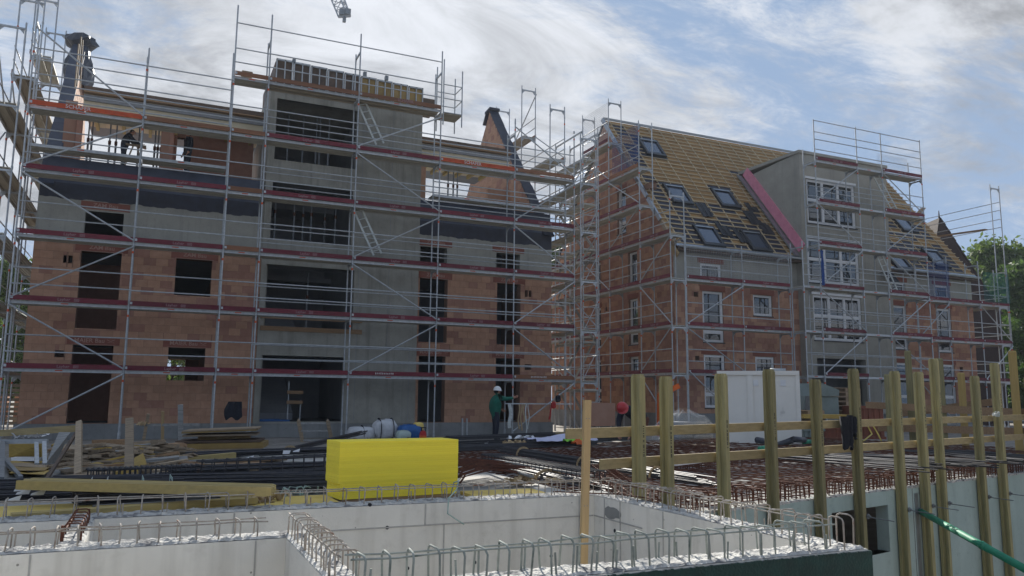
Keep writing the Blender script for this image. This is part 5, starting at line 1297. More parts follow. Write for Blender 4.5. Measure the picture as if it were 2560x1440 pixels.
# strapped pack of bent bars
p = gx(200, 1258, .5); q = gx(445, 1246, .5); d = (q-p).normalized(); side = d.cross(Vector((0, 0, 1))).normalized()
SP = thing('bent_bar_pack', 'strapped pack of black bent bars on the pale yellow sheet', 'reinforcement bars', p); rn = random.Random(31); mb = MB()
for i in range(60):
    lay = i % 10; o = -side*rn.uniform(-.28, .06); z = .02+lay*.011; e = rn.uniform(-.05, .05)
    a = p+o+d*e; b = q+o+d*(e+rn.uniform(-.04, .02)); mb.path([a+Vector((0, 0, z+.03))-d*.03, a+Vector((0, 0, z)), b+Vector((0, 0, z)), b+Vector((0, 0, z+.03))+d*.02], .007, 5)
mb.build('bars', 'rebar_i', SP, kind='stuff')
for f, mt in ((.08, 'strap'), (.24, 'strap'), (.62, 'strap_g'), (.92, 'strap_g')):
    c = p+(q-p)*f+side*.085; c2 = c-side*.36; mb = MB(); pts = [c+Vector((0, 0, -.01)), c+Vector((0, 0, .10)), c-side*.03+Vector((0, 0, .18)), c2+side*.04+Vector((0, 0, .19)), c2]
    pts = [k+d*(.05*(j/2-1)*(1 if f < .3 else .3)) for j, k in enumerate(pts)]
    for a, b in zip(pts, pts[1:]): mb.bar(a, b, .03, .003, up=d)
    mb.build('strap', mt, SP)
# formwork beams lying on the bars
def lbeam(label, p, q, mat='beam_y', fu=.075, group='formwork beams lying by the basement wall'):
    mb = MB(); p = Vector(p); q = Vector(q); ax = (q-p).normalized(); s_ = ax.cross(Vector((0, 0, 1))).normalized(); u_ = s_.cross(ax)
    mb2 = MB(); beam_mesh(mb2, p, q, u_, s_, fu); tag(mb2.build('formwork_beam', mat, None, loc=p), label, 'beam', group)
DB = (gx(365, 1222, .60)-EYE).dot(FW)
pa, pb = gx(52, 1214, .675), gx(683, 1231, .675)
lbeam('front one of the paired formwork beams lying across the bent bars', pa+Vector((0, 0, .01)), pb+Vector((0, 0, .01)))
dd = Vector((.03, .20, .004)); lbeam('rear one of the paired formwork beams lying across the bent bars', pa+dd, pb+dd)
lbeam('weathered formwork beam lying on the pale yellow sheets just behind the basement wall', gx(28, 1293, .54), gx(640, 1250, .54), fu=.055)
lbeam('short formwork beam end beside the crumpled straps', gx(560, 1244, .56), gx(690, 1232, .56))
# crumpled straps
def rags(label, c, n, mat, size, seed, cat='straps', wd=.04):
    rn = random.Random(seed); mb = MB(); c = Vector(c)
    for i in range(n):
        a = rn.uniform(0, 2*PI); p = c+Vector((rn.uniform(-1, 1)*size, rn.uniform(-.5, .5)*size, .01)); pts = [p]
        for k in range(6):
            a += rn.uniform(-.9, .9); p = p+Vector((math.cos(a), math.sin(a)*.6, 0))*size*.25; p.z = c.z+rn.uniform(.0, .09); pts.append(p.copy())
        for u, v in zip(pts, pts[1:]): mb.bar(u, v, wd, .004, up=(rn.uniform(-.6, .6), rn.uniform(-.6, .6), 1))
    return tag(mb.build('strap_heap', mat, None, loc=c), label, cat)
rags('tan crumpled straps behind the basement wall left of the yellow stack', gx(640, 1258, .5), 9, 'sack', .16, 1)
rags('tan crumpled straps right of the tall yellow stack', gx(1320, 1210, .5), 10, 'sack', .2, 2, wd=.06)
rags('thin green straps tangled left of the yellow stack', gx(745, 1240, .5), 6, 'strap_g', .22, 3, wd=.015)
rags('tan straps on the dark bars below the man in green', gx(1275, 1112, .45), 8, 'sack', .3, 4, wd=.09)
rags('white straps on the dark bars below the man in green', gx(1300, 1098, .45), 4, 'paper', .3, 5, wd=.07)
rags('dark plastic wrapping below the white sacks', gx(950, 1108, .3), 10, 'ply', .5, 6, cat='wrapping', wd=.2)
for i, (x, y, z) in enumerate(((50, 1228, .6), (92, 1238, .58), (30, 1254, .55), (55, 1236, .58), (622, 1148, .6), (715, 1135, .6), (740, 1130, .6), (1215, 1110, .45), (1135, 1208, .6))):
    c = gx(x, y, z); mb = MB(); a = random.uniform(0, 3); mb.quad(c+Vector((-.05, 0, 0)), c+Vector((.05, .01, 0)), c+Vector((.06+.02*math.sin(a), .02, .05)), c+Vector((-.04, .01, .035+.02*math.cos(a)))); tag(mb.build('tag', 'paper', None, loc=c), ['white paper tag on the bars at the far left, upper left one', 'white paper tag on the bars at the far left, right one', 'cream tag lying on the lowest bars at the far left', 'white folded tag in the middle of the far left bars', 'white tag hanging by the splintered boards', 'white paper on the bars left of the yellow stack', 'second white paper on the bars left of the yellow stack', 'white paper near the boots of the man in green', 'small white tag right of the yellow stack'][i], 'tag')
# rusty mat offcuts
c = gx(1215, 1205, .5); RP = thing('rusty_mat_pile', 'pile of rusty mesh offcuts right of the yellow stack', 'reinforcement mesh', c); rn = random.Random(9); mb = MB()
for i in range(70):
    f = i/70; a = c+Vector((-.55+rn.uniform(-.1, .1), .55-1.0*f, .05+.10*math.sin(f*PI))); b = a+Vector((1.0+rn.uniform(-.15, .15), .35, .06*math.sin(f*9)))
    mb.path([a+Vector((0, 0, -.06)), a+Vector((.1, .03, .05)), (a+b)/2+Vector((0, 0, .09)), b], .008, 4)
mb.build('bars', 'rust', RP, kind='stuff')

# ------------------------------------------------------------------ timber heap on the left
_atD = atD
def atD(px, py, D):      # a point at that distance, but never sunk into the slab
    p = _atD(px, py, D)
    if p.y < 14.5 and p.x < 4 and p.z < .50: p = onZ(px, py, .50+.03*math.sin(px*3.1+py))
    return p

PG = 'boards and planks in the heap on the left'
def plank(label, x1, y1, x2, y2, D1, D2, w, h, mat='plank', name='plank', up=(0, 0, 1), group=PG):
    p = atD(x1, y1, D1); q = atD(x2, y2, D2); mb = MB(); mb.bar(p, q, w, h, up=up); return tag(mb.build(name, mat, None, loc=p), label, 'plank', group)
Kx = .34722
def F_(x, y): return (x*Kx, 940+y*Kx)
HL = [('dark brown board on top of the heap behind the thick post', 690, 482, 905, 478, 12.6, 12.4, .16, .10, 'rail_br'), ('pale grey plank sloping across the heap left of the thick post', 640, 530, 905, 556, 11.9, 11.7, .12, .05, 'plank_g'),
      ('brown plank end right of the thick post, topmost', 960, 492, 1186, 474, 12.4, 12.5, .14, .07, 'plank'), ('brown plank rising to the plywood stack', 975, 540, 1295, 492, 12.2, 13.2, .16, .06, 'rail_br'),
      ('short upright offcut in the heap', 1110, 462, 1112, 572, 12.1, 12.0, .10, .03, 'plank'), ('long plank across the heap between the two upright posts', 470, 558, 905, 622, 11.6, 11.5, .14, .04, 'plank'),
      ('plank crossing the heap in front of the thick post', 590, 612, 890, 574, 11.5, 11.6, .12, .03, 'plank'), ('wide grey board at the foot of the heap', 585, 648, 895, 622, 11.5, 11.4, .2, .08, 'plank'),
      ('dark board low in the heap, right of the upright post', 580, 668, 892, 650, 11.4, 11.3, .2, .07, 'rail_br'), ('thin slat leaning across the splintered boards', 1010, 562, 1240, 632, 11.4, 11.2, .06, .03, 'plank'),
      ('second thin slat leaning across the splintered boards', 1050, 588, 1205, 632, 11.3, 11.2, .07, .03, 'plank'), ('yellow grey beam piece in the heap', 1340, 610, 1690, 578, 12.2, 12.6, .1, .12, 'beam_y'),
      ('short yellow grey beam piece beside the splintered boards', 1195, 592, 1335, 622, 11.6, 11.4, .1, .1, 'beam_y'), ('bright yellow slat on the splintered boards', 1640, 600, 1815, 642, 12.3, 11.6, .06, .03, 'stake'),
      ('long splintered board running to the yellow stack', 1500, 642, 2030, 602, 12.0, 12.4, .2, .03, 'plank'), ('second long splintered board, lower', 1420, 668, 2050, 640, 11.7, 12.0, .22, .03, 'plank'),
      ('dark splintered board under the long ones', 1560, 625, 2050, 588, 12.6, 12.9, .2, .03, 'rail_br'), ('grey plank under the bars behind the lying beam', 1390, 680, 1700, 668, 11.4, 11.4, .16, .04, 'plank_g'),
      ('plank lying low in front of the upright post', 440, 728, 800, 700, 10.8, 10.7, .14, .03, 'plank'), ('yellowed plank lying low in front of the thick post', 790, 706, 965, 692, 10.8, 10.8, .14, .05, 'plank_y'),
      ('small plank at the rack foot', 380, 650, 530, 628, 11.4, 11.4, .12, .03, 'plank'), ('small grey plank at the rack foot', 400, 690, 530, 660, 11.2, 11.2, .1, .03, 'plank_g'),
      ('long plank lying over the steel rack', -40, 414, 552, 378, 11.6, 11.9, .12, .095, 'rail')]
for l, a, b, c_, d_, D1, D2, w, h, m in HL: plank(l, *F_(a, b), *F_(c_, d_), D1, D2, w, h, m)
rn = random.Random(77); pz = 0
tone = {'plank': 'brown', 'plank_g': 'grey', 'rail_br': 'dark brown', 'plank_y': 'yellow'}
lit = MB()
for i in range(190):
    x = rn.uniform(470, 1290); y = rn.uniform(505, 692); L = rn.uniform(90, 330); sl_ = rn.uniform(-.22, .16); D = 10.8+(690-y)/185*1.3
    w_, h_, m_ = rn.uniform(.05, .16), rn.uniform(.018, .05), rn.choice(('plank', 'plank', 'plank', 'plank_g', 'rail_br', 'plank_y')); dD = rn.uniform(-.3, .3); up_ = (rn.uniform(-.3, .3), rn.uniform(-.3, .3), 1)
    q_ = (*F_(x-L/2, y-L/2*sl_), *F_(x+L/2, y+L/2*sl_))
    if L > 255:
        where = 'left of the thick post' if x < 880 else ('below the thick post' if x < 985 else 'right of the thick post')
        lv = 'high' if y < 570 else ('low' if y > 640 else 'halfway up')
        tilt = 'falling rightwards' if sl_ > .05 else ('rising rightwards' if sl_ < -.08 else 'level')
        plank('%s loose board %s in heap %s, %s' % (tone[m_], lv, where, tilt), *q_, D+.15, D+dD, w_, h_, m_, up=up_, group='loose boards in the heap')
    else:
        lit.bar(atD(q_[0], q_[1], D+.15), atD(q_[2], q_[3], D+dD), w_, h_, up=up_)
o = lit.build('splintered_wood', 'plank_s', None, kind='stuff'); tag(o, 'splintered wood litter filling the heap of boards on the left', 'wood litter'); 
for i in range(30):
    x = rn.uniform(1250, 2000); y = rn.uniform(545, 685); L = rn.uniform(150, 480)
    plank('splintered board lying among the dark bars left of the yellow stack', *F_(x-L/2, y+8), *F_(x+L/2, y-rn.uniform(0, 22)), 12+(690-y)/90, 12+(690-y)/80, rn.uniform(.06, .16), rn.uniform(.015, .04), rn.choice(('plank', 'plank_g', 'rail_br', 'plank')), group='loose boards among the bars')
# plywood stack
PS = thing('plywood_stack', 'stack of ochre and brown shuttering sheets behind the timber heap', 'shuttering sheets', atD(*F_(1600, 530), 14.5))
for i, (a, b, y1, y2, m, hh) in enumerate(((1290, 1915, 532, 512, 'plank', .04), (1285, 1925, 505, 492, 'ply_y', .10), (1300, 1900, 472, 462, 'ply', .04), (1430, 1815, 452, 436, 'stake', .07), (1345, 1870, 428, 418, 'plank', .03), (1340, 1870, 405, 384, 'ply_y', .03), (1345, 1880, 396, 374, 'plank', .025))):
    p = atD(*F_(a, y1), 14.5); q = atD(*F_(b, y2), 14.8); mb = MB(); mb.bar(p+Vector((0, .2, 0)), q+Vector((0, .2, 0)), .9 if m != 'stake' else .2, hh); mb.build('sheet' if m != 'stake' else 'plank', m, PS)
# upright posts
def upost(label, px, ytop, ybot, D, w, mat='plank', lean=0, cat='post'):
    b = atD(px, ybot, D); t = atD(px+lean, ytop, D); mb = MB(); mb.bar(b, t, w, w*.75, up=(0, 1, 0)); tag(mb.build('timber_post', mat, None, loc=b), label, cat, 'timber posts in the ground')
upost('thick timber post in the middle of the board heap', 323, 1051, 1180, 11.2, .105, 'plank', 1); upost('timber post at the right end of the steel rack', 195, 1056, 1188, 11.2, .075, 'plank', 3)
upost('thin fresh slat standing before the brick wall', 406, 1028, 1105, 16, .06, 'stake', 1); upost('grey slat standing before the brick wall, right of the fresh one', 452, 1012, 1105, 16, .10, 'plank_g', -1); upost('slanting slat beside the tangled strap on the rail', 359, 1035, 1100, 16, .06, 'plank', 12)
mb = MB(); mb.bar(atD(330, 1063, 16), atD(498, 1061, 16), .05, .05); tag(mb.build('site_rail', 'plank_g', None, loc=atD(330, 1063, 16)), 'thin grey rail nailed across slats before the brick wall', 'rail')
rags('tangle of cord hung on the thin rail by the brick wall', atD(352, 1064, 15.9), 6, 'sack', .12, 12, cat='cord', wd=.03)
# yellow offcut leaning on the heap
mb = MB(); p = [atD(*F_(940, 610), 11.0), atD(*F_(1030, 560), 11.15), atD(*F_(1072, 680), 10.9), atD(*F_(990, 692), 10.85)]; mb.prism(p, (0, .03, .01)); tag(mb.build('board_offcut', 'plank_y', None, loc=p[3]), 'yellow shuttering offcut leaning on the heap beside the thick post', 'board')
# steel rack
RK = thing('steel_rack', 'grey steel rack with yellow shuttering under a plank at the left edge', 'rack', atD(*F_(150, 730), 11.3))
def rk(a, b, c_, d_, D1, D2, w, m='steel_d', nm='rack_bar'): mb = MB(); mb.bar(atD(*F_(a, b), D1), atD(*F_(c_, d_), D2), w, w); mb.build(nm, m, RK)
rk(-60, 474, 345, 470, 11.4, 11.5, .06, 'steel', 'rack_beam'); rk(20, 480, 8, 745, 11.4, 11.3, .055); rk(262, 480, 265, 640, 11.5, 11.5, .05, 'steel'); rk(318, 480, 322, 640, 11.3, 11.3, .05, 'steel'); rk(-40, 520, 150, 735, 11.2, 11.1, .045); rk(580, 362, 335, 745, 11.2, 11.0, .035, 'ply'); rk(-60, 480, -40, 745, 12, 12, .05)
def rpl(x0, y0, x1, y1, D, t, m, nm): 
    p = [atD(*F_(x0, y1), D), atD(*F_(x1, y1), D), atD(*F_(x1, y0), D), atD(*F_(x0, y0), D)]; mb = MB(); mb.prism(p, (0, t, 0)); mb.build(nm, m, RK)
rpl(64, 490, 296, 585, 12.2, .5, 'plank_y', 'shuttering_box'); rpl(80, 586, 250, 612, 12.0, .4, 'paper', 'white_board')
for i in range(5): rpl(40+i*6, 630+i*17, 330-i*3, 642+i*17, 11.8-.08*i, .5, ('plank_y', 'plank', 'plank_y', 'ply_y', 'plank_y')[i], 'sheet')
mb = MB(); p = [atD(*F_(328, 640), 11.25), atD(*F_(395, 640), 11.25), atD(*F_(505, 415), 11.5), atD(*F_(420, 415), 11.5)]; mb.prism(p, (.0, .05, .02)); tag(mb.build('leaning_panel', 'plank_g', None, loc=p[0]), 'pale grey panel leaning against the steel rack', 'panel')
rags('white torn plastic sheet hanging at the back of the steel rack', atD(*F_(290, 440), 12.0), 6, 'paper', .3, 15, cat='plastic sheet', wd=.12)

atD = _atD
# ------------------------------------------------------------------ in front of the left building
TR = thing('timber_trestle', 'wooden trestle frame with two pointed legs before the concrete plinth', 'trestle', gx(790, 1108, .1))
D0 = 24.5
for x1, y1, x2, y2 in ((757, 1108, 746, 1046), (829, 1100, 819, 1047)):
    mb = MB(); mb.bar(atD(x1, y1, D0), atD(x2, y2+6, D0), .11, .06, up=(0, 1, 0)); t = atD(x2, y2, D0); b = atD(x2+.5, y2+6, D0)
    mb.tube(b, t, .055, 6, r2=.01); mb.build('leg', 'plank', TR)
for ya, yb in ((1058, 1058), (1077, 1077), (1101, 1101)):
    mb = MB(); mb.bar(atD(752, ya, D0), atD(823, yb, D0), .04, .05); mb.build('rung', 'plank_g', TR)
def sack_mesh(mb, c, sx, sy, sz, seed, mi=0, n=14, m=9, pw=.6):
    rn = random.Random(seed); i0 = len(mb.v); c = Vector(c)
    for j in range(m+1):
        v = -PI/2+PI*j/m
        for i in range(n):
            u = 2*PI*i/n; f = lambda t: math.copysign(abs(t)**pw, t)
            k = 1+rn.uniform(-.07, .07); mb.v.append((c.x+f(math.cos(v))*f(math.cos(u))*sx*k, c.y+f(math.cos(v))*f(math.sin(u))*sy*k, c.z+sz+f(math.sin(v))*sz*k))
    for j in range(m):
        for i in range(n):
            a = i0+j*n+i; b = i0+j*n+(i+1) % n; mb.f.append((a, b, b+n, a+n)); mb.m.append(mi)
def sack(label, px, py, D, sx, sy, sz, mat, seed, straps=()):
    g = atD(px, py, D); t = thing('sack', label, 'sack', g, 'sacks by the concrete plinth'); mb = MB(); sack_mesh(mb, g, sx, sy, sz, seed); mb.build('body', mat, t, smooth=True)
    for k in straps:
        mb = MB(); 
        pts = [g+Vector((sx*k, -sy*math.cos(a)*1.04, sz+sz*1.06*math.sin(a))) for a in [-.9+j*.35 for j in range(9)]]
        for a, b in zip(pts, pts[1:]): mb.bar(a, b, .06, .01, up=(1, 0, 0))
        mb.build('handle_strap', 'dark', t)
    return t
sack('low white woven sack with one dark strap, left of the upright one', 903, 1101, 24.2, .42, .35, .21, 'bag', 3, (0,)); sack('upright white woven sack with two dark straps by the concrete plinth', 961, 1097, 24.4, .36, .35, .30, 'bag', 4, (-.55, .55))
sack('blue plastic sack beside the gas bottle', 1022, 1102, 24.3, .36, .32, .25, 'blue', 5); sack('milky plastic bag leaning on the blue sack', 1008, 1104, 23.8, .22, .2, .17, 'filmbag', 6); sack('crumpled cream paper bag above the gas bottle', 1045, 1080, 24.4, .16, .14, .15, 'yellow_pale', 7)
g = atD(1057, 1102, 23.6); GB = thing('gas_bottle', 'small red topped gas bottle with amber body beside the blue sack', 'gas bottle', g)
mb = MB(); mb.tube(g, g+Vector((0, 0, .16)), .11, 16); mb.build('body', 'orange', GB, smooth=False); mb = MB(); mb.tube(g+Vector((0, 0, .16)), g+Vector((0, 0, .27)), .112, 16, r2=.085); mb.tube(g+Vector((0, 0, .27)), g+Vector((0, 0, .31)), .085, 16, r2=.03); mb.build('cap', 'red', GB)
mb = MB(); mb.path([g+Vector((.085*math.cos(a), .085*math.sin(a), .39)) for a in [2*PI*k/12 for k in range(13)]], .012, 6)
for a in (0, 2, 4): mb.tube(g+Vector((.08*math.cos(a), .08*math.sin(a), .28)), g+Vector((.085*math.cos(a), .085*math.sin(a), .39)), .01, 6)
mb.build('collar', 'dark', GB)
# bracket, loose pipe and small things at the plinth
BR = thing('steel_bracket', 'grey steel bracket standing before the plinth right of the gas bottle', 'bracket', onY(1160, 1092, 27.6))
for px in (1156, 1167):
    mb = MB(); mb.bar(onY(px, 1095, 27.6), onY(px, 1046, 27.6), .05, .05, up=(0, 1, 0)); mb.build('upright', 'steel', BR)
mb = MB(); mb.bar(onY(1110, 1094, 27.6), onY(1168, 1091, 27.6), .05, .05); mb.build('foot_bar', 'steel', BR)
# board stand inside the ground-floor opening of the tower
BS = thing('board_stand', 'rough stand of two short planks inside the ground floor opening of the tower', 'stand', (4.55, 29.0, .55))
for x in (4.42, 4.85): mb = MB(); mb.bar((x, 29.0, .55), (x, 29.0, 2.0 if x < 4.6 else 1.35), .035, .035, up=(0, 1, 0)); mb.build('upright', 'steel', BS)
for z in (1.55, 1.2): mb = MB(); mb.box(4.36, 28.95, z, 4.92, 28.98, z+.12); mb.build('crosspiece', 'rail_br', BS)
mb = MB(); mb.box(3.4, 28.6, .56, 4.1, 28.9, .68); mb.box(4.1, 28.6, .56, 4.45, 28.9, .66); tag(mb.build('blue_panel', 'blue', None, loc=(3.9, 28.7, .56)), 'blue panel lying on the floor of the tower opening', 'panel')
# props inside the tower openings
prs = [(4.4, 29.6, 7.1, 9.15), (4.75, 29.7, 7.1, 9.15), (5.0, 29.4, 7.1, 9.15), (5.6, 29.9, 7.1, 9.15), (3.7, 29.5, 7.1, 9.15), (5.9, 29.4, 7.1, 9.15), (4.0, 29.4, 10.0, 12.15), (4.6, 29.7, 10.0, 12.15), (5.2, 29.5, 10.0, 12.15), (5.5, 29.3, 10.0, 12.15), (5.0, 29.5, 4.0, 6.1), (5.05, 29.4, 10.0, 12.15)]
def prop_mesh():
    mb = MB(); mb.tube((0, 0, 0), (0, 0, 1.2), .035, 8); mb.tube((0, 0, 1.1), (0, 0, 2.05), .025, 8); mb.tube((0, 0, 1.05), (0, 0, 1.18), .05, 8, 1); mb.box(-.07, -.07, -.005, .07, .07, .005); mb.box(-.07, -.07, 2.04, .07, .07, 2.05); return mb.mesh('steel_prop', ['steel_d', 'rust'])
pme_ = prop_mesh()
for i, (x, y, z0, z1) in enumerate(prs):
    o = inst('steel_prop', pme_, None, (x, y, z0)); tag(o, 'steel prop holding a ceiling inside the concrete tower', 'steel prop', 'props inside the concrete tower')
for i, px in enumerate((218, 227, 272, 288, 345, 386, 394, 402, 1122, 1135, 1145)):
    x = onY(px, 380, 30.2).x; o = inst('steel_prop', pme_, None, (x, 30.2, 9.12)); tag(o, 'steel prop under the attic ceiling formwork', 'steel prop', 'props under the attic ceiling formwork')
# straps and red lamp on the scaffold rail beside the man
for i, (px, L, w) in enumerate(((1297, .95, .05), (1303, 1.0, .05), (1309, .7, .05), (1315, 1.35, .045), (1321, .95, .03), (1275, .9, .14))):
    p = onY(px, 1009, 27.2); mb = MB(); k = 8
    pts = [p+Vector((.03*math.sin(j*.9+i), -.02, -L*j/k)) for j in range(k+1)]
    for a, b in zip(pts, pts[1:]): mb.bar(a, b, w, .012, up=(0, 1, 0))
    tag(mb.build('hanging_strap', 'sack' if i in (0, 1, 2) else 'strap', None, loc=p), ['tan strap hung on the rail right of the pointing man, first from the left', 'tan strap hung on the rail right of the pointing man, second from the left', 'short tan strap hung on the rail right of the pointing man', 'longest pale strap hung on the rail right of the pointing man', 'thin pale strap at the right end of the hung straps', 'wide pale webbing hung beside the pointing man'][i], 'strap', 'straps hung on the scaffold rail')
mb = MB(); mb.bar(onY(1262, 1009, 27.18), onY(1432, 1010, 27.18), .04, .04); tag(mb.build('scaffold_rail', 'steel', None, loc=onY(1262, 1009, 27.18)), 'low scaffold tube carrying the hung straps', 'tube')
p = onY(1384, 1008, 27.1); RL = thing('red_hose_reel', 'red hose hung in a loop on the low scaffold tube', 'hose', p)
mb = MB(); sack_mesh(mb, p+Vector((0, 0, -.2)), .09, .06, .13, 4); mb.build('head', 'red', RL); mb = MB(); mb.path([p+Vector((-.05, 0, 0)), p+Vector((-.12, 0, -.25)), p+Vector((-.16, 0, -.5)), p+Vector((-.19, 0, -.62))], .03, 6); mb.build('tail', 'red', RL)
p = onY(1395, 1000, 27.1); mb = MB(); sack_mesh(mb, p+Vector((0, 0, -.08)), .1, .08, .13, 5); tag(mb.build('black_bucket', 'dark', None, loc=p), 'black bucket standing on the low scaffold tube', 'bucket')
# hung jackets
def cloth(label, pts, mat, thick, name='jacket', cat='jacket'):
    mb = MB(); mb.prism(pts, thick); bmx = mb.build(name, mat, None, loc=pts[0]); return tag(bmx, label, cat)
def hang(label, c, w, h, mat, seed, name='jacket', cat='jacket', wdir=Vector((1, 0, 0)), nd=Vector((0, -1, 0)), outline=None):
    rn = random.Random(seed); mb = MB(); nx, ny = 10, 12; G = {}
    for side_ in (0, 1):
        for i in range(nx+1):
            for j in range(ny+1):
                u = i/nx-.5; v = j/ny; ww = outline(v) if outline else 1
                fold = .05*math.sin(u*14+v*2+seed)+rn.uniform(-.012, .012)
                edge = 1-(abs(u)*2)**4
                P_ = Vector(c)+wdir*(u*w*ww+.05*w*math.sin(v*5+seed))+Vector((0, 0, -h*v*(1+.10*math.sin(u*9))))+nd*((.06+fold*.6)*edge*(1 if side_ == 0 else -.5))
                G[side_, i, j] = len(mb.v); mb.v.append(tuple(P_))
        for i in range(nx):
            for j in range(ny): mb.f.append((G[side_, i, j], G[side_, i+1, j], G[side_, i+1, j+1], G[side_, i, j+1])); mb.m.append(0)
    return tag(mb.build(name, mat, None, True, loc=c), label, cat)
hang('black jacket hung on the scaffold rail before the brick wall', onY(586, 1004, 27.15), .52, .55, 'dark', 2, outline=lambda v: .8+.25*min(1, v*2.5)-.1*max(0, v-.8)*5)
c = Vector(fg(5.30*1.0, -.06, 1.2)); c = atD(2112, 1041, (Vector(fg(2.95, 0, 1.2))-EYE).dot(FW)-.10)
hang('dark trousers draped over the upper guard fence rail', c, .15, .38, 'dark', 5, 'trousers', 'trousers', GD, -GN, outline=lambda v: 1.3-.7*v); 
hang('dark jacket sleeve draped over the upper guard fence rail', c+GD*.12, .13, .26, 'dark', 7, 'jacket', 'jacket', GD+Vector((0, 0, -.4)), -GN, outline=lambda v: .8+.3*math.sin(3*v))
# cloth on bars
def drape(label, c, sx, sy, h, mat, seed, name, cat, rz=0):
    rn = random.Random(seed); mb = MB(); n = 14; G = {}
    for i in range(n+1):
        for j in range(n+1):
            u, v = i/n-.5, j/n-.5; k = 1-.35*abs(math.sin(u*5+seed))*abs(v)*2
            G[i, j] = len(mb.v); x = u*sx; y = v*sy*k
            mb.v.append((c.x+x*math.cos(rz)-y*math.sin(rz), c.y+x*math.sin(rz)+y*math.cos(rz), c.z+h*(.5+.5*math.sin(u*7+seed)*math.cos(v*5))*(1-(2*abs(v))**3)+rn.uniform(0, .015)))
    for i in range(n):
        for j in range(n): mb.f.append((G[i, j], G[i+1, j], G[i+1, j+1], G[i, j+1])); mb.m.append(0)
    tag(mb.build(name, mat, None, True, loc=c), label, cat)
drape('lavender white cloth spread on the dark bars', gx(1400, 1101, .58), 1.5, .8, .14, 'lav', 1, 'cloth', 'cloth', .1); drape('fluorescent green vest lying beside the lavender cloth', gx(1441, 1105, .60), .42, .5, .14, 'hivis', 2, 'vest', 'vest'); drape('orange cloth at the edge of the green vest', gx(1452, 1111, .58), .32, .3, .12, 'orange', 3, 'cloth', 'cloth')

# ------------------------------------------------------------------ right middle ground
# cream site container
a = onZ(1797, 1124, ZS); b = atD(2006, 1121, (a-EYE).dot(FW)-.5); ux = (b-a); ux.z = 0; CWd = ux.length; ux.normalize(); uy = Vector((-ux.y, ux.x, 0)); Dc = (a-EYE).dot(FW)
hC = atD(1786, 926, Dc).z-ZS
CT = thing('site_container', 'cream steel site container with two vents behind the guard fence', 'container', a)
def cb(u0, w0, z0, u1, w1, z1, nm, mat='container'):
    mb = MB(); p0 = a+ux*((u0+u1)/2)+uy*((w0+w1)/2); mb.obox((p0.x, p0.y, ZS+(z0+z1)/2), ux*((u1-u0)/2), uy*((w1-w0)/2), (0, 0, (z1-z0)/2)); return mb.build(nm, mat, CT)
cb(.06, .03, .1, CWd-.06, 2.2, hC-.1, 'wall_panel')
for u in (0, CWd*.37, CWd-.09): cb(u, 0, .1, u+(.09 if u != CWd*.37 else .13), .06, hC-.1, 'frame_post')
cb(0, 2.16, .1, .09, 2.24, hC-.1, 'frame_post'); cb(CWd-.09, 2.16, .1, CWd, 2.24, hC-.1, 'frame_post')
cb(0, -.012, hC-.1, CWd, 2.24, hC, 'roof_rim'); cb(0, -.004, 0, CWd, 2.24, .1, 'base_rim')
for u in (.60, .93): cb(CWd*u-.3, .015, hC-.36, CWd*u-.18, .03, hC-.22, 'vent', 'white')
mb = MB(); p = a+ux*CWd*.62+uy*.5+Vector((0, 0, hC+.02)); mb.tube(p, p+ux*.45, .06, 10); mb.build('roof_pipe', 'steel', CT, smooth=True); cb(CWd*.58, .3, hC+.002, CWd*.66, .45, hC+.1, 'roof_box', 'dark')
# pipes and hoses before the container
def gpx(px, py, z=ZS+.25): return onZ(px, py, z)
mb = MB(); mb.path([gpx(1892, 1100, .6), gpx(1905, 1102, .58), gpx(1925, 1108, .5), gpx(1945, 1112, .45), gpx(1965, 1106, .5), gpx(1985, 1098, .6), gpx(2010, 1100, .55)], .07, 10)
tag(mb.build('grey_pipe', 'tarp', None, True, loc=gpx(1892, 1100, .5)), 'thick dark grey corrugated pipe at the foot of the cream container', 'pipe')
mb = MB(); mb.path([gpx(1972, 1100, .5), gpx(1985, 1112, .42), gpx(1960, 1122, .38), gpx(2020, 1118, .35), gpx(2080, 1114, .35), gpx(2120, 1112, .35), gpx(2170, 1108, .35)], .02, 6); mb.path([gpx(2140, 1045, .9), gpx(2165, 1058, .8), gpx(2180, 1085, .6), gpx(2150, 1110, .4), gpx(2100, 1116, .35)], .02, 6); mb.path([gpx(2180, 1060, .85), gpx(2195, 1085, .6), gpx(2208, 1112, .35)], .018, 6)
tag(mb.build('yellow_hose', 'yhose', None, True, loc=gpx(2020, 1118, .35)), 'yellow hose snaking right of the cream container', 'hose')
for i, (p1, p2, lb) in enumerate((((1900, 1122), (1925, 1120), 'short green pipe end at the foot of the cream container'), ((1962, 1096), (1975, 1094), 'small green pipe bend before the container'), ((2005, 1105), (2025, 1104), 'green pipe stub right of the container'), ((1990, 1137), (2072, 1140), 'green pipe lying on the mat behind the guard fence'))):
    mb = MB(); mb.tube(gpx(*p1, .5), gpx(*p2, .5), .055, 12); tag(mb.build('pipe_piece', 'pipe', None, True, loc=gpx(*p1, .5)), lb, 'pipe', 'green pipe pieces on the slab')
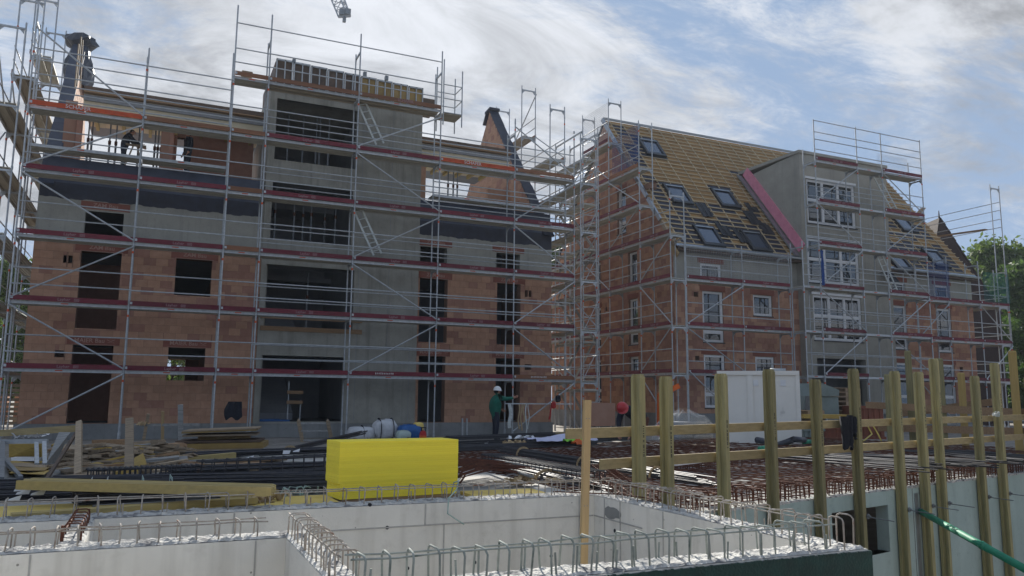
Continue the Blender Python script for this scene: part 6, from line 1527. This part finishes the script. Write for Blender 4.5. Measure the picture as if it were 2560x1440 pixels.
# pallet of sacks under film
D1 = 21.0; c = atD(1712, 1108, D1); c.z = .12; PL_ = thing('sack_pallet', 'pallet of grey sacks under clear plastic film behind the second post', 'pallet', c)
mb = MB()
for k in range(5): mb.box(c.x-.6, c.y-.45+k*.19, c.z+.1, c.x+.6, c.y-.32+k*.19, c.z+.125)
for k in range(3): mb.box(c.x-.6+k*.55, c.y-.45, c.z, c.x-.5+k*.55, c.y+.45, c.z+.098)
mb.build('pallet', 'pallet', PL_)
sm_ = MB(); sack_mesh(sm_, (0, 0, 0), .31, .21, .055, 3, n=16, m=8, pw=.45); sme = sm_.mesh('sack', 'cementbag', smooth=True)
for L_ in range(6):
    for i in range(4): inst('sack', sme, PL_, (c.x-.3+.6*(i % 2)+random.uniform(-.02, .02), c.y-.22+.43*(i//2), c.z+.13+L_*.108), rz=random.uniform(-.06, .06))
mb = MB(); rn = random.Random(6); n = 26; G = {}
for j in range(8):
    for i in range(n):
        t = 2*PI*i/n; rr_ = (.72 if j < 5 else .72*(1-(j-4)*.28)); sq = lambda v: math.copysign(abs(v)**.6, v); z = c.z+.05+min(j, 5)*.155+(.05*math.sin(t*5+j) if j > 3 else 0)+(.08*(j-4) if j > 4 else 0)
        if math.cos(t) < -.3 and j < 6: rr_ *= 1.25-.04*j
        G[j, i] = len(mb.v); mb.v.append((c.x+sq(math.cos(t))*rr_*1.0+rn.uniform(-.03, .03), c.y+sq(math.sin(t))*rr_*.75+rn.uniform(-.03, .03), z+rn.uniform(-.03, .03)))
for j in range(7):
    for i in range(n): mb.f.append((G[j, i], G[j, (i+1) % n], G[j+1, (i+1) % n], G[j+1, i])); mb.m.append(0)
mb.build('plastic_film', 'film', PL_)
# orange gallows crane
D2 = 23.0; b_ = atD(1652, 1075, D2); OC = thing('lifting_gallows', 'orange steel lifting gallows standing behind the second post', 'gallows', b_)
mb = MB(); mb.bar(atD(1650, 1090, D2), atD(1652, 985, D2), .15, .15, up=(0, 1, 0)); mb.build('mast', 'orange', OC); mb = MB(); mb.bar(atD(1648, 988, D2), atD(1698, 964, D2), .13, .15); mb.build('jib', 'orange', OC); mb = MB(); mb.bar(atD(1656, 1010, D2), atD(1690, 972, D2), .04, .04); mb.build('brace', 'steel_d', OC)
# raw board leaning, plank heap etc.
p = [onY(1478, 1066, 27.0), onY(1538, 1064, 27.0), onY(1538, 1008, 27.25), onY(1478, 1006, 27.25)]; mb = MB(); mb.prism(p, (0, .06, 0)); tag(mb.build('plasterboard', 'osb', None, loc=p[0]), 'pinkish brown board leaning before the right building gable', 'board')
mb = MB(); mb.bar(atD(1392, 1083, 20), atD(1560, 1079, 20.5), .2, .05); tag(mb.build('plank', 'rail', None, loc=atD(1392, 1083, 20)), 'long pale plank lying in the sunlit gap between the buildings', 'plank')
# green grey box, pallets, red skips
def gbox(name, label, cat, x0, y0, x1, y1, D, depth, mat, group=None, rim=True):
    p0 = atD(x0, y1, D); p1 = atD(x1, y1, D); u = p1-p0; u.z = 0; L = u.length; u.normalize(); v = Vector((-u.y, u.x, 0)); h = atD(x0, y0, D).z-p0.z
    t = thing(name, label, cat, p0, group); mb = MB(); mb.obox(p0+u*L/2+v*depth/2+Vector((0, 0, h/2)), u*L/2, v*depth/2, (0, 0, h/2)); mb.build('body', mat, t)
    if rim:
        mb = MB(); mb.obox(p0+u*L/2-v*.02+Vector((0, 0, h-.04)), u*(L/2+.03), v*.03, (0, 0, .045)); mb.obox(p0+u*L/2-v*.02+Vector((0, 0, .04)), u*(L/2+.03), v*.03, (0, 0, .04)); mb.build('rim', mat, t)
        mb = MB()
        for k in range(4): mb.obox(p0+u*(L*(k+.5)/4)-v*.012+Vector((0, 0, h/2)), u*.03, v*.02, (0, 0, h/2-.09))
        mb.build('rib', mat, t)
    return t
t = gbox('tool_store', 'green grey steel tool store with sloping roof right of the cream container', 'tool store', 2012, 990, 2098, 1035, 24, 1.6, 'greybox', rim=False)
p0 = atD(2045, 990, 24); p1 = atD(2098, 990, 24); p2 = atD(2098, 975, 24); p3 = atD(2055, 958, 24); mb = MB(); mb.prism([p0, p1, p2, p3], Vector((-.4, 1.4, 0))); mb.build('sloped_roof', 'greybox', t)
mb = MB(); mb.prism([atD(2013, 1030, 23.9), atD(2040, 1030, 23.9), atD(2040, 990, 23.9), atD(2013, 990, 23.9)], (0, -.02, 0)); mb.build('door', 'steel_d', t)
gbox('grey_crate', 'dark grey crate left of the red skip behind the fence', 'crate', 2008, 1070, 2060, 1100, 22.5, 1.0, 'greybox'); gbox('red_skip', 'brick red skip behind the upper rail, left one', 'skip', 2062, 1065, 2150, 1100, 22.5, 1.4, 'redbox', 'red skips'); gbox('red_skip', 'brick red skip behind the upper rail, right one', 'skip', 2156, 1015, 2212, 1098, 23.5, 1.4, 'redbox', 'red skips')
def pallet_stack(label, px, py, D, n, w=1.2):
    c = atD(px, py, D); t = thing('pallet_stack', label, 'pallets', c, 'pallet stacks')
    for k in range(n):
        mb = MB(); z = c.z+k*.145; 
        for q in range(5): mb.box(c.x-w/2, c.y+.02+q*.19, z+.12, c.x+w/2, c.y+.14+q*.19, z+.142)
        for q in range(3): mb.box(c.x-w/2+q*(w/2-.05), c.y, z+.022, c.x-w/2+q*(w/2-.05)+.1, c.y+.9, z+.118)
        mb.box(c.x-w/2, c.y, z, c.x+w/2, c.y+.1, z+.02); mb.build('pallet', 'pallet', t)
pallet_stack('pallets stacked beside the green grey tool store', 2120, 1038, 25, 6); pallet_stack('low pallet stack under the tool store edge', 2025, 1062, 23.5, 3)
gbox('plank_stack', 'flat plank stack over the pallets behind the upper rail', 'planks', 2010, 1036, 2130, 1046, 23, .8, 'plank_y', rim=False)
for i in range(9):
    x = 2185+i*33+random.uniform(-8, 8); D = random.uniform(22, 28); mb = MB(); p = atD(x, 1060+random.uniform(-12, 18), D); mb.bar(p, p+Vector((random.uniform(1, 2.2), random.uniform(-.6, .6), random.uniform(-.1, .1))), .2, .05)
    tag(mb.build('plank', random.choice(('plank', 'plank_g', 'rail_br')), None, loc=p), 'plank in the litter behind the far guard fence', 'plank', 'planks behind the far guard fence')
for i, (x, y, D, sx) in enumerate(((1650, 1118, 19.5, .5), (1730, 1116, 19.5, .7), (1775, 1120, 19.2, .4), (1560, 1108, 20, .5))):
    c = atD(x, y, D); mb = MB(); mb.bar(c, c+Vector((sx*1.6, .3, .02)), .16, .08); tag(mb.build('plank', 'plank', None, loc=c), ['short plank before the film wrapped pallet, left', 'longer plank before the film wrapped pallet', 'plank end at the left foot of the cream container', 'plank left of the film wrapped pallet, beside the bending man'][i], 'plank')
rags('white rope loop hung on the far right posts', atD(2488, 1042, 12.5), 5, 'strap', .06, 20, cat='rope', wd=.02)
# ================================================================== PEOPLE
def person(label, loc, rz, J, mats, helmet, scale=1.0, bulk=1.0, group='site workers', headdir=(1, 0)):
    """J: joint name -> local xyz (facing +x). one skinned body mesh"""
    root = thing('person', label, 'person', loc, group, rz)
    ch = [('pelvis', 'waist'), ('waist', 'chest'), ('chest', 'neck'), ('neck', 'head'), ('head', 'crown'),
          ('chest', 'shL'), ('shL', 'elL'), ('elL', 'wrL'), ('wrL', 'hdL'), ('chest', 'shR'), ('shR', 'elR'), ('elR', 'wrR'), ('wrR', 'hdR'),
          ('pelvis', 'hipL'), ('hipL', 'knL'), ('knL', 'anL'), ('anL', 'toL'), ('pelvis', 'hipR'), ('hipR', 'knR'), ('knR', 'anR'), ('anR', 'toR')]
    rad = dict(pelvis=.155, waist=.16, chest=.165, neck=.062, head=.098, crown=.085, shL=.085, shR=.085, elL=.062, elR=.062, wrL=.043, wrR=.043, hdL=.036, hdR=.036, hipL=.105, hipR=.105, knL=.075, knR=.075, anL=.06, anR=.06, toL=.042, toR=.042)
    for k_ in rad:
        if k_ not in ('neck', 'head', 'crown', 'hdL', 'hdR', 'wrL', 'wrR', 'toL', 'toR'): rad[k_] *= bulk**(.45 if k_[:2] in ('sh', 'el', 'kn', 'an', 'hi') else .85)
    names = list(rad); idx = {n: i for i, n in enumerate(names)}
    me = bpy.data.meshes.new('body'); me.from_pydata([Vector(J[n])*scale for n in names], [(idx[a], idx[b]) for a, b in ch], []); o = bpy.data.objects.new('body', me); COL.objects.link(o)
    md = o.modifiers.new('skin', 'SKIN'); md.use_smooth_shade = True
    for n in names:
        sv = me.skin_vertices[0].data[idx[n]]; r = rad[n]*scale; sv.radius = (r, r); sv.use_root = n == 'pelvis'
    sb = o.modifiers.new('sub', 'SUBSURF'); sb.levels = 2; sb.render_levels = 2
    dg = bpy.context.evaluated_depsgraph_get(); m2 = bpy.data.meshes.new_from_object(o.evaluated_get(dg)); bpy.data.objects.remove(o)
    m2.name = 'body'; m2.materials.clear()
    for m in mats: m2.materials.append(MT[m])         # 0 top, 1 trousers, 2 skin, 3 shoe
    zone = {('pelvis', 'waist'): 0, ('waist', 'chest'): 0, ('chest', 'neck'): 0, ('neck', 'head'): 2, ('head', 'crown'): 2}
    for s in 'LR':
        zone[('chest', 'sh'+s)] = 0; zone[('sh'+s, 'el'+s)] = 0; zone[('el'+s, 'wr'+s)] = 0; zone[('wr'+s, 'hd'+s)] = 2
        zone[('pelvis', 'hip'+s)] = 1; zone[('hip'+s, 'kn'+s)] = 1; zone[('kn'+s, 'an'+s)] = 1; zone[('an'+s, 'to'+s)] = 3
    S = [(Vector(J[a])*scale, Vector(J[b])*scale, zone[(a, b)], rad[a], rad[b]) for a, b in ch]
    mi = []
    for p in m2.polygons:
        c = p.center; best = 9; bz = 0
        for a, b, z, ra, rb_ in S:
            t = max(0, min(1, (c-a).dot(b-a)/max((b-a).length_squared, 1e-9))); d = (c-(a+(b-a)*t)).length/(ra+(rb_-ra)*t)
            if d < best: best = d; bz = z
        mi.append(bz)
    m2.polygons.foreach_set('material_index', mi); m2.polygons.foreach_set('use_smooth', [True]*len(mi))
    # hands: palm plus five fingers, nose and ears, joined to the same mesh
    bm = bmesh.new(); bm.from_mesh(m2)
    ex = MB()
    for s in 'LR':
        w = Vector(J['wr'+s])*scale; h = Vector(J['hd'+s])*scale; d = (h-w).normalized(); sd = d.cross(Vector((0, 0, 1)))
        sd = (sd.normalized() if sd.length > .2 else Vector((0, 1, 0))); up_ = sd.cross(d)
        flat = up_ if abs(d.z) < .7 else sd
        for k, L in enumerate((.066, .078, .082, .068)):
            b = h+d*.02+flat*((k-1.5)*.02)*scale; m = b+d*L*.55*scale-sd*.006; e = b+d*L*scale-sd*.018
            ex.path([h-d*.02+flat*((k-1.5)*.016)*scale, b, m, e], .0095*scale, 6)
        tb = w+d*.03-flat*(-.03)*scale; ex.path([tb, tb+(d*.6+flat).normalized()*.045*scale, tb+(d*1.0+flat*.8).normalized()*.08*scale], .011*scale, 6)
    hd = Vector(J['head'])*scale; f = Vector((headdir[0], headdir[1], 0)).normalized(); upv = (Vector(J['crown'])-Vector(J['head'])).normalized(); f = (f-upv*f.dot(upv)).normalized(); sd = upv.cross(f)
    ex.tube(hd+f*.085*scale+upv*.005, hd+f*.118*scale-upv*.03, .012*scale, 6, r2=.018*scale)
    for q in (-1, 1): ex.tube(hd+sd*q*.088*scale+upv*.02, hd+sd*q*.1*scale-upv*.03, .02*scale, 6, r2=.013*scale)
    i0 = [bm.verts.new(v) for v in ex.v]
    for fc in ex.f:
        try: q = bm.faces.new([i0[k] for k in fc]); q.material_index = 2; q.smooth = True
        except ValueError: pass
    bm.to_mesh(m2); bm.free()
    bo = bpy.data.objects.new('body', m2); COL.objects.link(bo); bo.parent = root
    def child(mb, n, mat, smooth=True):
        ob = bpy.data.objects.new(n, mb.mesh(n, mat, (0, 0, 0), smooth)); COL.objects.link(ob); ob.parent = root; return ob
    # eyes and mouth
    mb = MB()
    for q in (-1, 1): c = hd+f*.088*scale+sd*q*.033*scale+upv*.015; mb.obox(c, f*.006, sd*.012, upv*.005)
    c = hd+f*.09*scale-upv*.055; mb.obox(c, f*.004, sd*.022, upv*.004); child(mb, 'face', 'hair', False)
    if helmet:
        mb = MB(); n = 18; m_ = 7; c0 = hd+upv*.045*scale; rx = .125*scale
        for j in range(m_+1):
            a = PI/2*j/m_
            for i in range(n):
                t = 2*PI*i/n; mb.v.append(tuple(c0+(f*math.cos(t)*1.12+sd*math.sin(t))*rx*math.cos(a)+upv*(.14*scale*math.sin(a))))
        for j in range(m_):
            for i in range(n): mb.f.append((j*n+i, j*n+(i+1) % n, (j+1)*n+(i+1) % n, (j+1)*n+i)); mb.m.append(0)
        k0 = len(mb.v)
        for i in range(n):
            t = 2*PI*i/n; e = 1.12*(1+max(0, math.cos(t))*.38)+.06; mb.v.append(tuple(c0+(f*math.cos(t)*e+sd*math.sin(t)*1.07)*rx-upv*.012))
        for i in range(n): mb.f.append((i, k0+i, k0+(i+1) % n, (i+1) % n)); mb.m.append(0)
        h_ = child(mb, 'helmet', helmet)
    mb = MB(); sack_mesh(mb, hd-f*.02*scale+upv*.0-Vector((0, 0, .07*scale)), .095*scale, .096*scale, .075*scale, 3, pw=1); child(mb, 'hair', 'hair')
    return root
def stand(**k):
    J = dict(pelvis=(0, 0, .94), waist=(.0, 0, 1.12), chest=(.01, 0, 1.33), neck=(.03, 0, 1.49), head=(.05, 0, 1.60), crown=(.055, 0, 1.68), shL=(.0, .19, 1.40), elL=(-.03, .25, 1.13), wrL=(.06, .24, .90), hdL=(.10, .23, .83), shR=(.0, -.19, 1.40), elR=(-.03, -.25, 1.13), wrR=(.06, -.24, .90), hdR=(.1, -.23, .83),
             hipL=(0, .10, .88), knL=(.02, .11, .49), anL=(-.01, .11, .085), toL=(.15, .13, .045), hipR=(0, -.10, .88), knR=(.02, -.11, .49), anR=(-.01, -.11, .085), toR=(.15, -.13, .045))
    J.update(k); return J
gm = onZ(1238, 1100, .08)
person('man in a green jacket and white helmet pointing to the right, seen from behind', (gm.x, gm.y, gz(gm.x, gm.y)), math.radians(-12),
       stand(shR=(.05, -.18, 1.41), elR=(.30, -.20, 1.36), wrR=(.55, -.16, 1.40), hdR=(.64, -.15, 1.43), shL=(-.02, .21, 1.40), elL=(.02, .32, 1.13), wrL=(.22, .24, 1.0), hdL=(.29, .22, .98), waist=(-.03, 0, 1.10), pelvis=(-.02, 0, .90), toL=(.13, .14, .045)), ['jacket', 'trousers', 'skin', 'dark'], 'helm_w', 1.02, 1.62, headdir=(1, .35))
pr = atD(1597, 1150, 17.0)
person('bending worker with red helmet and navy top behind the first fence post', (pr.x, pr.y, .28), math.radians(200),
       stand(pelvis=(-.1, 0, .80), waist=(.08, 0, .90), chest=(.28, 0, .98), neck=(.42, 0, .98), head=(.52, 0, .97), crown=(.58, 0, 1.03), shL=(.30, .19, .98), elL=(.38, .24, .72), wrL=(.46, .16, .50), hdL=(.49, .14, .43), shR=(.30, -.19, .98), elR=(.38, -.24, .72), wrR=(.46, -.16, .5), hdR=(.49, -.14, .43), hipL=(-.12, .10, .76), knL=(.06, .13, .44), hipR=(-.12, -.10, .76), knR=(.06, -.13, .44)), ['trousers', 'rust', 'skin', 'dark'], 'helm_r', 1.0, 1.15, headdir=(.8, .6))
pa_ = onY(313, 325, 29.9)
person('worker in dark clothes bending to a trestle in the open attic of the left building', (pa_.x, pa_.y, pa_.z-1.55), math.radians(0),
       stand(waist=(.03, 0, 1.10), chest=(.14, 0, 1.28), neck=(.20, 0, 1.41), head=(.25, 0, 1.50), crown=(.28, 0, 1.57), shR=(.12, -.19, 1.34), elR=(.32, -.2, 1.14), wrR=(.55, -.12, 1.05), hdR=(.62, -.1, 1.02), shL=(.12, .19, 1.34), elL=(.32, .2, 1.14), wrL=(.55, .12, 1.05), hdL=(.62, .1, 1.02)), ['dark', 'trousers', 'skin', 'dark'], None)
pb_ = onY(473, 335, 29.9)
person('worker in dark clothes standing by the brick wall in the open attic', (pb_.x, pb_.y, pb_.z-1.62), math.radians(200), stand(), ['dark', 'trousers', 'skin', 'dark'], None)
# saw trestle in the attic
p = onY(338, 365, 29.7); TT = thing('saw_trestle', 'small wooden trestle in front of the worker in the open attic', 'trestle', (p.x, p.y, p.z-.7))
for s in (-1, 1): mb = MB(); mb.bar((p.x+s*.28, p.y, p.z-.75), (p.x+s*.06, p.y, p.z), .05, .04, up=(0, 1, 0)); mb.build('leg', 'plank', TT)
mb = MB(); mb.box(p.x-.3, p.y-.06, p.z, p.x+.35, p.y+.08, p.z+.05); mb.build('top', 'plank', TT)

# ================================================================== TARPAULIN, CRANE, FAR THINGS
rn = random.Random(41); mb = MB(); n = 18; rings = [(13.45, .30, .75), (13.8, .40, .82), (14.2, .42, .72), (14.6, .38, .55), (14.95, .30, .42), (15.2, .27, .34), (15.38, .46, .52), (15.62, .40, .40), (15.72, .18, .16)]
for j, (z, a, b) in enumerate(rings):
    for i in range(n):
        t = 2*PI*i/n; k = 1+.10*math.sin(t*5+j*1.3)+rn.uniform(-.07, .07)
        mb.v.append((-3.52+a*1.25*k*math.cos(t), GYR+.05+(15.7-z)*.06+b*1.2*k*math.sin(t), z+rn.uniform(-.05, .05)+(.10*math.sin(t*4) if j == 6 else 0)))
for j in range(len(rings)-1):
    for i in range(n): mb.f.append((j*n+i, j*n+(i+1) % n, (j+1)*n+(i+1) % n, (j+1)*n+i)); mb.m.append(0)
mb.f.append(tuple((len(rings)-1)*n+i for i in range(n))); mb.m.append(0)
tag(mb.build('tarpaulin', 'tarp', None, False, loc=(-3.5, 34.4, 14)), 'dark grey tarpaulin wrapped round the left gable peak', 'tarpaulin')
for i, (a, b) in enumerate((((192, 215), (203, 92)), ((187, 222), (197, 110)), ((200, 218), (207, 100)))):
    mb = MB(); mb.bar(onX(*a, -3.1), onX(*b, -3.1), .07, .04, up=(1, 0, 0)); tag(mb.build('lath', 'plank', None, loc=onX(*a, -3.1)), ['lath leaning on the tarpaulin, middle of three', 'lath leaning on the tarpaulin, left of three', 'lath leaning on the tarpaulin, right of three'][i], 'lath')
# tower crane jib end
CJ = thing('tower_crane', 'end of a tower crane lattice jib cut by the top of the picture', 'crane', atD(855, -60, 90))
e0 = [atD(828, 2, 90), atD(848, 2, 90.0)]; a1 = atD(846, 42, 85); b1 = atD(876, 40, 85); a0 = atD(800, -70, 98); b0 = atD(836, -72, 98); t1 = atD(862, 24, 85); t0 = atD(815, -95, 98)
mb = MB(); mb.tube(a0, a1, .09, 6); mb.tube(b0, b1, .09, 6); mb.tube(t0, t1, .09, 6); mb.build('chord', 'crane', CJ); mb = MB(); N_ = 9
for i in range(N_):
    f0, f1, fm = i/N_, (i+1)/N_, (i+.5)/N_; A = lambda f: a0+(a1-a0)*f; B_ = lambda f: b0+(b1-b0)*f; T_ = lambda f: t0+(t1-t0)*f
    mb.tube(A(f0), B_(f1), .045, 5); mb.tube(A(f0), T_(fm), .045, 5); mb.tube(T_(fm), A(f1), .045, 5); mb.tube(B_(f0), T_(fm), .045, 5); mb.tube(T_(fm), B_(f1), .045, 5)
mb.build('lattice', 'crane', CJ, kind='stuff'); mb = MB(); mb.bar(a1, b1, .22, .22); mb.build('end_beam', 'crane', CJ); mb = MB()
for f in (.3, .75): c = a1+(b1-a1)*f; mb.obox(c+Vector((0, 0, .45)), (.3, 0, 0), (0, .3, 0), (0, 0, .32))
mb.build('pulley_block', 'steel_d', CJ); mb = MB(); c = (a1+b1)/2; mb.obox(c+Vector((0, 0, -.35)), (.16, 0, 0), (0, .16, 0), (0, 0, .3)); mb.build('end_stop', 'steel_d', CJ)
# dark gabled house behind
tip = atD(2348, 545, 52); HX, HY, HZ = tip.x, tip.y, tip.z
FH = thing('house', 'dark brown gabled roof of a house behind the right building', 'house', (HX, HY, 0))
sl_ = (atD(2425, 690, 52)-tip); hw = 3.6; hh = hw*abs(sl_.z)/max(.1, Vector((sl_.x, sl_.y, 0)).length)
ud = Vector((RT.x, RT.y, 0)).normalized(); wd_ = Vector((-ud.y, ud.x, 0)); bl = tip-ud*1.3-Vector((0, 0, hh)); brr = tip+ud*hw-Vector((0, 0, hh))
mb = MB(); mb.prism([bl, brr, tip], wd_*9); mb.build('gable', 'roof_far', FH)
for k in range(12):
    f0, f1 = k/12, (k+1)/12; mb = MB(); q0 = brr+(tip-brr)*f0; q1 = brr+(tip-brr)*f1; nn = ud*.09+Vector((0, 0, .05)); mb.prism([q0+nn*.4, q1+nn*.4, q1+nn*1.1, q0+nn*1.5], wd_*9.2); mb.build('tile_course', 'roof_far', FH)
mb = MB(); mb.prism([bl+Vector((0, 0, 0)), brr, brr-Vector((0, 0, HZ-hh)), bl-Vector((0, 0, HZ-hh))], wd_*8.9); mb.build('wall', 'roof_far', FH)
mb = MB(); mb.tube(tip, tip+Vector((0, 0, .5)), .06, 8, r2=.02); mb.build('finial', 'roof_far', FH)
# pale building at the far right, brick pallets at the far left
p0 = atD(2445, 1000, 62); FW_ = thing('far_building', 'pale low building behind the scaffold at the far right edge', 'building', (p0.x, p0.y, 0))
mb = MB(); mb.box(p0.x, p0.y, 0, p0.x+9, p0.y+8, 4.2); mb.build('wall', 'far_white', FW_); mb = MB(); mb.box(p0.x-.2, p0.y-.2, 4.203, p0.x+9.2, p0.y+8.2, 4.5); mb.build('roof_slab', 'conc_plinth', FW_)
for k in range(3): mb = MB(); mb.box(p0.x+.8+2.4*k, p0.y-.03, 1.3, p0.x+1.8+2.4*k, p0.y-.004, 2.8); mb.build('window', 'pane', FW_)
pc_ = onY(440, 960, 46); places = [(-9.5+1.35*k, 44+k*.4) for k in range(5)]+[(pc_.x-.6, 46), (pc_.x+.7, 46.2)]
for k, (x, y_) in enumerate(places):
    c = Vector((x, y_, .1)); t = thing('block_pallet', 'pallet of pale orange clay blocks %s' % ('glimpsed through the ground floor window of the left building' if k > 4 else 'standing behind the left building edge'), 'clay blocks', c, 'block pallets behind the left building')
    mb = MB(); mb.box(c.x-.55, c.y-.5, c.z, c.x+.55, c.y+.5, c.z+.12); mb.build('pallet', 'pallet', t)
    for a in range(3):
        for b in range(5): mb = MB(); mb.box(c.x-.55+a*.372, c.y-.5, c.z+.125+b*.248, c.x-.55+a*.372+.366, c.y+.5, c.z+.125+b*.248+.242); mb.build('block', 'brick', t)
bf = thing('board_fence', 'horizontal board fence at the far left behind the scaffold', 'fence', (-8.5, 40, .05))
for k in range(9): mb = MB(); mb.box(-13, 40, .15+k*.2, -4.6, 40.03, .15+k*.2+.13); mb.build('board', 'plank', bf)
for x in (-12.5, -9.5, -6.5, -4.7): mb = MB(); mb.box(x, 40.031, 0, x+.1, 40.13, 2.0); mb.build('post', 'plank', bf)

# ================================================================== TREES
def tree(label, base, H, R_, seed, mat='leaf', clumps=60, per=120, trunk=.35, leaf=.22, low=.25):
    rn = random.Random(seed); base = Vector(base); t = thing('tree', label, 'tree', base, 'trees behind the site'); mb = MB()
    mb.path([base, base+Vector((.1, .05, H*.3)), base+Vector((-.1, .1, H*.6)), base+Vector((.05, 0, H*.9))], trunk*.6, 8); mb.tube(base, base+Vector((.1, .05, H*.35)), trunk, 10, r2=trunk*.6)
    cs = []
    for i in range(clumps):
        a = rn.uniform(0, 2*PI); v = rn.random(); zz_ = low+(1-low)*v; rr_ = R_*math.sin(PI*min(1, max(.12, (zz_-low*.6)/(1.02-low*.6))))**.7*math.sqrt(rn.uniform(.1, 1))
        c = base+Vector((math.cos(a)*rr_, math.sin(a)*rr_, H*zz_)); cs.append(c)
        if i % 3 == 0: s = base+Vector((0, 0, H*max(.2, zz_-.25))); mb.tube(s, c, trunk*.16, 5, r2=.02)
    mb.build('trunk', 'trunk', t); lf = MB()
    for c in cs:
        k = rn.uniform(.55, 1.25)*R_*.27
        for _ in range(per):
            d = Vector((rn.gauss(0, 1), rn.gauss(0, 1), rn.gauss(0, .75))).normalized()*k*rn.uniform(.35, 1)**.6; p = c+d
            n_ = Vector((rn.gauss(0, 1), rn.gauss(0, 1), rn.gauss(0, 1)+.5)).normalized(); a = n_.orthogonal().normalized(); b = n_.cross(a); s = leaf*rn.uniform(.6, 1.3)
            ang_ = rn.uniform(0, PI); a, b = a*math.cos(ang_)+b*math.sin(ang_), b*math.cos(ang_)-a*math.sin(ang_)
            lf.quad(p-a*s, p+b*s*.45+n_*s*.12, p+a*s, p-b*s*.45+n_*s*.12)
    o = lf.build('crown', mat, t); return t
g_ = atD(2520, 1000, 66); tree('large leafy tree rising behind the far right scaffold', (g_.x, g_.y, 0), 14.5, 5.2, 1, 'leaf_y', 110, 190, .4, .24, .12)
g_ = atD(2600, 1000, 58); tree('dark leafy tree at the right edge, in front of the larger one', (g_.x, g_.y, 0), 11.5, 4.2, 2, 'leaf', 80, 170, .35, .22, .1)
g_ = atD(2470, 1000, 85); tree('far tree seen low between the right scaffold frames', (g_.x, g_.y, 0), 13, 5, 6, 'leaf', 80, 130, .35, .28, .08)
g_ = atD(1392, 1000, 62); tree('tree seen through the gap between the two buildings', (g_.x, g_.y, 0), 13.5, 2.6, 3, 'leaf_y', 60, 130, .3, .2, .2)
g_ = atD(5, 1000, 52); tree('leafy tree behind the left scaffold edge', (g_.x, g_.y, 0), 10.2, 3.4, 4, 'leaf_y', 80, 150, .35, .2, .12)
g_ = atD(-120, 1000, 60); tree('tree mostly beyond the left edge', (g_.x, g_.y, 0), 12, 4.5, 5, 'leaf', 60, 120, .35, .22, .12)

g_ = onY(430, 960, 60); tree('tree glimpsed through the ground floor window of the left building', (g_.x, 60, 0), 9, 3.5, 9, 'leaf_y', 40, 90, .3, .25, .1)
# light air haze towards the buildings
mb = MB(); mb.box(-262, -31, -3.8, 302, 442, 66); hz = mb.build('haze', 'haze', None); hz['kind'] = 'stuff'
